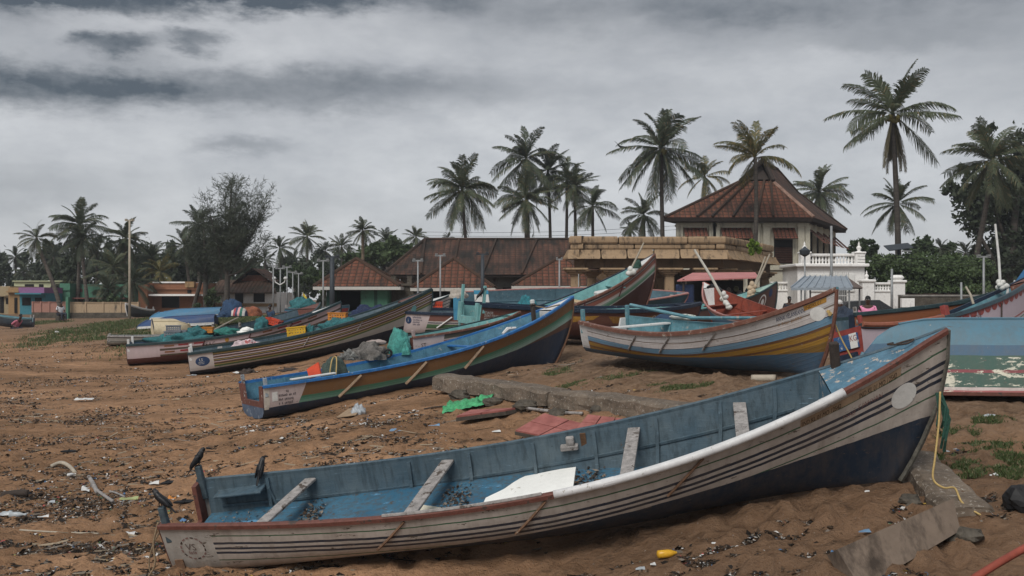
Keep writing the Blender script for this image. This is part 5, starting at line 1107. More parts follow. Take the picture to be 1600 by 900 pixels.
# --- white balustraded gate house and its walls
def baluster(mb, x, y, z, h): mb.lathe([(.07, 0), (.07, .05*h/.5), (.035, .1*h/.5), (.085, .22*h/.5), (.04, .36*h/.5), (.035, .42*h/.5), (.07, .45*h/.5), (.07, h)], (x, y, z), 8)
def finial(mb, x, y, z, s=1.0): mb.lathe([(.20*s, 0), (.20*s, .06*s), (.09*s, .12*s), (.17*s, .24*s), (.20*s, .34*s), (.10*s, .46*s), (.05*s, .52*s), (.09*s, .60*s), (.03*s, .72*s), (.01*s, .80*s)], (x, y, z), 10)
def gate_house():
    d = 55.0; Z = lambda y: CAM_H-(y-YH)/FPX*d
    t = thing('gate_house', 'white stucco gate house with a balustraded terrace and urn finials', 'gate house', (W(1300, d), d, 2.05))
    x0, x1 = W(1246, d), W(1351, d)
    mb = MB(); mb.box(((x0+x1)/2, d+1.5, (2+Z(417))/2), (x1-x0, 3.0, Z(417)-2.0)); mb.build('wall', Wl_WHITE, t)
    mb = MB(); mb.box(((x0+x1)/2, d+1.4, Z(414.5)), (x1-x0+.35, 3.4, .17), bev=.04); mb.build('cornice', Wl_WHITE, t)
    mb = MB(); xa, xb = W(1264, d), W(1335, d); mb.box(((xa+xb)/2, d-.03, Z(442)), (xb-xa, .1, Z(428)-Z(456)), bev=.02); mb.build('recessed_panel', wall_mat('grey_white_plaster', (.62, .62, .60), amt=.35), t)
    mb = MB(); mb.box(((x0+x1)/2, d-.0, Z(398.5)), (x1-x0-.3, .28, .14), bev=.03); mb.build('handrail', Wl_WHITE, t)
    n = 15
    for i in range(n):
        x = W(1265, d)+(W(1336, d)-W(1265, d))*i/(n-1); mb = MB(); baluster(mb, x, d, Z(412.5), Z(400)-Z(412.5)); mb.build('baluster', Wl_WHITE, t, smooth=True)
    for px in (1257, 1342):
        mb = MB(); x = W(px, d); mb.box((x, d, (Z(414)+Z(396))/2), (.52, .52, Z(396)-Z(414)), bev=.03); mb.box((x, d, Z(395)), (.62, .62, .1), bev=.03); pr = mb.build('pier', Wl_WHITE, t)
        mb = MB(); finial(mb, x, d, Z(394), .72); mb.build('finial', Wl_WHITE, pr, smooth=True)
    mb = MB(); xa, xb = W(1305, d), W(1322, d); mb.box(((xa+xb)/2, d-.02, (2+Z(452))/2+.0), (xb-xa, .12, Z(452)-2.0)); mb.build('doorway', M_DARKVOID, t)
    mb = MB()
    for k in range(5): mb.tube([(xa+.05+(xb-xa-.1)*k/4, d-.1, 2.0), (xa+.05+(xb-xa-.1)*k/4, d-.1, Z(453))], .014, 5)
    for k in range(3): mb.tube([(xa, d-.1, 2.3+k*.5), (xb, d-.1, 2.3+k*.5)], .014, 5)
    mb.build('iron_grille', M_DKPOLE, t)
gate_house()
def balustrade_wall(px0, px1, d, label, ptop, pbot, piers, n, gate=None):
    Z = lambda y: CAM_H-(y-YH)/FPX*d
    t = thing('balustrade_wall', label, 'wall', (W((px0+px1)/2, d), d, 2.05)); x0, x1 = W(px0, d), W(px1, d)
    mb = MB(); mb.box(((x0+x1)/2, d+.15, (1.9+Z(pbot))/2), (x1-x0, .3, Z(pbot)-1.9)); mb.build('wall', Wl_WHITE, t)
    mb = MB(); mb.box(((x0+x1)/2, d+.15, Z(pbot)+.04), (x1-x0, .42, .1), bev=.02); mb.box(((x0+x1)/2, d+.15, Z(ptop)), (x1-x0, .3, .12), bev=.03); mb.build('coping', Wl_WHITE, t)
    for i in range(n):
        mb = MB(); baluster(mb, x0+(x1-x0)*(i+.5)/n, d+.15, Z(pbot)+.09, Z(ptop)-Z(pbot)-.14); mb.build('baluster', Wl_WHITE, t, smooth=True)
    for px, pt_, s in piers:
        mb = MB(); x = W(px, d); zt_ = Z(pt_); mb.box((x, d+.1, (1.9+zt_)/2), (.62, .62, zt_-1.9), bev=.02); mb.box((x, d+.1, zt_+.04), (.78, .78, .14), bev=.04); pr = mb.build('pier', Wl_WHITE, t)
        if s: mb = MB(); finial(mb, x, d+.1, zt_+.1, s); mb.build('finial', Wl_WHITE, pr, smooth=True)
        else: mb = MB(); mb.box((x, d+.1, zt_+.24), (.6, .6, .28), bev=.12); mb.build('pier_cap', Wl_WHITE, pr)
    return t
balustrade_wall(1358, 1396, 54, 'stained white wall with balusters between an urn pier and a square pier', 443, 456, [(1355, 440, .62), (1403, 441, 0)], 9)
balustrade_wall(1204, 1244, 57, 'white wall with balusters between the stone hall and the gate house', 442, 455, [(1243, 436, .6)], 9)
mb = MB(); xa, xb = W(1296, 53.5), W(1326, 53.5)
for k in range(11): mb.tube([(xa+(xb-xa)*k/10, 53.5, 2.0), (xa+(xb-xa)*k/10, 53.5, 4.55)], .02, 5)
for z_ in (2.3, 3.3, 4.3): mb.box(((xa+xb)/2, 53.5, z_), (xb-xa, .04, .05))
solo(mb, 'iron_gate', mat('flaked_white_iron', (.42, .42, .41), .7, .3, 9, .3), 'tall flaking white iron bar gate beside the grey roofed stand', 'gate', (W(1311, 53.5), 53.5, 2.0))

# --- long tiled shed behind the pavilions
def hip_roof(t, x0, x1, y0, y1, ze, zr, rx0, rx1, tm, name='roof', ribs=(), rb=.1):
    ym = (y0+y1)/2; a, b, c, d_ = (x0, y0, ze), (x1, y0, ze), (x1, y1, ze), (x0, y1, ze); r0, r1 = (rx0, ym, zr), (rx1, ym, zr)
    mb = MB()
    if abs(rx1-rx0) < .02: roof_face(mb, a, b, r0); roof_face(mb, b, c, r0); roof_face(mb, c, d_, r0); roof_face(mb, d_, a, r0)
    else: roof_face(mb, a, b, r1, r0); roof_face(mb, b, c, r1); roof_face(mb, c, d_, r0, r1); roof_face(mb, d_, a, r0)
    rf = mb.build(name, tm, t)
    mb = MB(); ridge(mb, a, r0, rb); ridge(mb, b, r1, rb); ridge(mb, c, r1, rb); ridge(mb, d_, r0, rb)
    if abs(rx1-rx0) > .02: ridge(mb, r0, r1, rb*1.1)
    mb.build('ridge', tm, rf)
    for s0, s1 in ribs:
        mb = MB(); p = Vector(a)+(Vector(b)-Vector(a))*s0; q = Vector(r0)+(Vector(r1)-Vector(r0))*s1; o = Vector((0, -.02, .05)); mb.tube([p+o, q+o], .09, 4); mb.build('roof_rib', T_DARK, rf)
    return rf
def long_shed():
    d0 = 60.0; t = thing('tiled_shed', 'long low building with a dark patched tile roof behind the pavilions', 'building', (W(740, d0), 65, 2.1))
    ze = CAM_H-(429-YH)/FPX*d0; zr = CAM_H-(374-YH)/FPX*65; x0, x1 = W(598, d0), W(960, d0)
    hip_roof(t, x0, x1, d0, 70, ze, zr, W(664, 65), W(930, 65), T_OLD, ribs=((.165, .0), (.30, .2), (.43, .42), (.60, .66), (.78, .85)), rb=.11)
    mb = MB(); mb.box(((x0+x1)/2, 65.4, (1.9+ze)/2-.02), (x1-x0-1.8, 8.2, ze-1.96)); mb.build('wall', Wl_GREY, t)
    mb = MB(); mb.box(((x0+x1)/2, 65, ze-.08), (x1-x0-.2, 9.8, .12)); mb.build('eave_board', M_DARKWOODT, t)
    for px in (640, 720, 800):
        mb = MB(); mb.box((W(px, 61.3), 61.27, 3.2), (1.1, .1, 1.2)); mb.build('window', M_DARKVOID, t)
long_shed()
def pavilion(px0, px1, apx, apy, pye, d, label, openings, tm=T_RED):
    dd = (px1-px0)/FPX*d; x0, x1 = W(px0, d), W(px1, d); ze = CAM_H-(pye-YH)/FPX*d; zr = CAM_H-(apy-YH)/FPX*(d+dd/2); xr = W(apx, d+dd/2)
    t = thing('tiled_pavilion', label, 'pavilion', ((x0+x1)/2, d+dd/2, 2.05))
    hip_roof(t, x0, x1, d, d+dd, ze, zr, xr, xr, tm, rb=.10)
    mb = MB(); mb.box(((x0+x1)/2, d+dd/2, ze-.11), (x1-x0+.06, dd+.06, .16)); mb.build('eave_board', wall_mat('white_eave_plaster', (.46, .45, .42), amt=.25), t)
    zw = ze-.2; e = .75
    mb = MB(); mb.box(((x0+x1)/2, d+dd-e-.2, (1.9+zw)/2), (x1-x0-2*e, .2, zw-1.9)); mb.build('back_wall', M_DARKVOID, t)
    for a, b, m_ in openings:
        xa, xb = W(a, d+e), W(b, d+e); mb = MB(); mb.box(((xa+xb)/2, d+e, (1.9+zw)/2), (xb-xa, .25, zw-1.9)); mb.build('wall_panel', m_, t)
    for s in (-1, 1):
        mb = MB(); mb.box(((x0+x1)/2+s*((x1-x0)/2-e), d+dd/2, (1.9+zw)/2), (.2, dd-2*e, zw-1.9)); mb.build('side_wall', Wl_GREEN, t)
    return t
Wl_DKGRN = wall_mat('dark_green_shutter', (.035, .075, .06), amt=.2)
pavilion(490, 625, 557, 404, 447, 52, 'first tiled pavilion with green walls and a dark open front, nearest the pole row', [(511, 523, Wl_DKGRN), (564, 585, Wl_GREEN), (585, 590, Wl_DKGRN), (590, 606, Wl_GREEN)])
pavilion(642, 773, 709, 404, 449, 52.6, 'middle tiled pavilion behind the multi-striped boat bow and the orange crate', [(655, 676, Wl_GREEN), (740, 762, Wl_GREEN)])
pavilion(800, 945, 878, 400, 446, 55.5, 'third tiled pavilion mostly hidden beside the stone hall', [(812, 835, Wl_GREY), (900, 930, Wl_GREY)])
mb = MB(); d = 54; mb.box((W(628, d), d, 2.9), (1.6, .3, 1.9)); mb.box((W(628, d), d-.02, 3.88), (1.9, .5, .12)); mb.box((W(615, d), d, 4.1), (.25, .3, .5)); mb.box((W(640, d), d, 4.1), (.25, .3, .5))
solo(mb, 'stone_gatepost_wall', M_RUBBLE, 'dark mossy masonry wall stub between the first two pavilions', 'wall', (W(628, d), d, 2.0))

# --- stalls
def stall(): 
    d = 42.5; t = thing('market_stall', 'open stall with a faded pink sheet roof and hung goods beside the stone hall', 'stall', (W(1120, d), d+1, 2.05))
    Z = lambda y: CAM_H-(y-YH)/FPX*d
    mb = MB(); a, b = (W(1058, d), d, Z(438)), (W(1186, d), d, Z(433)); c, e = (W(1180, d+2.2), d+2.2, Z(425)+.05), (W(1082, d+2.2), d+2.2, Z(426)+.05); k = Vector((0, 0, -.05)); q = [Vector(p) for p in (a, b, c, e)]
    mb.face(q); mb.face([p+k for p in q][::-1])
    for i in range(4): mb.face([q[i], q[i]+k, q[(i+1) % 4]+k, q[(i+1) % 4]])
    mb.build('roof', M_PINKSHEET, t)
    for px, dd in ((1068, .15), (1180, .15), (1072, 2), (1178, 2)): mb = MB(); mb.tube([(W(px, d+dd), d+dd, 1.9), (W(px, d+dd), d+dd, Z(436)+.02*dd)], .045, 6); mb.build('post', M_DKWOOD, t)
    mb = MB(); mb.box((W(1072, d), d+.3, 2.9), (.75, .25, 1.7), bev=.05); mb.build('tarpaulin', M_TARPNAVY, t)
    mb = MB(); mb.box((W(1128, d), d+2.1, 3.0), (2.7, .08, 1.9)); mb.build('back_panel', M_DARKVOID, t)
    rng = random.Random(5)
    for k in range(18):
        mb = MB(); x = W(rng.uniform(1084, 1176), d+1.2); mb.blob((x, d+1.2+rng.uniform(-.2, .5), rng.uniform(2.5, 3.6)), (.13, .1, rng.uniform(.12, .3)), n=7, k=4, seed=k)
        mb.build('hung_goods', [M_TARPGREY, M_BRWOOD, M_NETBLUE, mat('maroon_cloth', (.10, .03, .03)), mat('olive_cloth', (.07, .075, .04))][k % 5], t)
stall()
def roof_stand():
    d = 40; Z = lambda y: CAM_H-(y-YH)/FPX*d; t = thing('roofed_stand', 'open stand with a ribbed grey metal roof in front of the gate house', 'shelter', (W(1290, d), d+1, 2.05))
    x0, x1 = W(1236, d), W(1332, d); y1 = d+2.4; zb, zf = Z(432)+.06, Z(449.5)
    P4 = [Vector((x0, d, zf)), Vector((x1, d, zf)), Vector((W(1322, y1), y1, zb)), Vector((W(1258, y1), y1, zb))]
    mb = MB(); mb.face(P4); mb.face([p-Vector((0, 0, .04)) for p in P4][::-1]); mb.face([P4[0], P4[0]-Vector((0, 0, .1)), P4[1]-Vector((0, 0, .1)), P4[1]])
    for k in range(9):
        f = k/8; a = P4[0].lerp(P4[1], f); b = P4[3].lerp(P4[2], f); mb.tube([a+Vector((0, 0, .02)), b+Vector((0, 0, .02))], .035, 4)
    mb.build('roof', M_ROOFSHEET, t)
    mb = MB(); E1 = Vector((W(1349, d+1.6), d+1.6, Z(449)))
    mb.face([P4[1], E1, P4[2]]); mb.face([P4[1]-Vector((0, 0, .05)), P4[2]-Vector((0, 0, .05)), E1-Vector((0, 0, .05))]); mb.build('end_hip', mat('rusty_roof_sheet', (.12, .085, .07), .6, .3, 6), t)
    for px, dd in ((1252, .1), (1327, .1), (1343, 1.4), (1266, 2.2)): mb = MB(); mb.tube([(W(px, d+dd), d+dd, 1.9), (W(px, d+dd), d+dd, zf)], .035, 6); mb.build('post', M_STEEL, t)
roof_stand()

# --- houses along the left
def zpx(y, d): return CAM_H-(y-YH)/FPX*d
def block(t, name, px0, px1, py0, py1, d, depth, m, dy=0.0):
    mb = MB(); x0, x1 = W(px0, d), W(px1, d); z0 = zpx(py1, d) if py1 is not None else 1.7; z1 = zpx(py0, d)
    mb.box(((x0+x1)/2, d+dy+depth/2, (z0+z1)/2), (x1-x0, depth, z1-z0)); return mb.build(name, m, t)
d = 76
t = thing('village_house', 'low house with a purple parapet over a turquoise front', 'house', (W(52, d), d+3, 2.0)); block(t, 'wall', 31, 70, 458, None, d, 5, Wl_TURQ); block(t, 'parapet', 30.5, 70.5, 449, 457.9, d, 5.2, Wl_PURPLE, -.15); block(t, 'shade_slab', 30, 71, 457.9, 460, d, 1.2, Wl_TURQ, -.7)
for a, b in ((35, 48), (55, 65)): o = block(t, 'window', a, b, 465, 477, d, .1, M_DARKVOID, -.04)
t = thing('village_house', 'narrow ochre house front left of the turquoise one', 'house', (W(21, d), d+3, 2.0)); block(t, 'wall', 12, 31, 449, None, d, 5, Wl_OCHRE, .1); block(t, 'cornice', 11.5, 31, 455, 457, d, .5, Wl_OCHRE, -.2); block(t, 'door', 22, 26, 465, 489, d, .1, M_DARKVOID, .03)
t = thing('village_house', 'beige plastered house cut by the picture edge', 'house', (W(0, d), d+3, 2.0)); block(t, 'wall', -25, 11.7, 447, None, d, 5, Wl_BEIGE, .4); block(t, 'cornice', -25, 11.9, 461, 463, d, .5, Wl_BEIGE, .1); block(t, 'window', 5.5, 10.5, 466, 475, d, .1, M_DARKVOID, .36); block(t, 'door', -4, 2, 464, 489, d, .1, M_DARKVOID, .36)
d = 90
t = thing('village_house', 'pale lime long house with small dark windows behind the purple parapet', 'house', (W(62, d), d+3, 2.0)); block(t, 'wall', 22, 98, 440, None, d, 6, Wl_LIME); block(t, 'roof_slab', 21, 99, 438.5, 440, d, 6.4, Wl_LIME, -.2)
for a, b in ((39, 53), (61, 68), (80, 92)): block(t, 'window', a, b, 444, 449, d, .1, M_DARKVOID, -.04)
d = 80
t = thing('village_house', 'green house with a stepped parapet among the palms', 'house', (W(135, d), d+3, 2.0)); block(t, 'tower', 102, 118, 443, None, d, 2, Wl_GREEN, -1); block(t, 'tower_band', 101.5, 118.5, 452, 454, d, 2.1, Wl_GREEN, -1.1); block(t, 'wall', 118, 200, 444, None, d, 6, Wl_GREEN, .2); block(t, 'shade_slab', 117, 201, 465, 467, d, 1.2, mat('dull_red_slab', (.15, .06, .05)), -.6)
for a, b in ((119, 128), (131, 139), (144, 152), (172, 182)): block(t, 'window', a, b, 468, 480, d, .1, M_DARKVOID, .15)
block(t, 'small_window', 120, 127, 451, 456, d, .1, mat('maroon_shutter', (.10, .03, .03)), .15)
d = 74
t = thing('village_house', 'orange house with white banded parapet beside the casuarina', 'house', (W(275, d), d+3, 2.0)); block(t, 'wall', 225, 322, 442, None, d, 6, Wl_ORANGE, .3); block(t, 'parapet_band', 237, 288, 440, 442.2, d, 6, Wl_WHITE, .2); block(t, 'shade_slab', 238, 322, 459.5, 462.5, d, 1.4, Wl_WHITE, -.8); block(t, 'porch_wall', 224, 238, 445, None, d, 1.5, Wl_ORANGE, -1)
block(t, 'doorway', 251, 278, 463, 481, d, .1, M_DARKVOID, .24); block(t, 'parapet_cap', 289, 303, 440, 449, d, .5, Wl_OCHRE, .0); block(t, 'vent', 291, 297, 453, 458, d, .1, M_DARKVOID, .24); block(t, 'ledge', 237, 322, 450.5, 452, d, .3, Wl_ORANGE, .1)
def gable_house():
    d = 75; t = thing('gable_house', 'white walled cottage with a mossy tiled roof and open gable', 'house', (W(385, d), d+3, 2.0)); x0, x1 = W(318, d), W(432, d); ze = zpx(457, d)
    block(t, 'wall', 331, 428, 456.5, None, d, 5.4, Wl_WHITE, .9); block(t, 'plinth_band', 331, 428, 474, 479, d, .2, Wl_OCHRE, .75); block(t, 'window', 391.5, 409, 458.5, 472, d, .1, M_DARKVOID, .86); block(t, 'door', 362, 375, 458.5, 480, d, .1, M_DARKVOID, .86)
    zr = zpx(437, d+2); mb = MB(); roof_face(mb, (x0, d, ze), (x1, d, ze), (W(428, d+2.2), d+2.2, zr), (W(345, d+2.2), d+2.2, zr)); mb.face([(x0, d, ze-.08), (x1, d, ze-.08), (x1, d, ze), (x0, d, ze)]); mb.build('front_roof', tile_mat('mossy_brown_tile', (.135, .085, .062), (.10, .066, .05), (.05, .05, .036), (.28, .24), .5), t)
    gx = W(397, d+2); zt_ = zpx(419, d+2); xl, xr = W(366, d+2), W(431, d+2); zl = zpx(443, d+2)
    mb = MB(); roof_face(mb, (gx, d+1.4, zt_), (gx, d+6, zt_), (xl, d+6, zl), (xl, d+1.4, zl)); roof_face(mb, (gx, d+6, zt_), (gx, d+1.4, zt_), (xr, d+1.4, zl), (xr, d+6, zl)); mb.build('gable_roof', T_OLD, t)
    mb = MB(); mb.face([(xl+.3, d+2, zl+.05), (xr-.3, d+2, zl+.05), (gx, d+2, zt_-.15)]); mb.build('gable_wall', mat('red_brick_gable', (.17, .075, .05), .9, .4, 7), t)
    mb = MB(); mb.face([(gx-.9, d+1.95, zpx(429, d)), (gx+.9, d+1.95, zpx(429, d)), (gx, d+1.95, zt_-.18)]); mb.build('gable_vent', M_DARKVOID, t)
gable_house()
# compound walls
def comp_wall(px0, px1, d, py0, py1, m, label, base=None):
    t = thing('compound_wall', label, 'wall', (W((px0+px1)/2, d), d, 2.0)); block(t, 'wall', px0, px1, py0, py1, d, .25, m)
    block(t, 'coping', px0, px1, py0-1.0, py0, d, .34, m, -.05)
    if base: block(t, 'stone_base', px0, px1, py1, None, d, .5, M_RUBBLE, -.15)
    n = 4
    for i in range(n+1): block(t, 'pier', px0+(px1-px0)*i/n-1, px0+(px1-px0)*i/n+1, py0-1.5, py1, d, .34, m, -.06)
comp_wall(51, 103, 71, 472.5, 488, Wl_PINK, 'faded pink compound wall behind the leaning palm', True)
comp_wall(107, 216, 70, 473, 488.5, Wl_TAN, 'tan flaking compound wall on a dark stone footing', True)
block(thing('gate_pillar', 'slim green gate pillar at the end of the tan wall', 'pillar', (W(104, 69.5), 69.5, 2)), 'shaft', 102.5, 106.5, 464, None, 69.5, .3, Wl_GREEN)
t = thing('compound_wall', 'low dark stone wall below the hedge at the far side', 'wall', (W(1460, 50), 50, 2.0)); block(t, 'wall', 1408, 1700, 463, None, 50, .4, M_RUBBLE); block(t, 'coping', 1408, 1700, 460.5, 463, 50, .5, mat('pale_grey_coping', (.20, .19, .175), .9, .4, 3), -.05)
block(t, 'white_panel', 1406, 1426, 466, 480, 50, .2, Wl_WHITE, -.25)
t = thing('tiled_outbuilding', 'dark roofed shed just above the low stone wall by the hedge', 'shed', (W(1440, 58), 58, 2)); 
mb = MB(); roof_face(mb, (W(1404, 55), 55, zpx(461, 55)), (W(1505, 55), 55, zpx(461, 55)), (W(1500, 59), 59, zpx(452, 59)), (W(1408, 59), 59, zpx(452, 59))); mb.build('roof', T_DARK, t); block(t, 'wall', 1410, 1500, 462, None, 56, 3, Wl_GREY)
# ------------------------------------------------------------------ trees
def palm_crown(seed, nf=26, leaf=L_PALM, droop=1.0, thin=1.0, skirt=0, wind=0.0, name='crown', span=None):
    rng = np.random.default_rng(seed); Q = []
    def frond(az, el, L, dr, wd, drp):
        n = 34; t_ = np.linspace(0, 1, n); dirh = np.array([math.cos(az), math.sin(az)]); pos = np.zeros((n, 3)); ang = el; p = np.zeros(3); ds = L/(n-1); tang = np.zeros((n, 3))
        for i in range(n):
            tang[i] = (dirh[0]*math.cos(ang), dirh[1]*math.cos(ang), math.sin(ang)); pos[i] = p; p = p+tang[i]*ds+np.array([wind*ds*t_[i], 0, 0]); ang -= dr/(n-1)*(0.5+1.2*t_[i])
        side = np.array([-dirh[1], dirh[0], 0.0]); tw = rng.normal()*.35
        for i in range(n-1):   # rachis
            w = .020*(1-t_[i])+.005; s = side*w; Q.append([pos[i]-s, pos[i]+s, pos[i+1]+s*.9, pos[i+1]-s*.9])
        m = int(58*thin); tt = np.linspace(.10, .995, m)
        for k, t in enumerate(tt):
            x = t*(n-1); i = min(int(x), n-2); f = x-i; b = pos[i]*(1-f)+pos[i+1]*f; T = tang[i]; up = np.cross(side, T); up /= np.linalg.norm(up)+1e-9
            if up[2] < 0: up = -up
            ll = wd*1.12*(math.sin(min(t*1.25+.16, 1)*math.pi*.5)**.8)*(1-.62*max(0, t-.62)/.38)
            for sg in (-1, 1):
                if rng.random() < .05: continue
                l = ll*rng.uniform(.8, 1.12); a = .62+.25*t+rng.normal()*.08
                sd = (side*math.cos(tw)*sg+up*(math.sin(tw)*sg+.12))
                d0 = T*math.cos(a)+sd*math.sin(a); d0 = d0/np.linalg.norm(d0); g0 = np.array([0, 0, -1.0])*drp*rng.uniform(.7, 1.25)
                m1 = b+d0*l*.5+g0*l*.10; m2 = b+d0*l*.86+g0*l*.52; wv = T*(.0095+.005*(1-t))
                Q.append([b-wv*.6, b+wv*.6, m1+wv, m1-wv]); Q.append([m1-wv, m1+wv, m2+wv*.25, m2-wv*.25])
    ga = 2.39996
    for i in range(nf):
        f = (i+.5)/nf; el = R(86-f*(span or (150 if not skirt else 118))+rng.normal()*8); az = i*ga+rng.normal()*.3
        L = 1.08*rng.uniform(.86, 1.1)*(.86+.22*min(f*2, 1)); dr = (.55+.75*rng.random())*droop*(.75+.5*f if el > 0 else .5)
        frond(az, el, L, dr, .26*rng.uniform(.85, 1.2), .45+.8*f)
    n_live = len(Q)
    for i in range(skirt): frond(rng.uniform(0, 6.28), R(-66-rng.random()*18), rng.uniform(.75, 1.15), .2, .13, 1.0)
    A = np.array(Q); me_o = soup(name, A, [leaf, L_DEAD], (np.arange(len(A)) >= n_live).astype(int), None, None)
    me = me_o.data; bpy.data.objects.remove(me_o); return me
CROWNS = {'full': palm_crown(1, 34), 'mid': palm_crown(2, 28, droop=1.05), 'thin': palm_crown(3, 20, droop=1.2), 'yel': palm_crown(4, 19, L_PALMYEL, 1.15), 'dark': palm_crown(5, 24, L_PALMDK), 'dark2': palm_crown(6, 19, L_PALMDK, 1.25), 'tall': palm_crown(8, 20, droop=.9, skirt=10), 'wind': palm_crown(9, 22, droop=.8, wind=.35), 'full2': palm_crown(12, 32, L_PALM, 1.05, wind=-.15), 'upper': palm_crown(17, 17, L_PALMYEL, .95, span=96), 'mid2': palm_crown(13, 27, L_PALM, .95, wind=.12)}
NUTS = None
def palm(cx, cy, r, bx, d, kind, label, trunk=M_BARKDK, nuts=0, tw=.17, rz=None, group=None, sway=.0, zb=None):
    top = P(cx, cy, d); x0 = W(bx, d); z0 = (g(x0, d) if zb is None else zb)-.1; h = top.z-z0
    t = thing('coconut_palm', label, 'palm tree', (x0, d, z0), group=group)
    mb = MB(); n = 12; pts = []; rs = []
    for i in range(n+1):
        f = i/n; s = f*f*(3-2*f)*.55+f*.45
        pts.append((x0+(top.x-x0)*s+sway*math.sin(f*math.pi)*h*.05, d, z0+h*f)); rs.append(tw*(1.35-.35*min(f*8, 1))*(1-.38*f))
    mb.tube(pts, rs, 8); mb.build('trunk', trunk, t, smooth=True)
    c = bpy.data.objects.new('crown', CROWNS[kind]); C.objects.link(c); c.parent = t; rm = r/FPX*d*.95
    c.location = top-MW[t.name].translation; c.scale = (rm, rm, rm); c.rotation_euler = (0, 0, rz if rz is not None else (cx*1.7+cy*.3) % 6.28)
    if nuts:
        mb = MB(); rr = random.Random(cx)
        for k in range(nuts):
            a = rr.uniform(0, 6.28); mb.blob((top.x+.30*math.cos(a), d+.30*math.sin(a), top.z-.15-rr.random()*.35), (.13, .13, .16), n=7, k=5, amp=.05)
        mb.build('coconuts', M_NUT, t)
    return t
G1 = 'palms behind the long tiled roof'
palm(722, 296, 60, 737, 78, 'full', 'full round palm standing alone above the long tiled roof', nuts=5)
palm(822, 247, 58, 829, 80, 'mid', 'tallest palm of the cluster above the long tiled roof', nuts=6)
palm(822, 312, 50, 822, 76, 'full', 'lower broad palm in front of the cluster, over the tiled roof', nuts=5)
palm(856, 268, 52, 857, 82, 'dark', 'dark palm tangled behind the tallest of the cluster', sway=.3)
palm(886, 282, 44, 884, 81, 'thin', 'narrow palm on the far side of the cluster by the stone hall')
palm(898, 292, 40, 902, 79, 'mid2', 'palm with upright fronds over the end of the tiled roof')
palm(926, 322, 42, 927, 78, 'dark2', 'drooping palm just above the stone hall corner')
palm(1006, 336, 40, 1010, 80, 'mid', 'small spreading palm above the stone hall roof', zb=2)
palm(985, 357, 16, 985, 84, 'dark', 'tiny distant palm tuft above the stone hall roof')
palm(1033, 232, 76, 1037, 74, 'full2', 'tall palm with hanging lower fronds beside the tiled mansion', nuts=8, tw=.2)
palm(1101, 276, 40, 1103, 84, 'yel', 'thin yellowing palm behind the mansion roof slope')
palm(1180, 246, 68, 1171, 61, 'upper', 'slender palm with yellow fronds in front of the mansion roof', tw=.17, sway=.4)
palm(1280, 300, 50, 1284, 86, 'full', 'broad palm behind the mansion eave', nuts=3)
palm(1395, 178, 88, 1404, 60, 'tall', 'tallest palm of all with a hanging skirt of dry fronds', nuts=8, tw=.2, sway=.15)
palm(1402, 318, 50, 1408, 72, 'mid2', 'palm with grey green crown behind the tallest trunk')
palm(1550, 250, 74, 1512, 62, 'mid', 'large leaning palm in front of the big dark tree', nuts=5, tw=.2)
palm(1508, 395, 24, 1508, 80, 'dark', 'small palm crown above the hedge'); palm(1470, 388, 20, 1472, 84, 'dark2', 'smallest palm tuft over the hedge by the lamp post')
G2 = 'palms in the grove behind the village houses'
for i, (cx, cy, r, bx, d, k, lb, sw) in enumerate([
 (24, 402, 22, 27, 110, 'dark2', 'far small palm at the beach end of the grove', 0), (57, 372, 32, 96, 70, 'thin', 'leaning palm bending over the pink wall', .6), (84, 402, 26, 88, 100, 'dark', 'half hidden palm behind the leaning one', 0), (36, 425, 22, 38, 105, 'dark', 'low palm behind the beige house', 0),
 (124, 350, 48, 120, 80, 'mid', 'tall double headed palm over the green house', .2), (128, 372, 40, 138, 79, 'dark', 'second trunk of the tall pair over the green house', -.2), (152, 392, 34, 150, 92, 'dark2', 'palm between the tall pair and the bamboo pole', 0), (196, 372, 38, 197, 82, 'full', 'round palm right behind the tall bamboo pole', 0), (176, 418, 36, 178, 76, 'wind', 'low bushy palm with long arching fronds behind the tan wall', 0),
 (238, 402, 32, 240, 84, 'dark', 'palm above the orange house parapet', 0), (250, 425, 34, 246, 80, 'yel', 'short palm with pale fronds by the orange house', 0), (208, 440, 40, 205, 73, 'dark2', 'stubby young palm behind the tan wall', 0), (168, 452, 36, 168, 73.5, 'dark', 'young palm without visible trunk behind the tan wall', 0),
 (310, 352, 40, 312, 84, 'dark', 'dark palm beside the casuarina', 0), (288, 385, 36, 298, 86, 'thin', 'palm with sparse fronds over the orange house', .3), (322, 395, 34, 300, 73, 'dark2', 'leaning palm crossing the orange house front', .3), (345, 410, 26, 346, 82, 'dark', 'palm at the foot of the casuarina', 0),
 (437, 388, 25, 438, 100, 'dark', 'palm above the open cottage gable', 0), (480, 370, 30, 481, 96, 'mid2', 'rounded palm above the row of thin poles', 0), (414, 405, 22, 414, 105, 'dark2', 'low far palm beyond the cottage gable', 0), (534, 385, 25, 536, 100, 'wind', 'wind combed palm behind the first pavilion', 0), (508, 392, 20, 508, 110, 'dark', 'distant palm between pole row and first pavilion', 0),
 (567, 360, 24, 567, 72, 'mid', 'pale trunked palm behind the first pavilion roof', 0), (604, 376, 26, 604, 100, 'dark', 'dark bunched palm over the bushes by the long roof', 0), (650, 370, 22, 650, 104, 'mid2', 'palm rising from bushes at the end of the long roof', 0), (628, 388, 20, 628, 110, 'dark2', 'far low palm over the bushes by the long roof', 0), (700, 372, 12, 700, 110, 'dark', 'palm tips showing over the long roof ridge', 0), (460, 405, 20, 461, 112, 'dark2', 'small far palm behind the pole row', 0)]):
    palm(cx, cy, r, bx, d, k, lb, M_BARKLT if 'pale trunk' in lb else (M_BARK if i % 3 else M_BARKDK), sway=sw, tw=.16, group=G2)
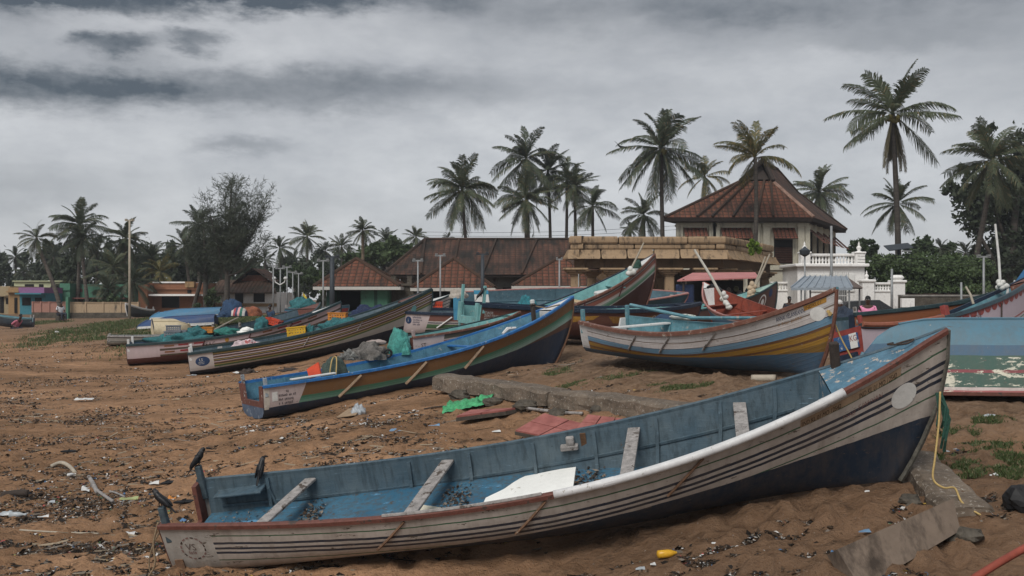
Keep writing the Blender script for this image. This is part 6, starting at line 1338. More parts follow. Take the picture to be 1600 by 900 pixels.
# broadleaf clumps and bushes
def leafy(name, lumps, n, size, m, label, cat, base, trunk=None, kind=None, seed=1, crown_name='crown'):
    """lumps: (px, py, rx_px, ry_px, depth)"""
    rng = np.random.default_rng(seed); pts = []; area = np.array([l[2]*l[3] for l in lumps], float); area /= area.sum()
    for l, a in zip(lumps, area):
        k = max(8, int(n*a)); c = P(l[0], l[1], l[4]); rx, rz_ = l[2]/FPX*l[4], l[3]/FPX*l[4]
        nb = max(4, k//60); cen = rng.normal(size=(nb, 3)); cen /= np.linalg.norm(cen, axis=1)[:, None]; cen *= (rng.random(nb)**.4)[:, None]*.92
        w = rng.integers(0, nb, k); p = cen[w]+rng.normal(size=(k, 3))*.13*(.6+rng.random(nb)[w][:, None]); pts.append(np.array(c)+p*np.array([rx, rx*.9, rz_]))
    p = np.concatenate(pts); Q = rand_quads(p, rng.uniform(.6, 1.3, len(p))*size, rng.uniform(.35, .7, len(p)), rng)
    if kind == 'stuff': return soup(name, Q, [m], None, label, cat, 'stuff')
    t = thing(name, label, cat, base); o = soup(crown_name, Q, [m], None, None, None, loc=base); o.location = (0, 0, 0); o.parent = t
    if trunk:
        for pts_, rs in trunk: mb = MB(); mb.tube(pts_, rs, 7); mb.build('trunk' if pts_ is trunk[0][0] else 'limb', M_BARKDK, t, smooth=True)
    return t
b = (W(600, 84), 84, 2.0); leafy('shade_tree', [(592, 398, 34, 20, 84), (630, 402, 30, 18, 85), (560, 405, 26, 14, 86), (610, 385, 18, 14, 84)], 5200, .22, L_BUSH, 'dense dark green tree between the first pavilion and the long roof', 'tree', b, [([(b[0], 84, 1.9), (b[0]+.3, 84, 4.5), (b[0]-.2, 84, 6.2)], [.3, .25, .15])], seed=3)
b = (W(1340, 82), 82, 2.0); leafy('shade_tree', [(1336, 388, 16, 16, 82), (1360, 394, 14, 12, 83), (1352, 380, 12, 8, 82)], 1700, .22, L_BUSH, 'leafy tree behind the urn pier of the gate house', 'tree', b, [([(b[0], 82, 1.9), (b[0], 82, 6)], [.25, .15])], seed=4)
b = (W(1450, 84), 84, 2.0); leafy('shade_tree', [(1450, 384, 20, 20, 84), (1425, 396, 14, 12, 85), (1480, 392, 20, 12, 85)], 2200, .22, L_BUSH, 'feathery tree above the hedge', 'tree', b, [([(b[0], 84, 1.9), (b[0], 84, 6)], [.25, .15])], seed=5)
b = (W(1450, 57), 57, 2.0); leafy('hedge', [(1365, 415, 30, 18, 58), (1400, 420, 38, 22, 57), (1440, 425, 42, 28, 57), (1485, 425, 42, 28, 57), (1525, 425, 30, 26, 58), (1420, 450, 50, 14, 57), (1490, 452, 60, 12, 57), (1375, 445, 30, 18, 58)], 30000, .10, L_HEDGE, 'broad green flowering hedge beyond the low stone wall', 'hedge', b, seed=6, crown_name='foliage')
b = (W(1568, 70), 70, 2.0); leafy('casuarina_tree', [(1560, 300, 44, 60, 70), (1590, 240, 40, 50, 70), (1525, 330, 40, 40, 70), (1500, 300, 26, 26, 70), (1575, 380, 50, 50, 71), (1540, 420, 50, 36, 71), (1610, 330, 50, 90, 71), (1482, 290, 14, 12, 70), (1510, 265, 20, 20, 70), (1590, 430, 40, 40, 71), (1545, 215, 20, 20, 70)], 15000, .20, L_DARK, 'huge dark tree mass at the picture edge behind the leaning palm', 'tree', b, [([(b[0], 70, 1.9), (b[0]+.5, 70, 6), (b[0]+1, 70, 11)], [.4, .32, .15]), ([(b[0]+.3, 70, 4), (b[0]-2.2, 70, 8.5)], [.2, .08]), ([(b[0]+.5, 70, 6), (b[0]-1.4, 70, 11.5)], [.16, .06])], seed=7)
# the far wood behind the village reads as one mass
lump = []
rr = random.Random(9)
for px in range(-420, 700, 16):
    d = rr.uniform(105, 125); yb = 440; top = (402 if px < 60 else 386)+rr.uniform(-8, 12) if px < 400 else 396+rr.uniform(-8, 10)
    lump.append((px+rr.uniform(-6, 6), (top+yb)/2+6, rr.uniform(14, 22), (yb-top)/2+12, d))
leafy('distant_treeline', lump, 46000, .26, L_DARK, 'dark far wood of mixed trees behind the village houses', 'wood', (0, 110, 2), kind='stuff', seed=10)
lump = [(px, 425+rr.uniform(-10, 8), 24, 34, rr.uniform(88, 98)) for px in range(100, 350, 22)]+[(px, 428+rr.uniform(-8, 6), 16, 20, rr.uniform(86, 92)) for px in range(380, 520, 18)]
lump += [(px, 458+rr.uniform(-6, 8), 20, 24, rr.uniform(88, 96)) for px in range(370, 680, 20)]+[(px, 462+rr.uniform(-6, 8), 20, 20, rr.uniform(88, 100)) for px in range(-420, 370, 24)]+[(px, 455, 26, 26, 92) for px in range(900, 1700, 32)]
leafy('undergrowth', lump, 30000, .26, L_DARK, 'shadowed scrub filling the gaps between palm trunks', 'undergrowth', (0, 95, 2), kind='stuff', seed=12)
for i, (px, py, rx, ry, d, n, lb) in enumerate([(168, 470, 20, 14, 72.5, 700, 'broad banana like bush at the tan wall'), (318, 476, 14, 8, 72, 400, 'low bush against the orange house'), (436, 440, 10, 14, 73, 420, 'vine covered bush beside the cottage gable'), (470, 432, 30, 18, 80, 1500, 'rounded bush behind the thin pole row'), (330, 462, 12, 14, 72, 420, 'bush beneath the casuarina trunks'), (500, 445, 10, 20, 62, 500, 'climbing bush at the corner of the first pavilion')]):
    leafy('bush', [(px, py, rx, ry, d), (px+rx*.5, py+2, rx*.6, ry*.8, d)], n, .16, L_BUSH, lb, 'bush', (W(px, d), d, 2.0), seed=20+i, crown_name='foliage')
b = (W(1178, 51), 51, 5.3); leafy('wall_plant', [(1176, 384, 9, 9, 52.5), (1183, 391, 9, 8, 52.8), (1173, 394, 6, 6, 52.4)], 420, .13, L_BRIGHT, 'bright green weed rooted in the stone hall cornice', 'plant', b, seed=30, crown_name='foliage')
# casuarina with fine twigs
def casuarina(bx, base_y, d, tips, label, seed, lean=0):
    rng = np.random.default_rng(seed); x0 = W(bx, d); z0 = g(x0, d)-.1; t = thing('casuarina_tree', label, 'tree', (x0, d, z0)); Q = []
    top = P(tips[0][0], tips[0][1], d); mb = MB(); n = 10
    trunk = [Vector((x0+(top.x-x0)*(i/n)**1.4, d, z0+(top.z-z0)*i/n)) for i in range(n+1)]
    mb.tube(trunk, [.22*(1-.9*i/n)+.015 for i in range(n+1)], 7); mb.build('trunk', M_BARKDK, t, smooth=True)
    lines = []
    for tp in tips[1:]:
        e = P(tp[0], tp[1], d)+Vector((0, rng.uniform(-1.6, 1.6), 0)); k = 3+int(rng.random()*3); s = trunk[k]
        pts = [s.lerp(e, f)+Vector((0, 0, -.5*math.sin(f*math.pi))) for f in (0, .25, .5, .75, 1)]; mb = MB(); mb.tube(pts, [.09, .07, .05, .03, .012], 5); mb.build('limb', M_BARKDK, t); lines.append(pts)
    lines.append(trunk[4:]); P0 = []; Dn = []
    for pts in lines:
        for i in range(95):
            f = rng.random()**.7*(len(pts)-1)*.999; k = int(f); b_ = pts[k].lerp(pts[k+1], f-k); dr = rng.normal(size=3); dr[2] = abs(dr[2])*.9+.3; dr /= np.linalg.norm(dr); L = rng.uniform(.5, 1.3)
            b_ = np.array(b_); w = np.cross(dr, rng.normal(size=3)); w = w/np.linalg.norm(w)*.007; Q.append([b_-w, b_+w, b_+dr*L+w*.4, b_+dr*L-w*.4])
            for j in range(11):
                q = b_+dr*L*rng.uniform(.35, 1.05); dd = rng.normal(size=3)+dr*.8; dd /= np.linalg.norm(dd); l = rng.uniform(.18, .42); w = np.cross(dd, rng.normal(size=3)); w = w/np.linalg.norm(w)*.017; Q.append([q-w, q+w, q+dd*l+w*.3, q+dd*l-w*.3])
    o = soup('crown', np.array(Q), [L_CASU], None, None, None, loc=(x0, d, z0)); o.location = (0, 0, 0); o.parent = t
casuarina(354, 472, 71, [(362, 285), (332, 312), (345, 292), (378, 288), (395, 296), (412, 305), (420, 322), (408, 335), (392, 345), (335, 340), (330, 365), (388, 372), (418, 380), (350, 330), (372, 315), (385, 330), (340, 380)], 'tall wispy casuarina standing against the sky over the cottage', 3)
casuarina(322, 470, 72, [(318, 340), (300, 360), (335, 352), (296, 385), (342, 380), (310, 345), (330, 400), (300, 405)], 'dense shorter casuarina next to the tall wispy one', 4)
# ------------------------------------------------------------------ poles, lamps, wires
def pole(px, ptop, d, r, m, label, name='street_pole', cat='pole', bar=0, lean=0, panel=False, base=None):
    x = W(px, d); z0 = (g(x, d) if base is None else base)-.1; zt = zpx(ptop, d); t = thing(name, label, cat, (x, d, z0))
    mb = MB(); mb.tube([(x, d, z0), (x+lean, d, zt)], [r, r*.75], 8); mb.build('shaft', m, t, smooth=True)
    if bar: mb = MB(); mb.box((x+lean, d, zt+.02), (bar, .07, .07)); mb.box((x+lean-bar*.36, d, zt+.09), (bar*.22, .16, .05)); mb.box((x+lean+bar*.36, d, zt+.09), (bar*.22, .16, .05)); mb.build('crossbar', m, t)
    if panel: mb = MB(); mb.box(None, (1.35, .9, .05), mat=Matrix.Translation((x+lean, d, zt+.15)) @ Matrix.Rotation(.35, 4, 'X') @ Matrix.Rotation(-.12, 4, 'Y')); mb.build('solar_panel', M_DKPOLE, t); mb = MB(); mb.box((x+lean+.35, d-.3, zt-.1), (.5, .16, .07)); mb.build('lamp_head', M_STEEL, t)
    return t
pole(202.5, 345, 60, .075, M_LTPOLE, 'tall bamboo coloured pole with a short crossbar above the tan wall', 'utility_pole', 'pole', .55)
for i, (px, pt_) in enumerate([(427, 416), (438, 420), (448.5, 418), (457.5, 426), (466.5, 428)]):
    pole(px, pt_, 55+i*2.5, .045, M_STEEL, ['first thin steel pole of the row, beside the cottage window', 'second pole of the row, with white lamp arms halfway', 'third pole of the row, of middle height', 'fourth pole of the row, shorter', 'shortest pole, at the pavilion end of the row'][i], 'lamp_pole', 'lamp pole', .55)
mb = MB(); x = W(438, 57.5); z_ = zpx(441, 57.5)
for s in (-1, 1): mb.tube([(x, 57.4, z_-.15), (x+s*.25, 57.4, z_), (x+s*.3, 57.4, z_+.15)], .035, 5); mb.blob((x+s*.32, 57.4, z_+.22), (.12, .12, .1), n=7, k=5, amp=0)
solo(mb, 'lamp_cluster', M_WHITE, 'pair of white lamps halfway up the second thin pole', 'lamp', (x, 57.4, z_))
pole(505, 408, 50, .05, M_STEEL, 'pale steel lamp pole just before the first pavilion', 'lamp_pole', 'lamp pole', .6); pole(519, 402, 49, .14, M_DKPOLE, 'thick dark post against the first pavilion', 'lamp_post', 'lamp post', .7)
pole(653, 408, 47, .05, M_STEEL, 'thin steel lamp pole at the corner of the middle pavilion', 'lamp_pole', 'lamp pole', .5); pole(688, 400, 48, .05, M_STEEL, 'thin steel lamp pole in front of the middle pavilion roof', 'lamp_pole', 'lamp pole', .5); pole(754, 398, 47, .11, M_DKPOLE, 'thick dark post at the far corner of the middle pavilion', 'lamp_post', 'lamp post', .6)
pole(874, 406, 46, .05, M_STEEL, 'thin steel pole before the stone hall corner', 'lamp_pole', 'lamp pole', .3); pole(904, 428, 46, .03, M_STEEL, 'short thin pole before the first stone column', 'lamp_pole', 'lamp pole')
pole(1299, 353, 46, .07, M_STEEL, 'plain steel pole in front of the gate house terrace', 'flag_pole', 'pole'); pole(1257.5, 400, 50, .05, M_STEEL, 'pole with a lantern head before the urn pier of the terrace', 'lantern_post', 'lamp post')
mb = MB(); mb.lathe([(.05, 0), (.22, .1), (.28, .3), (.1, .42), (.04, .5)], (W(1257.5, 50), 50, zpx(401, 50)), 8); solo(mb, 'lantern', M_DKPOLE, 'dark lantern crowning the pole before the urn pier', 'lantern', (W(1257.5, 50), 50, zpx(401, 50)))
pole(1404, 390, 57, .11, M_DKPOLE, 'solar street lamp beside the tallest palm trunk', 'solar_lamp', 'street lamp', panel=True); pole(1393.5, 420, 48, .07, M_STEEL, 'short grey post before the square white pier', 'street_pole', 'pole'); pole(1537, 402, 44, .06, M_STEEL, 'pale steel lamp pole in front of the big dark tree', 'lamp_pole', 'lamp pole', .6); pole(1502, 441, 46, .06, M_STEEL, 'short grey post by the dark stone wall', 'street_pole', 'pole')
def wire(a, b, label, r=.018, sag=.3):
    mb = MB(); n = 14; mb.tube([a.lerp(b, i/n)+Vector((0, 0, -sag*math.sin(math.pi*i/n))) for i in range(n+1)], r, 4); solo(mb, 'power_line', M_BLACK, label, 'cable', tuple(a))
wire(P(640, 362, 90), P(1070, 352, 90), 'upper power line crossing behind the cluster of palms'); wire(P(640, 368, 90), P(1070, 358, 90), 'lower power line crossing behind the cluster of palms')
for i, y in enumerate((400, 405, 410)): wire(P(1340, y, 52), P(1640, y+1, 52), ['topmost', 'middle', 'lowest'][i]+' of three cables running before the hedge', .014, .15)

# ------------------------------------------------------------------ fallen beams, slabs, ropes
def beam(name, pts, w, h, m, label, seed, tilt=0.0):
    mb = MB(); V = []; F = []; rings = []
    P_ = [Vector(p) for p in pts]; n = 16; path = []
    for i in range(n+1):
        f = i/n*(len(P_)-1); k = min(int(f), len(P_)-2); path.append(P_[k].lerp(P_[k+1], f-k))
    prof = [(-.5, 0), (-.5, .55), (-.46, .85), (-.36, .98), (-.1, 1.02), (.2, 1.0), (.4, .95), (.5, .8), (.5, .4), (.5, 0)]
    for i, p in enumerate(path):
        t_ = (path[min(i+1, n)]-path[max(i-1, 0)]); t_.z = 0; t_.normalize(); s = Vector((t_.y, -t_.x, 0))
        for j, (a, b) in enumerate(prof):
            q = p+s*a*w+Vector((0, 0, b*h+tilt*a*w)); q += Vector((1, 1, 1))*.035*mnoise.fractal(q*3+Vector((seed, 0, 0)), 1.0, 2.0, 4); V.append(q)
    k = len(prof)
    for i in range(n):
        for j in range(k): jj = (j+1) % k; F.append((i*k+j, i*k+jj, (i+1)*k+jj, (i+1)*k+j))
    F.append(tuple(range(k-1, -1, -1))); F.append(tuple(n*k+j for j in range(k))); mb.mesh(V, F)
    o = solo(mb, name, m, label, 'beam', tuple(path[0])); 
    return o
def hz(px, py, dz=0): p = hit(px, py); return p+Vector((0, 0, dz))
def gd(px, d, dz=0): x = W(px, d); return Vector((x, d, g(x, d)+dz))
beam('concrete_beam', [P(694, 607, 21.5), P(770, 617, 20.2), P(876, 634, 18.15)], .62, .29, M_CONC, 'long fallen concrete beam with pebbly top behind the green bag', 1)
beam('concrete_beam', [P(879, 635, 18.05), P(1000, 650, 16.4), P(1105, 665, 15.2), P(1200, 690, 13.9)], .62, .29, M_CONC, 'broken continuation of the concrete beam, running behind the pinstriped boat', 2)
beam('concrete_beam', [Vector((4.75, 12.1, 1.02)), Vector((4.72, 11.3, .90)), Vector((4.62, 10.35, .72))], .55, .36, M_CONC, 'short concrete block propping the bow of the pinstriped boat', 3)
def slab(name, quad, th, m, label, cat, bev=None, parent=None, nrm=None):
    q = [Vector(p) for p in quad]; n = (q[1]-q[0]).cross(q[3]-q[0]).normalized(); n = n if nrm is None else Vector(nrm); mb = MB(); lo = [p-n*th for p in q]
    K = 6; V = []; F = []
    for lay, Q in ((0, q), (1, lo)):
        for i in range(K+1):
            for j in range(K+1):
                p = Q[0].lerp(Q[1], i/K).lerp(Q[3].lerp(Q[2], i/K), j/K); e = .02*mnoise.noise(p*4); V.append(p+n*e*(th*4))
    idx = lambda l, i, j: l*(K+1)**2+i*(K+1)+j
    for i in range(K):
        for j in range(K): F.append((idx(0, i, j), idx(0, i+1, j), idx(0, i+1, j+1), idx(0, i, j+1))); F.append((idx(1, i, j), idx(1, i, j+1), idx(1, i+1, j+1), idx(1, i+1, j)))
        F += [(idx(0, i, 0), idx(1, i, 0), idx(1, i+1, 0), idx(0, i+1, 0)), (idx(0, i, K), idx(0, i+1, K), idx(1, i+1, K), idx(1, i, K)), (idx(0, 0, i), idx(0, 0, i+1), idx(1, 0, i+1), idx(1, 0, i)), (idx(0, K, i), idx(1, K, i), idx(1, K, i+1), idx(0, K, i+1))]
    mb.mesh(V, F); return solo(mb, name, m, label, cat, tuple(q[0]))
slab('concrete_slab', [P(1292, 868, 9.35), P(1474, 788, 10.15), P(1484, 838, 10.0), P(1330, 930, 9.2)], .16, M_SLAB, 'broken concrete slab standing on edge in the sand near the bow block', 'slab')
def paver_mat():
    m, nt, b = new_mat('red_paving'); o = nd(nt, 'ShaderNodeTexCoord').outputs['Object']; n1 = nz(nt, o, 5, 6, .65)
    nt.links.new(mix(nt, mrange(nt, n1, .3, .7), (.20, .055, .046), (.36, .13, .11)), b.inputs['Base Color']); b.inputs['Roughness'].default_value = .85; bump(nt, b, nz(nt, o, 30, 4), .4, .01); return m
M_PAVE = paver_mat()
def paving(label, quad, nu, nv, th=.05):
    q = [Vector(p) for p in quad]; mb = MB(); n = (q[1]-q[0]).cross(q[3]-q[0]).normalized()
    if n.z < 0: n = -n
    for i in range(nu):
        for j in range(nv):
            f = lambda a, b: q[0].lerp(q[1], a).lerp(q[3].lerp(q[2], a), b); gp = .012
            c = [f(i/nu+gp, j/nv+gp), f((i+1)/nu-gp, j/nv+gp), f((i+1)/nu-gp, (j+1)/nv-gp), f(i/nu+gp, (j+1)/nv-gp)]; lo = [p-n*th for p in c]; mb.mesh(c+lo, [(0, 1, 2, 3), (7, 6, 5, 4), (0, 4, 5, 1), (1, 5, 6, 2), (2, 6, 7, 3), (3, 7, 4, 0)])
    c = [p-n*th*.5 for p in q]; lo = [p-n*th*1.6 for p in q]; mb.mesh(c+lo, [(0, 1, 2, 3), (7, 6, 5, 4), (0, 4, 5, 1), (1, 5, 6, 2), (2, 6, 7, 3), (3, 7, 4, 0)], 1)
    t = solo(mb, 'paving_slab', [M_PAVE, mat('dark_mortar', (.07, .06, .05), .95, .4, 6)], label, 'paving slab', tuple(q[0])); return t
paving('red paving slab with four tiles, tilted in the sand behind the pinstriped boat', [P(804, 672, 15.9), P(884, 688, 15.3), P(932, 667, 15.9), P(850, 645, 16.6)], 2, 2)
paving('second red paving slab, leaning beside the four tile one', [P(898, 672, 15.6), P(975, 675, 15.4), P(985, 655, 16.0), P(918, 647, 16.3)], 3, 2)
paving('thin cracked red paving slab by the green bag', [P(712, 650, 17.6), P(790, 640, 17.9), P(806, 637, 18.1), P(735, 640, 18.3)], 2, 1, .06)
slab('white_board', [P(750, 797, 11.9), P(894, 770, 11.85), P(900, 728, 12.6), P(770, 754, 12.65)], .07, M_FOAM, 'large thick white board lying across the pinstriped boat', 'board')
slab('cream_board', [P(642, 806, 12.05), P(690, 801, 12.0), P(699, 780, 12.4), P(655, 784, 12.4)], .05, M_BOARD, 'small cream board beside a thwart of the pinstriped boat', 'board')
def rope(label, pts, r, m, name='rope', cat='rope'):
    P_ = [Vector(p) for p in pts]; out = []
    for i in range(len(P_)-1):
        p0, p1, p2, p3 = P_[max(i-1, 0)], P_[i], P_[i+1], P_[min(i+2, len(P_)-1)]
        for k in range(6):
            t_ = k/6; out.append(.5*((2*p1)+(p2-p0)*t_+(2*p0-5*p1+4*p2-p3)*t_*t_+(3*p1-p0-3*p2+p3)*t_**3))
    out.append(P_[-1]); mb = MB(); mb.tube(out, r, 6); return solo(mb, name, m, label, cat, tuple(P_[0]), smooth=True)
tip1 = H1.w((H1.L, 0, H1.hb))
rope('yellow rope hanging from the pinstriped bow and trailing over the concrete block', [P(1469, 612, 10.75), P(1467, 660, 10.7), P(1461, 715, 10.6), P(1458, 748, 10.55), P(1474, 762, 10.5), P(1492, 763, 10.55), P(1504, 786, 10.45), P(1534, 806, 10.3)], .011, M_ROPEY)
mb = MB(); rr = random.Random(4)
for k in range(7):
    x0, y0, d_ = 1466+rr.uniform(-5, 5), 618+rr.uniform(-6, 10), 10.85; l = rr.uniform(45, 90); mb.tube([P(x0, y0, d_), P(x0+rr.uniform(2, 16), y0+l*.4, d_-.05), P(x0+rr.uniform(0, 14), y0+l*.8, d_-.06), P(x0+rr.uniform(2, 10), y0+l, d_)], .014, 5)
solo(mb, 'rope_coil', M_ROPEG, 'tangled dark green rope hung from the pinstriped bow', 'rope', tuple(P(1466, 620, 10.85)))
rope('pale rope running from the ochre boat bow down to the ground', [P(1303, 502, 16.4), P(1315, 530, 16.3), P(1335, 568, 16.2), gd(1350, 16.0)], .012, M_ROPEY)
s0 = H1.gun(0, -1); sw_ = H1.w(s0)
rope('frayed brown rope dangling from the pinstriped stern to the sand', [sw_+Vector((.0, 0, .05)), sw_+Vector((-.05, -.02, -.2)), sw_+Vector((-.02, -.05, -.42)), sw_+Vector((-.12, -.05, -.60)), sw_+Vector((-.2, .05, -.66))], .012, M_ROPEB)
rope('thinner brown rope looped beside the frayed one at the stern', [sw_+Vector((.05, .1, .04)), sw_+Vector((-.08, .02, -.25)), sw_+Vector((-.10, 0, -.5)), sw_+Vector((.02, -.02, -.62))], .009, M_ROPEB)
rope('faded red pipe lying at the picture corner', [P(1490, 925, 8.2), P(1560, 880, 8.4), P(1640, 835, 8.7)], .032, M_BLUEHOSE, 'red_pipe', 'pipe')
rope('weathered log under the upturned green boat', [gd(1478, 15.6, .10), gd(1560, 15.4, .12), gd(1700, 15.2, .10)], .12, M_WOOD, 'driftwood_log', 'log'); rope('dark timber beam under the upturned green boat, behind the weathered log', [gd(1452, 16.1, .14), gd(1560, 15.9, .14), gd(1720, 15.7, .14)], .15, M_DKWOOD, 'support_timber', 'timber')
rope('short log chocking the ochre boat', [gd(1175, 17.0, .06), gd(1212, 16.8, .06)], .07, M_LTPOLE, 'chock_log', 'log')
a_ = H1.gun(.945, 1, -.04, .05); b_ = H1.gun(.955, -1, -.05, .05)
rope('dark rope looped on the sky blue foredeck of the pinstriped boat', [H1.w(a_), H1.w(a_.lerp(b_, .4)+Vector((.12, 0, .05))), H1.w(a_.lerp(b_, .8)+Vector((-.02, 0, .03))), H1.w(a_.lerp(b_, .5)+Vector((-.16, 0, .03))), H1.w(a_.lerp(b_, .1)+Vector((-.05, 0, .02)))],   .011, M_DKWOOD)
# black tyre, stones
mb = MB(); c = hz(1602, 800, .10); mb.blob(c, (.2, .2, .16), n=14, k=9, amp=.25, seed=4); solo(mb, 'black_bundle', M_BLACK, 'shiny black plastic bundle at the picture edge beyond the bow block', 'bundle', tuple(c))
for i, (px, py, s, lb) in enumerate([(720, 622, .14, 'rubble lump under the near end of the fallen beam'), (770, 632, .12, 'rubble lump behind the green bag'), (820, 640, .15, 'rubble lump below the crack of the fallen beam'), (870, 652, .12, 'rubble lump at the beam crack, nearest the red slabs'), (940, 646, .13, 'rubble lump above the second red slab'), (1420, 792, .10, 'stone wedged under the bow block'), (1505, 845, .12, 'dark stone beside the standing slab')]):
    mb = MB(); c = hz(px, py, s*.3); mb.blob(c, (s*1.5, s, s*.8), n=10, k=7, amp=.5, seed=i*3.1); solo(mb, 'rubble_stone', M_RUBBLE, lb, 'stone', tuple(c))

# ------------------------------------------------------------------ nets, crates and tarpaulins
def mound(name, label, cat, px, py, w, h, d, m, depth=.5, seed=0.0, amp=.35, fr=2.0, group=None, full=False):
    c = P(px, py, d); rx, rz_ = w/2/FPX*d, h/FPX*d; mb = MB()
    if full: mb.blob(c, (rx, depth, rz_/2), n=34, k=20, amp=amp, fr=fr, seed=seed)
    else: mb.blob(c-Vector((0, 0, rz_*.5)), (rx, depth, rz_), n=40, k=12, amp=amp, fr=fr, half=True, seed=seed)
    return solo(mb, name, m, label, cat, tuple(c), group=group, smooth=True)
N_ = 'fishing_net'
mound(N_, 'teal net heaped along the pale pink boat, under the grey crates', 'net', 283, 527, 100, 14, 35.4, M_NETTEAL, .55, 1); mound(N_, 'blue green net beside the small orange crate', 'net', 306, 518, 36, 13, 35.7, M_NETTEAL, .4, 2); mound(N_, 'flat sea-green net between orange crate and white sheet', 'net', 355, 517, 38, 10, 35.9, net_mat('sea_green_net', (.03, .26, .22)), .4, 3)
mound(N_, 'bagged blue net beside the red crate on the pale pink boat', 'net', 409, 505, 24, 20, 36.2, M_NETTEAL, .3, 4, .25); mound('white_sheet', 'white plastic sheet laid on the pale pink boat', 'sheet', 384, 517, 34, 9, 36, M_FOAM, .3, 5)
mound(N_, 'long teal net on the multi-striped boat, under the amber crate', 'net', 534, 507, 74, 18, 32.8, M_NETTEAL, .5, 6); mound(N_, 'small teal net bag next to the bright yellow crate', 'net', 485, 516, 16, 15, 32.1, M_NETTEAL, .2, 7); mound('blue_tarpaulin', 'crumpled navy tarpaulin behind the amber crate', 'tarpaulin', 575, 490, 62, 24, 34.2, M_TARPNAVY, .6, 8)
mound('blue_tarpaulin', 'thin blue tarpaulin fold at the bow end of the multi-striped boat', 'tarpaulin', 618, 486, 26, 9, 34.0, M_NETBLUE, .4, 21)
mound('cloth_bundle', 'white and pink cloth bundle on the multi-striped boat rail', 'cloth', 385, 537, 44, 11, 31.9, mat('white_pink_cloth', (.50, .40, .42), .85, .4, 5, .6, .02, (.35, .10, .10), .08, chip_scale=3), .25, 9)
mound(N_, 'teal net covering the small red and blue boat', 'net', 474, 474, 44, 18, 52.2, M_NETTEAL, .6, 10); mound('blue_tarpaulin', 'big blue tarpaulin over a heap on the grass bank', 'tarpaulin', 362, 481, 38, 27, 47.5, M_NETBLUE, .8, 11, .2); mound('blue_tarpaulin', 'trailing end of blue tarpaulin at the foot of the big heap', 'tarpaulin', 350, 491, 20, 9, 46.8, M_NETBLUE, .4, 12)
mound('orange_tarpaulin', 'orange brown tarpaulin heap beside the striped cloth', 'tarpaulin', 394, 486, 30, 15, 47.2, M_TARPORANGE, .6, 13, .2)
def stripe_mat():
    m, nt, b = new_mat('striped_cloth'); o = nd(nt, 'ShaderNodeTexCoord').outputs['Object']; s = nd(nt, 'ShaderNodeSeparateXYZ', {0: o}); ramp = nt.nodes.new('ShaderNodeValToRGB'); cr = ramp.color_ramp; cr.interpolation = 'CONSTANT'
    cols = [(.02, .03, .08), (.5, .45, .42), (.3, .05, .06), (.03, .05, .1), (.55, .3, .3), (.04, .16, .12), (.5, .48, .45), (.02, .03, .07)]
    cr.elements[0].color = (*cols[0], 1); cr.elements[1].position = .13; cr.elements[1].color = (*cols[1], 1)
    for i, c in enumerate(cols[2:]): e = cr.elements.new(.26+.12*i); e.color = (*c, 1)
    nt.links.new(mrange(nt, s.outputs[0], -.42, .42), ramp.inputs[0]); nt.links.new(ramp.outputs[0], b.inputs['Base Color']); b.inputs['Roughness'].default_value = .9; return m
mound('striped_cloth', 'cloth with red, white and navy stripes on the grass bank', 'cloth', 374, 487, 28, 13, 46.6, stripe_mat(), .4, 14, .15)
mound(N_, 'aqua net draped over the stern of the ST skiff', 'net', 624, 533, 36, 40, 25.25, M_NETAQUA, .34, 15, .2, 1.8); mound(N_, 'corner of aqua net hanging down from the skiff', 'net', 632, 545, 20, 18, 25.1, M_NETAQUA, .2, 16, .4)
mound('cloth_bundle', 'grey and black bundle of gear on the sand before the skiff', 'bundle', 577, 549, 60, 24, 24.8, M_TARPGREY, .5, 17, .35, 2.6); mound('cloth_bundle', 'low black and white scraps of cloth beside the gear bundle', 'bundle', 548, 556, 34, 12, 24.6, net_mat('black_white_cloth', (.4, .4, .38), .06), .3, 18, .6, 3); mound('pipe_fender', 'pale rolled fender lying on top of the gear bundle', 'fender', 588, 535, 32, 9, 25.0, mat('pinkish_grey_canvas', (.30, .25, .23)), .15, 19, .2, full=True)
for i, (px, py) in enumerate(((606, 552), (596, 556))):
    mb = MB(); c = P(px, py, 24.7); n = 14; mb.tube([c+Vector((.09*math.cos(2*math.pi*k/n), 0, .09*math.sin(2*math.pi*k/n))) for k in range(n+1)], .03, 6); solo(mb, 'small_trolley_wheel', M_BLACK, ['small black wheel next to the aqua net', 'second small black wheel, on the bundle side'][i], 'wheel', tuple(c))
mound('net_sack', 'bulging dark green net sack tied with cord in the sea-green boat', 'sack', 523, 575, 42, 34, 22.75, M_SACK, .42, 20, .14, 2.2)
rope('pale cord tied round the dark green sack', [P(515, 586, 22.3), P(518, 565, 22.35), P(522, 558, 22.6), P(526, 562, 22.4), P(524, 600, 22.2)], .014, M_ROPEY, 'cord', 'cord'); rope('cord hanging over the sea-green hull below the sack', [P(545, 580, 22.5), P(545, 605, 22.55), P(546, 640, 22.6)], .012, M_ROPEY, 'cord', 'cord')
slab('red_board', [P(481, 578, 23.1), P(499, 567, 23.0), P(503, 586, 22.8), P(485, 592, 22.9)], .04, M_REDPL, 'red orange panel leaning on the dark green sack', 'panel')
mound('clear_bag', 'pale clear plastic bag on cardboard beside the sea-green hull', 'bag', 560, 640, 20, 16, 20.0, mat('clear_grey_film', (.34, .37, .40), .25, .3, 9, .8, .02), .14, 22, .4); slab('cardboard', [hz(525, 654, .02), hz(556, 650, .02), hz(565, 645, .10), hz(545, 646, .10)], .012, mat('cardboard_brown', (.26, .185, .12), .9, .2), 'bent cardboard sheet under the clear bag', 'cardboard')
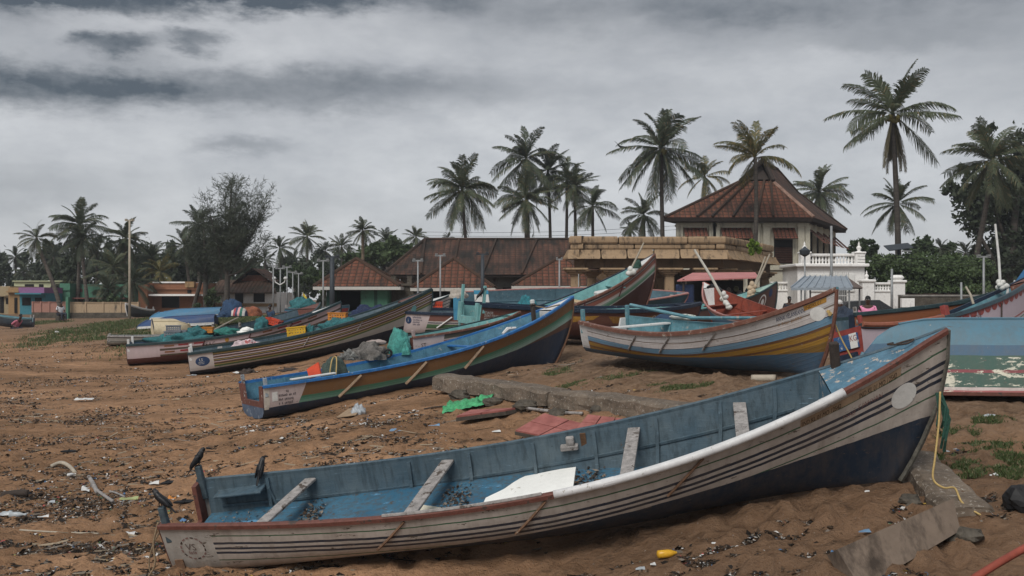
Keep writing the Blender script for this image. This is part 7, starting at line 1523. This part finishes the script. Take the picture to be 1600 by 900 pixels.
# crumpled green bag
def crumple(name, label, cat, quad, m, amp, seed, nu=16, nv=8):
    q = [Vector(p) for p in quad]; mb = MB(); V = []; F = []
    for i in range(nu+1):
        for j in range(nv+1):
            p = q[0].lerp(q[1], i/nu).lerp(q[3].lerp(q[2], i/nu), j/nv); e = mnoise.fractal(p*5+Vector((seed, 0, 0)), 1.0, 2.0, 4)
            V.append(p+Vector((.3*e*amp, .3*amp*mnoise.noise(p*7), amp*abs(e)*math.sin(math.pi*j/nv)**.5+amp*.25*mnoise.noise(p*11))))
    for i in range(nu):
        for j in range(nv): a = i*(nv+1)+j; F.append((a, a+nv+1, a+nv+2, a+1))
    mb.mesh(V, F); return solo(mb, name, m, label, cat, tuple(q[0]), smooth=True)
crumple('plastic_bag', 'crumpled long green plastic bag below the fallen beam', 'plastic bag', [hz(688, 648, .02), hz(762, 634, .03), hz(770, 622, .06), hz(704, 634, .05)], M_GREENBAG, .13, 3, 30, 12)
# crates
def crate(name, label, cx, cy, wpx, hpx, d, m, rz=0.0, depth=.38, tilt=0.0, group='plastic fish crates'):
    c = P(cx, cy, d); w, h = wpx/FPX*d, hpx/FPX*d; t = thing(name, label, 'crate', matrix=Matrix.Translation(c-Vector((0, 0, h/2))) @ Matrix.Rotation(rz, 4, 'Z') @ Matrix.Rotation(tilt, 4, 'Y'), group=group)
    mb = MB(); th = .02
    mb.box((0, 0, th/2), (w, depth, th))
    for s in (-1, 1):
        for z_ in (.18, .5, .82): mb.box((0, s*(depth/2-th/2), h*z_), (w, th, h*.16))
        nb = 7
        for k in range(nb): mb.box((-w/2+w*(k+.5)/nb, s*(depth/2-th/2), h/2), (w/nb*.45, th*.8, h*.96))
        for z_ in (.18, .5, .82): mb.box((s*(w/2-th/2), 0, h*z_), (th, depth-th*2, h*.16))
        for k in range(4): mb.box((s*(w/2-th/2), -depth/2+depth*(k+.5)/4, h/2), (th*.8, depth/9, h*.96))
    mb.build('basket', m, t, local=True)
    mb = MB()
    for s in (-1, 1): mb.box((0, s*(depth/2), h*.97), (w+.04, .035, h*.1)); mb.box((s*(w/2), 0, h*.965), (.035, depth+.02, h*.1))
    mb.build('rim', m, t, local=True); return t
crate('plastic_crate', 'bright yellow crate tipped on the multi-striped boat rail', 464, 517.5, 29, 14, 31.9, M_YELLOW, .15, .4, -.1); crate('plastic_crate', 'amber crate on the teal net of the multi-striped boat', 528, 494.5, 28, 12, 33.0, M_ORANGE, -.05); crate('plastic_crate', 'small orange crate in the nets of the pale pink boat', 325, 515.5, 16, 9, 35.9, M_ORANGE, .1, .3)
crate('plastic_crate', 'red crate tilted behind the blue bagged net', 427, 503, 22, 9, 36.3, M_REDPL, -.2, .4, .28); crate('plastic_crate', 'red orange crate on the boat beyond the multi-striped bow', 681, 479, 21, 15, 38.6, M_REDPL, .05, .4)
crate('plastic_crate', 'upper grey crate of the stack on the pale pink boat', 271, 513, 22, 9, 35.6, M_GREYPL, .3, .45); crate('plastic_crate', 'lower grey crate of the stack on the pale pink boat', 270, 522, 24, 9, 35.5, M_GREYPL, .2, .5); crate('plastic_crate', 'third grey crate, beside the stacked two', 289, 521, 14, 10, 35.7, M_GREYPL, -.2, .4)
mound('blue_cloth', 'dark blue cloth under the red orange crate', 'cloth', 686, 487, 40, 9, 38.0, M_NETBLUE, .4, 23)
# jacob boat gear, sign board, covers
slab('sign_board', [P(742, 474, 35.5), P(765, 474, 35.5), P(763, 460, 35.5), P(741, 460, 35.5)], .05, M_DISC, 'white board with a blue top band behind the ST.JACOB transom', 'board', nrm=(0, -1, 0)); slab('board_band', [P(741, 459.7, 35.5), P(763, 459.7, 35.5), P(763, 453.5, 35.5), P(740, 453.5, 35.5)], .05, mat('sky_blue_band', (.05, .24, .38)), 'sky blue band plank above the white board', 'plank', nrm=(0, -1, 0))
slab('blue_hatch', [P(709, 500, 31.0), P(719, 500, 31.0), P(719, 463, 31.0), P(708, 466, 31.0)], .06, mat('cabin_blue', (.045, .20, .32), .6, .3, 5), 'blue upright panel beside the sea-green transom frame', 'panel', nrm=(0, -1, 0))
mound('cloth_bundle', 'dirty white cloth hung over the blue upright panel', 'cloth', 716, 459, 26, 14, 31.2, mat('dirty_white_cloth', (.36, .33, .29), .9, .3, 5, .8, .03), .2, 24, .4)
mound(N_, 'small heap of bright teal net inside the heeled blue boat', 'net', 822, 473, 32, 22, 40.2, net_mat('bright_teal_net', (.03, .27, .33)), .5, 25)
mound('white_sack', 'white sack with green bands lying in the ochre boat', 'sack', 1068, 496, 42, 11, 20.8, mat('white_green_sack', (.50, .50, .46), .85, .3, 3, .5, .02, (.04, .14, .09), .06, chip_scale=4), .25, 26, .15, full=True); mound('blue_tarpaulin', 'blue tarpaulin behind the white sack', 'tarpaulin', 1045, 498, 56, 10, 21.6, M_NETBLUE, .4, 27)
slab('blue_canopy', [P(1584, 443, 30), P(1680, 443, 30), P(1690, 415, 31.5), P(1604, 415, 31.5)], .05, M_BLUECOVER, 'bright blue tarpaulin canopy at the picture edge above the lilac bow', 'canopy')
for i, px in enumerate((1590, 1660)): mb = MB(); mb.tube([gd(px, 30.2, -.1), P(px, 442, 30.2)], .03, 6); solo(mb, 'canopy_post', M_DKWOOD, ['bamboo post under the visible corner of the blue canopy', 'second post of the blue canopy, outside the picture'][i], 'post', tuple(gd(px, 30.2)))
# bamboo poles with floats
def floats(pts, m, label, s=.12):
    s *= .68
    t = thing('float_cluster', label, 'net floats', tuple(pts[0]))
    for i, p in enumerate(pts): mb = MB(); mb.blob(p, (s*(1+.2*(i % 3)), s, s*(1.2-.2*(i % 2))), n=10, k=7, amp=.12, seed=i); mb.build('float', m, t, smooth=True)
    return t
def bamboo(a, b, label, r=.035, m=M_LTPOLE): mb = MB(); mb.tube([a, a.lerp(b, .5)+Vector((.02, 0, .02)), b], [r*.75, r*.9, r], 7); return solo(mb, 'bamboo_pole', m, label, 'pole', tuple(b))
M_FLOATW = mat('white_float', (.55, .55, .52), .7, .15, 9, .3, .01, (.2, .17, .13), .04); M_FLOATB = mat('beige_float', (.42, .33, .23), .8, .25, 9, .4, .01)
bamboo(P(1085, 390, 33.5), P(1136, 478, 33), 'bamboo pole leaning out of the red lined boat', .05, mat('pale_bamboo', (.45, .43, .38), .7, .2, 8)); floats([P(1131, 459, 32.9), P(1134, 464, 32.9), P(1130, 467, 33), P(1137, 476, 32.8), P(1134, 473, 32.9), P(1139, 480, 32.8)], M_FLOATW, 'white floats strung at the foot of the leaning bamboo pole')
mb = MB(); mb.tube([P(1106, 449, 35.5), P(1112, 446, 35), P(1122, 449, 34.6), P(1128, 455, 34)], .05, 6); solo(mb, 'black_hose', M_BLACK, 'black hose looped over the red lined bow', 'hose', tuple(P(1106, 449, 35.5)))
bamboo(P(1203, 397, 39), P(1178, 452, 39.2), 'bamboo pole with pale tip rising from the dark maroon bow', .045); bamboo(P(1196, 401, 39.3), P(1176, 452, 39.4), 'second thinner bamboo pole on the dark maroon bow', .04); floats([P(1175, 444, 38.8), P(1178, 448, 38.8), P(1173, 450, 38.8), P(1177, 455, 38.7), P(1172, 458, 38.7), P(1175, 462, 38.7), P(1171, 464, 38.7)], M_FLOATB, 'beige floats and cloth tied to the dark maroon bow', .15)
bamboo(P(1006, 379, 34), P(986, 420, 34), 'short bamboo pole standing in the teal lined bow', .035); floats([P(985, 421, 33.9), P(983, 427, 33.9), P(988, 425, 33.9)], M_FLOATW, 'white floats in the teal lined bow', .14); mound(N_, 'dark green net scrap near the teal lined bow', 'net', 996, 413, 14, 12, 34.4, net_mat('dark_green_net', (.05, .14, .10)), .2, 28)
bamboo(P(1555, 350, 25.5), P(1564, 462, 25.3), 'white mast standing in the lilac boat bow', .035, mat('white_mast', (.55, .55, .53), .6, .15)); floats([P(1560, 441, 25.0), P(1567, 441, 25.0), P(1572, 447, 25.0), P(1559, 449, 25.0), P(1566, 449, 24.9), P(1563, 445, 24.9)], M_FLOATW, 'white floats clustered round the lilac boat mast', .09); bamboo(P(1574, 446, 25.3), P(1573, 464, 25.3), 'short white stake behind the mast floats', .035, M_WHITE); bamboo(P(1509, 448, 24.2), P(1521, 475, 24), 'slanting stick on the lilac boat rail', .03)
bamboo(P(372, 496, 44), P(330, 518, 37), 'long thin pole laid beyond the orange crate', .035)
# flag
mb = MB(); a = P(472, 470, 52.4); mb.tube([a-Vector((0, 0, .5)), a+Vector((.05, 0, .45))], .02, 5); t = thing('flag', 'small yellow flag on the net covered boat', 'flag', tuple(a)); mb.build('stick', M_LTPOLE, t)
mb = MB(); q = [a+Vector((.05, 0, .42)), a+Vector((.22, .02, .20)), a+Vector((.30, .05, -.12)), a+Vector((-.05, .02, -.05))]; mb.face(q); mb.face([p+Vector((0, .015, 0)) for p in q][::-1]); mb.build('cloth', mat('yellow_flag_cloth', (.62, .45, .05), .8, .15), t)

# ------------------------------------------------------------------ birds
def skin_mesh(name, J, E, mats_, parent=None, sub=2, root=0):
    """J: (pos, rx, ry); one continuous skin"""
    me = bpy.data.meshes.new(name); me.from_pydata([tuple(j[0]) for j in J], [tuple(e) for e in E], []); o = bpy.data.objects.new(name, me); C.objects.link(o)
    o.modifiers.new('Skin', 'SKIN'); sv = me.skin_vertices if len(me.skin_vertices) else None
    if sv is None: raise RuntimeError('skin layer')
    for i, j in enumerate(J): sv[0].data[i].radius = (j[1], j[2]); sv[0].data[i].use_root = (i == root)
    s = o.modifiers.new('Subdivision', 'SUBSURF'); s.levels = s.render_levels = sub
    dg = bpy.context.evaluated_depsgraph_get(); m2 = bpy.data.meshes.new_from_object(o.evaluated_get(dg)); m2.name = name; bpy.data.objects.remove(o); bpy.data.meshes.remove(me)
    m2.materials.clear(); m2.materials.append(mats_); m2.polygons.foreach_set('use_smooth', [True]*len(m2.polygons)); m2.update()
    o2 = bpy.data.objects.new(name, m2); C.objects.link(o2)
    if parent is not None: o2.parent = parent
    return o2
def crow(label, foot, face, pitch=.75, s=1.0, name='crow'):
    """feet at foot; face = heading; pitch = body tilt from level (head up)"""
    t = thing(name, label, 'crow', matrix=Matrix.Translation(foot) @ Matrix.Rotation(face, 4, 'Z') @ Matrix.Scale(s, 4))
    c, sn = math.cos(pitch), math.sin(pitch); f = lambda a, b=0.0, y=0.0: (a*c-b*sn, y, .085+a*sn+b*c)
    nk = Vector(f(.085, .012)); hv = lambda a, b: tuple(nk+Vector((a, 0, b)))
    J = [(f(0, 0), .043, .046), (f(.05, .002), .044, .047), (tuple(nk), .034, .034), (hv(.020, .034), .027, .029), (hv(.046, .046), .026, .027), (f(-.055, -.002), .036, .034), (f(-.11, -.006), .022, .016), (f(-.18, -.012), .020, .008), (f(-.235, -.015), .017, .005)]
    skin_mesh('body', J, [(0, 1), (1, 2), (2, 3), (3, 4), (0, 5), (5, 6), (6, 7), (7, 8)], M_CROW, t, 2)
    h = nk+Vector((.060, 0, .048)); mb = MB(); mb.tube([h, h+Vector((.035, 0, -.003)), h+Vector((.075, 0, -.018))], [.015, .012, .003], 6); mb.build('beak', M_BLACK, t, local=True)
    for sd in (-1, 1):
        mb = MB(); mb.blob(f(-.05, .002, sd*.036), (.098, .012, .030), n=12, k=8, amp=.05, M=Matrix.Translation(f(-.045, .006, sd*.038)) @ Matrix.Rotation(-pitch-.03, 4, 'Y')); mb.build('wing', M_CROW, t, smooth=True, local=True)
        mb = MB(); hp = Vector(f(-.01, -.03, sd*.02)); mb.tube([hp, (hp.x*.6+.012, sd*.022, .035), (.006, sd*.022, .004)], [.012, .006, .005], 5); mb.tube([(-.02, sd*.022, .004), (.006, sd*.022, .005), (.035, sd*.024, .003)], .004, 4); mb.build('leg', M_BLACK, t, local=True)
        mb = MB(); mb.blob(nk+Vector((.056, sd*.028, .050)), (.004,)*3, n=6, k=4, amp=0); mb.build('eye', M_GLASS, t, local=True)
    mb = MB(); mb.blob(nk+Vector((.006, 0, .012)), (.032, .033, .034), n=12, k=8, amp=.03); mb.build('grey_nape', M_CROWN, t, smooth=True, local=True)
    return t
pw = lambda h, u, s, dz, dx=0: h.w(h.gun(u, s, -.05, dz)+Vector((dx, 0, 0)))
crow('crow perched on the far stern post, highest of the three on the pinstriped boat', pw(H1, .004, 1, .225, .04), .15, .95, 1.05); crow('crow with its back turned on the far rail of the pinstriped boat', pw(H1, .092, 1, .03), 1.2, 1.12, 1.0); crow('crow leaning forward on the near stern post of the pinstriped boat', pw(H1, .004, -1, .225, .04), math.pi-.2, .62, 1.03)
crow('crow perched on the ST.JACOB stern post', P(751, 461, 27.6)-Vector((0, 0, .05)), .3, .85, 1.1)
t = thing('flying_bird', 'dark bird gliding beside the tall palm crown', 'bird', tuple(P(968, 229, 62)))
J = [((0, 0, 0), .06, .06), ((.16, 0, .02), .05, .05), ((.25, 0, .03), .02, .02), ((-.18, 0, 0), .04, .03), ((-.32, 0, 0), .06, .012), ((.02, -.22, .10), .09, .015), ((-.04, -.5, .16), .06, .01), ((.02, .22, .10), .09, .015), ((-.04, .5, .16), .06, .01)]
o = skin_mesh('body', J, [(0, 1), (1, 2), (0, 3), (3, 4), (0, 5), (5, 6), (0, 7), (7, 8)], M_CROW, t, 1); o.rotation_euler = (.5, .35, 1.1)

# ------------------------------------------------------------------ people
def seated(label, hip, face, shirt, hair, trousers=M_DARKCLOTH, lean=.1, cap=None, s=1.0):
    t = thing('person', label, 'person', matrix=Matrix.Translation(hip) @ Matrix.Rotation(face, 4, 'Z') @ Matrix.Scale(s, 4))
    ln = math.sin(lean)
    J = [((0, 0, 0), .14, .12), ((.02+ln*.15, 0, .20), .125, .10), ((.02+ln*.42, 0, .44), .15, .10), ((.02+ln*.5, 0, .53), .055, .055), ((.05+ln*.55, 0, .62), .075, .072), ((.06+ln*.6, 0, .73), .085, .08),
         ((.0+ln*.42, .19, .46), .055, .055), ((.04, .27, .20), .042, .042), ((.24, .20, .08), .034, .034), ((.33, .17, .07), .03, .02),
         ((.0+ln*.42, -.19, .46), .055, .055), ((.04, -.27, .20), .042, .042), ((.24, -.20, .08), .034, .034), ((.33, -.17, .07), .03, .02),
         ((.02, .10, -.02), .09, .09), ((.42, .14, .04), .065, .065), ((.44, .14, -.40), .042, .042), ((.54, .15, -.44), .035, .03),
         ((.02, -.10, -.02), .09, .09), ((.42, -.14, .04), .065, .065), ((.44, -.14, -.40), .042, .042), ((.54, -.15, -.44), .035, .03)]
    E = [(0, 1), (1, 2), (2, 3), (3, 4), (4, 5), (2, 6), (6, 7), (7, 8), (8, 9), (2, 10), (10, 11), (11, 12), (12, 13), (0, 14), (14, 15), (15, 16), (16, 17), (0, 18), (18, 19), (19, 20), (20, 21)]
    skin_mesh('body', J, E, M_SKIN, t, 2)
    k = 1.34; Js = [(J[i][0], J[i][1]*k, J[i][2]*k) for i in (0, 1, 2)]+[((J[6][0][0], .20, .45), .072, .07), ((.03, .265, .24), .068, .064), ((J[10][0][0], -.20, .45), .072, .07), ((.03, -.265, .24), .068, .064)]
    Js.append(((J[3][0][0], 0, .515), .085, .078)); skin_mesh('shirt', Js, [(0, 1), (1, 2), (2, 3), (3, 4), (2, 5), (5, 6), (2, 7)], shirt, t, 2)
    Jt = [(J[i][0], J[i][1]*1.12, J[i][2]*1.12) for i in (0, 14, 15, 16, 18, 19, 20)]
    skin_mesh('trousers', Jt, [(0, 1), (1, 2), (2, 3), (0, 4), (4, 5), (5, 6)], trousers, t, 2)
    hc = Vector((.045+ln*.6, 0, .715)); mb = MB(); mb.blob(hc+Vector((-.018, 0, .035)), (.098, .088, .085), n=14, k=9, amp=.06); mb.build('hair', hair, t, smooth=True, local=True)
    mb = MB(); mb.tube([hc+Vector((.085, 0, .0)), hc+Vector((.115, 0, -.03)), hc+Vector((.09, 0, -.04))], [.01, .016, .01], 6); mb.build('nose', M_SKIN, t, local=True)
    for sd in (-1, 1):
        mb = MB(); mb.blob(hc+Vector((.0, sd*.085, -.02)), (.02, .012, .032), n=7, k=5, amp=0); mb.build('ear', M_SKIN, t, local=True)
        mb = MB(); mb.blob(hc+Vector((.082, sd*.032, .0)), (.011, .014, .009), n=7, k=5, amp=0); mb.build('eye', M_WHITESHIRT, t, local=True)
        for f in range(4): mb = MB(); a = Vector((.35, sd*(.155+.014*f), .075-.004*f)); mb.tube([a, a+Vector((.035+.006*(f in (1, 2)), 0, -.012)), a+Vector((.05+.008*(f in (1, 2)), 0, -.036))], [.0095, .009, .007], 5); mb.build('finger', M_SKIN, t, local=True)
        mb = MB(); a = Vector((.335, sd*.145, .075)); mb.tube([a, a+Vector((.03, -sd*.02, -.006)), a+Vector((.05, -sd*.018, -.022))], [.011, .010, .007], 5); mb.build('thumb', M_SKIN, t, local=True)
    mb = MB(); mb.tube([hc+Vector((.086, -.025, -.062)), hc+Vector((.092, 0, -.064)), hc+Vector((.086, .025, -.062))], .006, 5); mb.build('mouth', mat('lip_brown', (.09, .035, .03)), t, local=True)
    mb = MB(); mb.box((.0, 0, -.28), (.42, .42, .32), bev=.02); c_ = mb.build('sitting_block', M_RUBBLE, None); c_.matrix_world = MW[t.name].copy(); c_.name = 'sitting_block'; MW['sitting_block'] = MW[t.name]; tag(c_, 'rough block seat under the '+label.split(' sitting')[0], 'seat')
    return t
def seat_at(px, head_y, d, s=1.0): z = zpx(head_y, d)-.81*s; return Vector((W(px, d), d, z))
seated('man in a pink shirt sitting before the gate house wall', seat_at(1356, 463, 33), -1.9, M_PINKSHIRT, M_HAIR, s=1.0); seated('white haired person in a pale shirt sitting behind the ochre bow', seat_at(1309, 469.5, 31), -1.2, mat('pale_pink_shirt', (.5, .4, .42), .85, .1), M_WHITEHAIR); seated('person sitting in shadow below the low balusters', seat_at(1232, 463.5, 47), -1.4, M_DARKCLOTH, M_HAIR)
seated('person in a white shirt sitting by the leaning palm', seat_at(94, 471, 66), -.6, M_WHITESHIRT, M_HAIR); seated('person in pink bent over beside the far small boat', seat_at(23, 491, 57.5), -.3, mat('rose_shirt', (.45, .14, .2), .85, .15), M_HAIR, lean=.7)
seated('person in dark blue sitting by the pole row', seat_at(424, 476, 54), -2.2, M_NETBLUE, M_HAIR)
mound('blue_heap', 'dark blue net heap on the ground before the white haired person', 'net', 1318, 492, 46, 22, 29.5, net_mat('dark_blue_net', (.03, .05, .09), .4), .6, 30)
# parked car before the gate wall
def car():
    d = 45; t = thing('parked_car', 'dark parked car seen above the boats by the square white pier', 'car', (W(1375, d), d, 2.05)); zb = 1.68; x0 = W(1283, d); L = 3.9
    mb = MB(); pr = [(0, .35), (0, .75), (.5, .92), (1.0, 1.35), (2.3, 1.42), (3.0, .98), (3.8, .85), (3.9, .5), (3.8, .3)]; V = [(x0+a, d-.75, zb+b) for a, b in pr]+[(x0+a, d+.75, zb+b) for a, b in pr]; n = len(pr); mb.mesh(V, [tuple(range(n)), tuple(range(2*n-1, n-1, -1))]+[(i, n+i, n+(i+1) % n, (i+1) % n) for i in range(n)]); mb.build('body', M_CAR, t)
    mb = MB(); mb.face([(x0+a, d-.76, zb+b) for a, b in ((.75, .98), (1.12, 1.30), (2.2, 1.34), (2.75, .98))]); mb.build('window', M_GLASS, t)
    for a in (.75, 3.1):
        for s in (-1, 1): 
            mb = MB(); mb.tube([(x0+a, d+s*.76, zb+.3), (x0+a, d+s*.60, zb+.3)], .30, 14); w = mb.build('wheel', M_BLACK, t); mb = MB(); mb.tube([(x0+a, d+s*.77, zb+.3), (x0+a, d+s*.74, zb+.3)], .17, 10); mb.build('rim', M_STEEL, w)
car()

# ------------------------------------------------------------------ larger pieces of litter
def scrap(label, px, py, w, h, m, seed, name='plastic_scrap', amp=None):
    c = hz(px, py); d = c.y; rx = w/2/FPX*d; ry = max(.05, rx*.8); z = .03
    return crumple(name, label, 'litter', [c+Vector((-rx, -ry*.6, z)), c+Vector((rx, -ry*.5, z)), c+Vector((rx*.8, ry*.7, z+.02)), c+Vector((-rx*.7, ry*.6, z))], m, amp or (h/FPX*d), seed, 10, 6)
M_SCRW = mat('white_plastic_scrap', (.56, .56, .55), .55, .15, 9, .4, .01, (.2, .17, .13), .03); M_SCRC = mat('clear_plastic_scrap', (.36, .39, .41), .3, .25, 9, .5, .01); M_SCRT = mat('tan_paper_scrap', (.36, .28, .19), .85, .2, 9, .4, .01); M_SCRB = mat('blue_plastic_scrap', (.14, .24, .36), .4, .25, 9, .5, .01)
for i, (px, py, w, h, m, lb) in enumerate([(132, 626, 30, 6, M_SCRW, 'white torn sack on the open sand, alone'), (133, 770, 14, 9, M_SCRW, 'white cup shaped scrap beside the forked driftwood'), (68, 812, 18, 5, M_SCRW, 'white lid lying above the long stick'), (197, 838, 30, 7, M_SCRW, 'white oval tray near the stern ropes'), (220, 843, 16, 6, M_SCRT, 'tan paper scrap next to the white oval tray'), (242, 759, 16, 4, M_SCRW, 'flat white card behind the near stern crow'), (203, 783, 28, 6, mat('yellow_green_wrapper', (.32, .36, .16), .5, .4, 6), 'yellow green wrapper left of the near stern crow'), (140, 888, 14, 7, M_SCRW, 'white crumple at the bottom of the frame'), (154, 887, 10, 5, M_SCRT, 'small tan crumple beside the white one at the bottom'), (10, 808, 22, 12, M_SCRC, 'clear bottle scrap at the picture edge'), (270, 784, 10, 9, M_ORANGE, 'orange piece beside the stern post'), (81, 788, 12, 6, M_SCRC, 'clear film by the dark litter drift'),
 (622, 676, 26, 5, M_SCRB, 'pale blue bag on the weed drift below the paving'), (678, 668, 18, 4, M_SCRB, 'small blue white bag nearer the red paving'), (775, 678, 16, 3, M_SCRW, 'white scrap just behind the pinstriped rail'), (370, 584, 14, 4, M_SCRW, 'white scrap on the sand behind the sea-green stern'), (90, 520, 8, 3, M_SCRW, 'small white scrap far on the beach'), (275, 626, 12, 4, M_SCRT, 'tan scrap on the sand left of the sea-green stern'), (300, 588, 16, 3, M_SCRC, 'grey film under the LS badge boat'),
 (1355, 776, 9, 8, M_SCRW, 'white twist of plastic on the sand under the pinstriped bow'), (1115, 856, 9, 6, M_SCRW, 'white cup on the sand before the pinstriped hull'), (1440, 863, 18, 7, M_SCRW, 'white plastic spoon shape by the standing slab'), (1508, 772, 24, 4, M_SCRW, 'long white strip beyond the bow block'), (1520, 803, 16, 6, M_SCRC, 'clear film at the end of the yellow rope'), (1350, 838, 20, 4, M_SCRB, 'blue white film against the standing slab'), (1487, 710, 22, 3, M_SCRC, 'grey film between the turf patches'), (1552, 748, 14, 3, M_SCRW, 'white slip beside the far turf patch'), (1000, 895, 16, 6, M_SCRC, 'clear film at the bottom edge under the hull'), (1020, 888, 10, 5, M_SCRW, 'white crumple at the bottom edge under the hull'), (1500, 846, 14, 5, M_SCRT, 'tan scrap by the dark stone'), (1545, 655, 26, 4, M_SCRC, 'grey film on the plateau by the upturned boat'), (1340, 600, 20, 3, M_SCRT, 'tan scrap in front of the ochre boat bow')]):
    scrap(lb, px, py, w, h, m, i*1.7)
def bottle(label, px, py, m, s=.2, rz=.3):
    c = hz(px, py, .035); mb = MB(); mb.lathe([(.012, 0), (.032, .006), (.034, .09), (.030, .12), (.013, .16), (.013, .18), (.016, .183), (.016, .2)], (0, 0, -.1), 12); M_ = Matrix.Translation(c) @ Matrix.Rotation(rz, 4, 'Z') @ Matrix.Rotation(math.pi/2, 4, 'Y') @ Matrix.Scale(s/.2, 4); mb.v = [tuple(M_ @ Vector(v)) for v in mb.v]; return solo(mb, 'plastic_bottle', m, label, 'bottle', tuple(c), smooth=True)
bottle('amber yellow bottle lying before the pinstriped hull', 1045, 872, mat('amber_plastic', (.60, .33, .03), .25, .2, 9), .26); bottle('clear bottle lying at the picture edge among the leaf litter', 28, 809, M_SCRC, .24, .1); bottle('small white bottle in the drift near the forked driftwood', 112, 745, M_SCRW, .16, 1.0)
def sandal(label, px, py, rz): c = hz(px, py, .02); mb = MB(); mb.prism([(math.cos(a)*.13*(1+.1*math.cos(2*a)), math.sin(a)*.045*(1+.25*math.cos(a))) for a in [i*2*math.pi/16 for i in range(16)]], 0, .022); mb.tube([(-.01, -.05, .02), (.03, 0, .055), (-.01, .05, .02)], .008, 5); M_ = Matrix.Translation(c) @ Matrix.Rotation(rz, 4, 'Z') @ Matrix.Rotation(.25, 4, 'X'); mb.v = [tuple(M_ @ Vector(v)) for v in mb.v]; return solo(mb, 'sandal', M_BLACK, label, 'sandal', tuple(c))
sandal('black sandal by the near stern post', 287, 788, .5); sandal('black sandal behind the flat white card', 262, 758, 1.0); sandal('black sandal alone on open sand', 107, 708, .2)
def drift(label, pts, r, m=M_WOOD, name='driftwood'): return rope(label, [hz(a, b, r*.7+e) for a, b, e in pts], r, m, name, 'driftwood')
drift('curved pale driftwood branch in the upper litter drift', [(80, 733, .02), (95, 731, .06), (108, 735, .04), (118, 742, 0)], .035, M_LTPOLE); drift('forked driftwood, upright arm', [(139, 758, .10), (146, 764, .05), (152, 772, 0)], .035); drift('forked driftwood, long flat arm', [(143, 764, .04), (158, 775, .02), (176, 786, 0)], .025); drift('thin driftwood stick beside the forked one', [(165, 768, 0), (180, 774, .02), (195, 778, 0)], .016); drift('long thin bamboo stick across the litter drift', [(31, 831, .01), (90, 835, .02), (154, 837, .01)], .012, M_LTPOLE); drift('dark soaked log at the picture edge', [(2, 780, 0), (22, 777, .01), (44, 776, 0)], .06, M_DKWOOD); drift('dark stick behind the green bag', [(662, 641, .01), (690, 638, .02), (706, 640, .01)], .015, M_DKWOOD); drift('grey plank end near the beam', [(820, 642, .02), (870, 648, .02), (910, 650, .02)], .03)
for i, (px, py, w, h, lb) in enumerate([(388, 584, 24, 8, 'dark cloth heap on the sand behind the sea-green stern'), (455, 580, 34, 5, 'dark plank like heap behind the sea-green boat'), (422, 591, 12, 4, 'small dark lump over the sea-green rail'), (485, 672, 10, 5, 'dark lump on the sand before the sea-green stern'), (1500, 690, 10, 4, 'dark lump between the turf patches')]):
    c = hz(px, py); mound('dark_heap', lb, 'heap', px, py-h*.4, w, h, c.y, M_DKWOOD, .25, 40+i, .5)
# ------------------------------------------------------------------ damp sea air
def haze():
    mb = MB(); mb.box((0, 195, 10.5), (960, 520, 27)); m = bpy.data.materials.new('damp_air'); m.use_nodes = True; nt = m.node_tree; nt.nodes.clear()
    v = nd(nt, 'ShaderNodeVolumePrincipled', {'Color': (.80, .84, .90, 1), 'Density': .0006, 'Anisotropy': .2}); nd(nt, 'ShaderNodeOutputMaterial', {'Volume': v.outputs[0]})
    o = mb.build('haze', m); tag(o, 'thin damp sea haze over the beach and village', 'haze', kind='stuff')
haze()
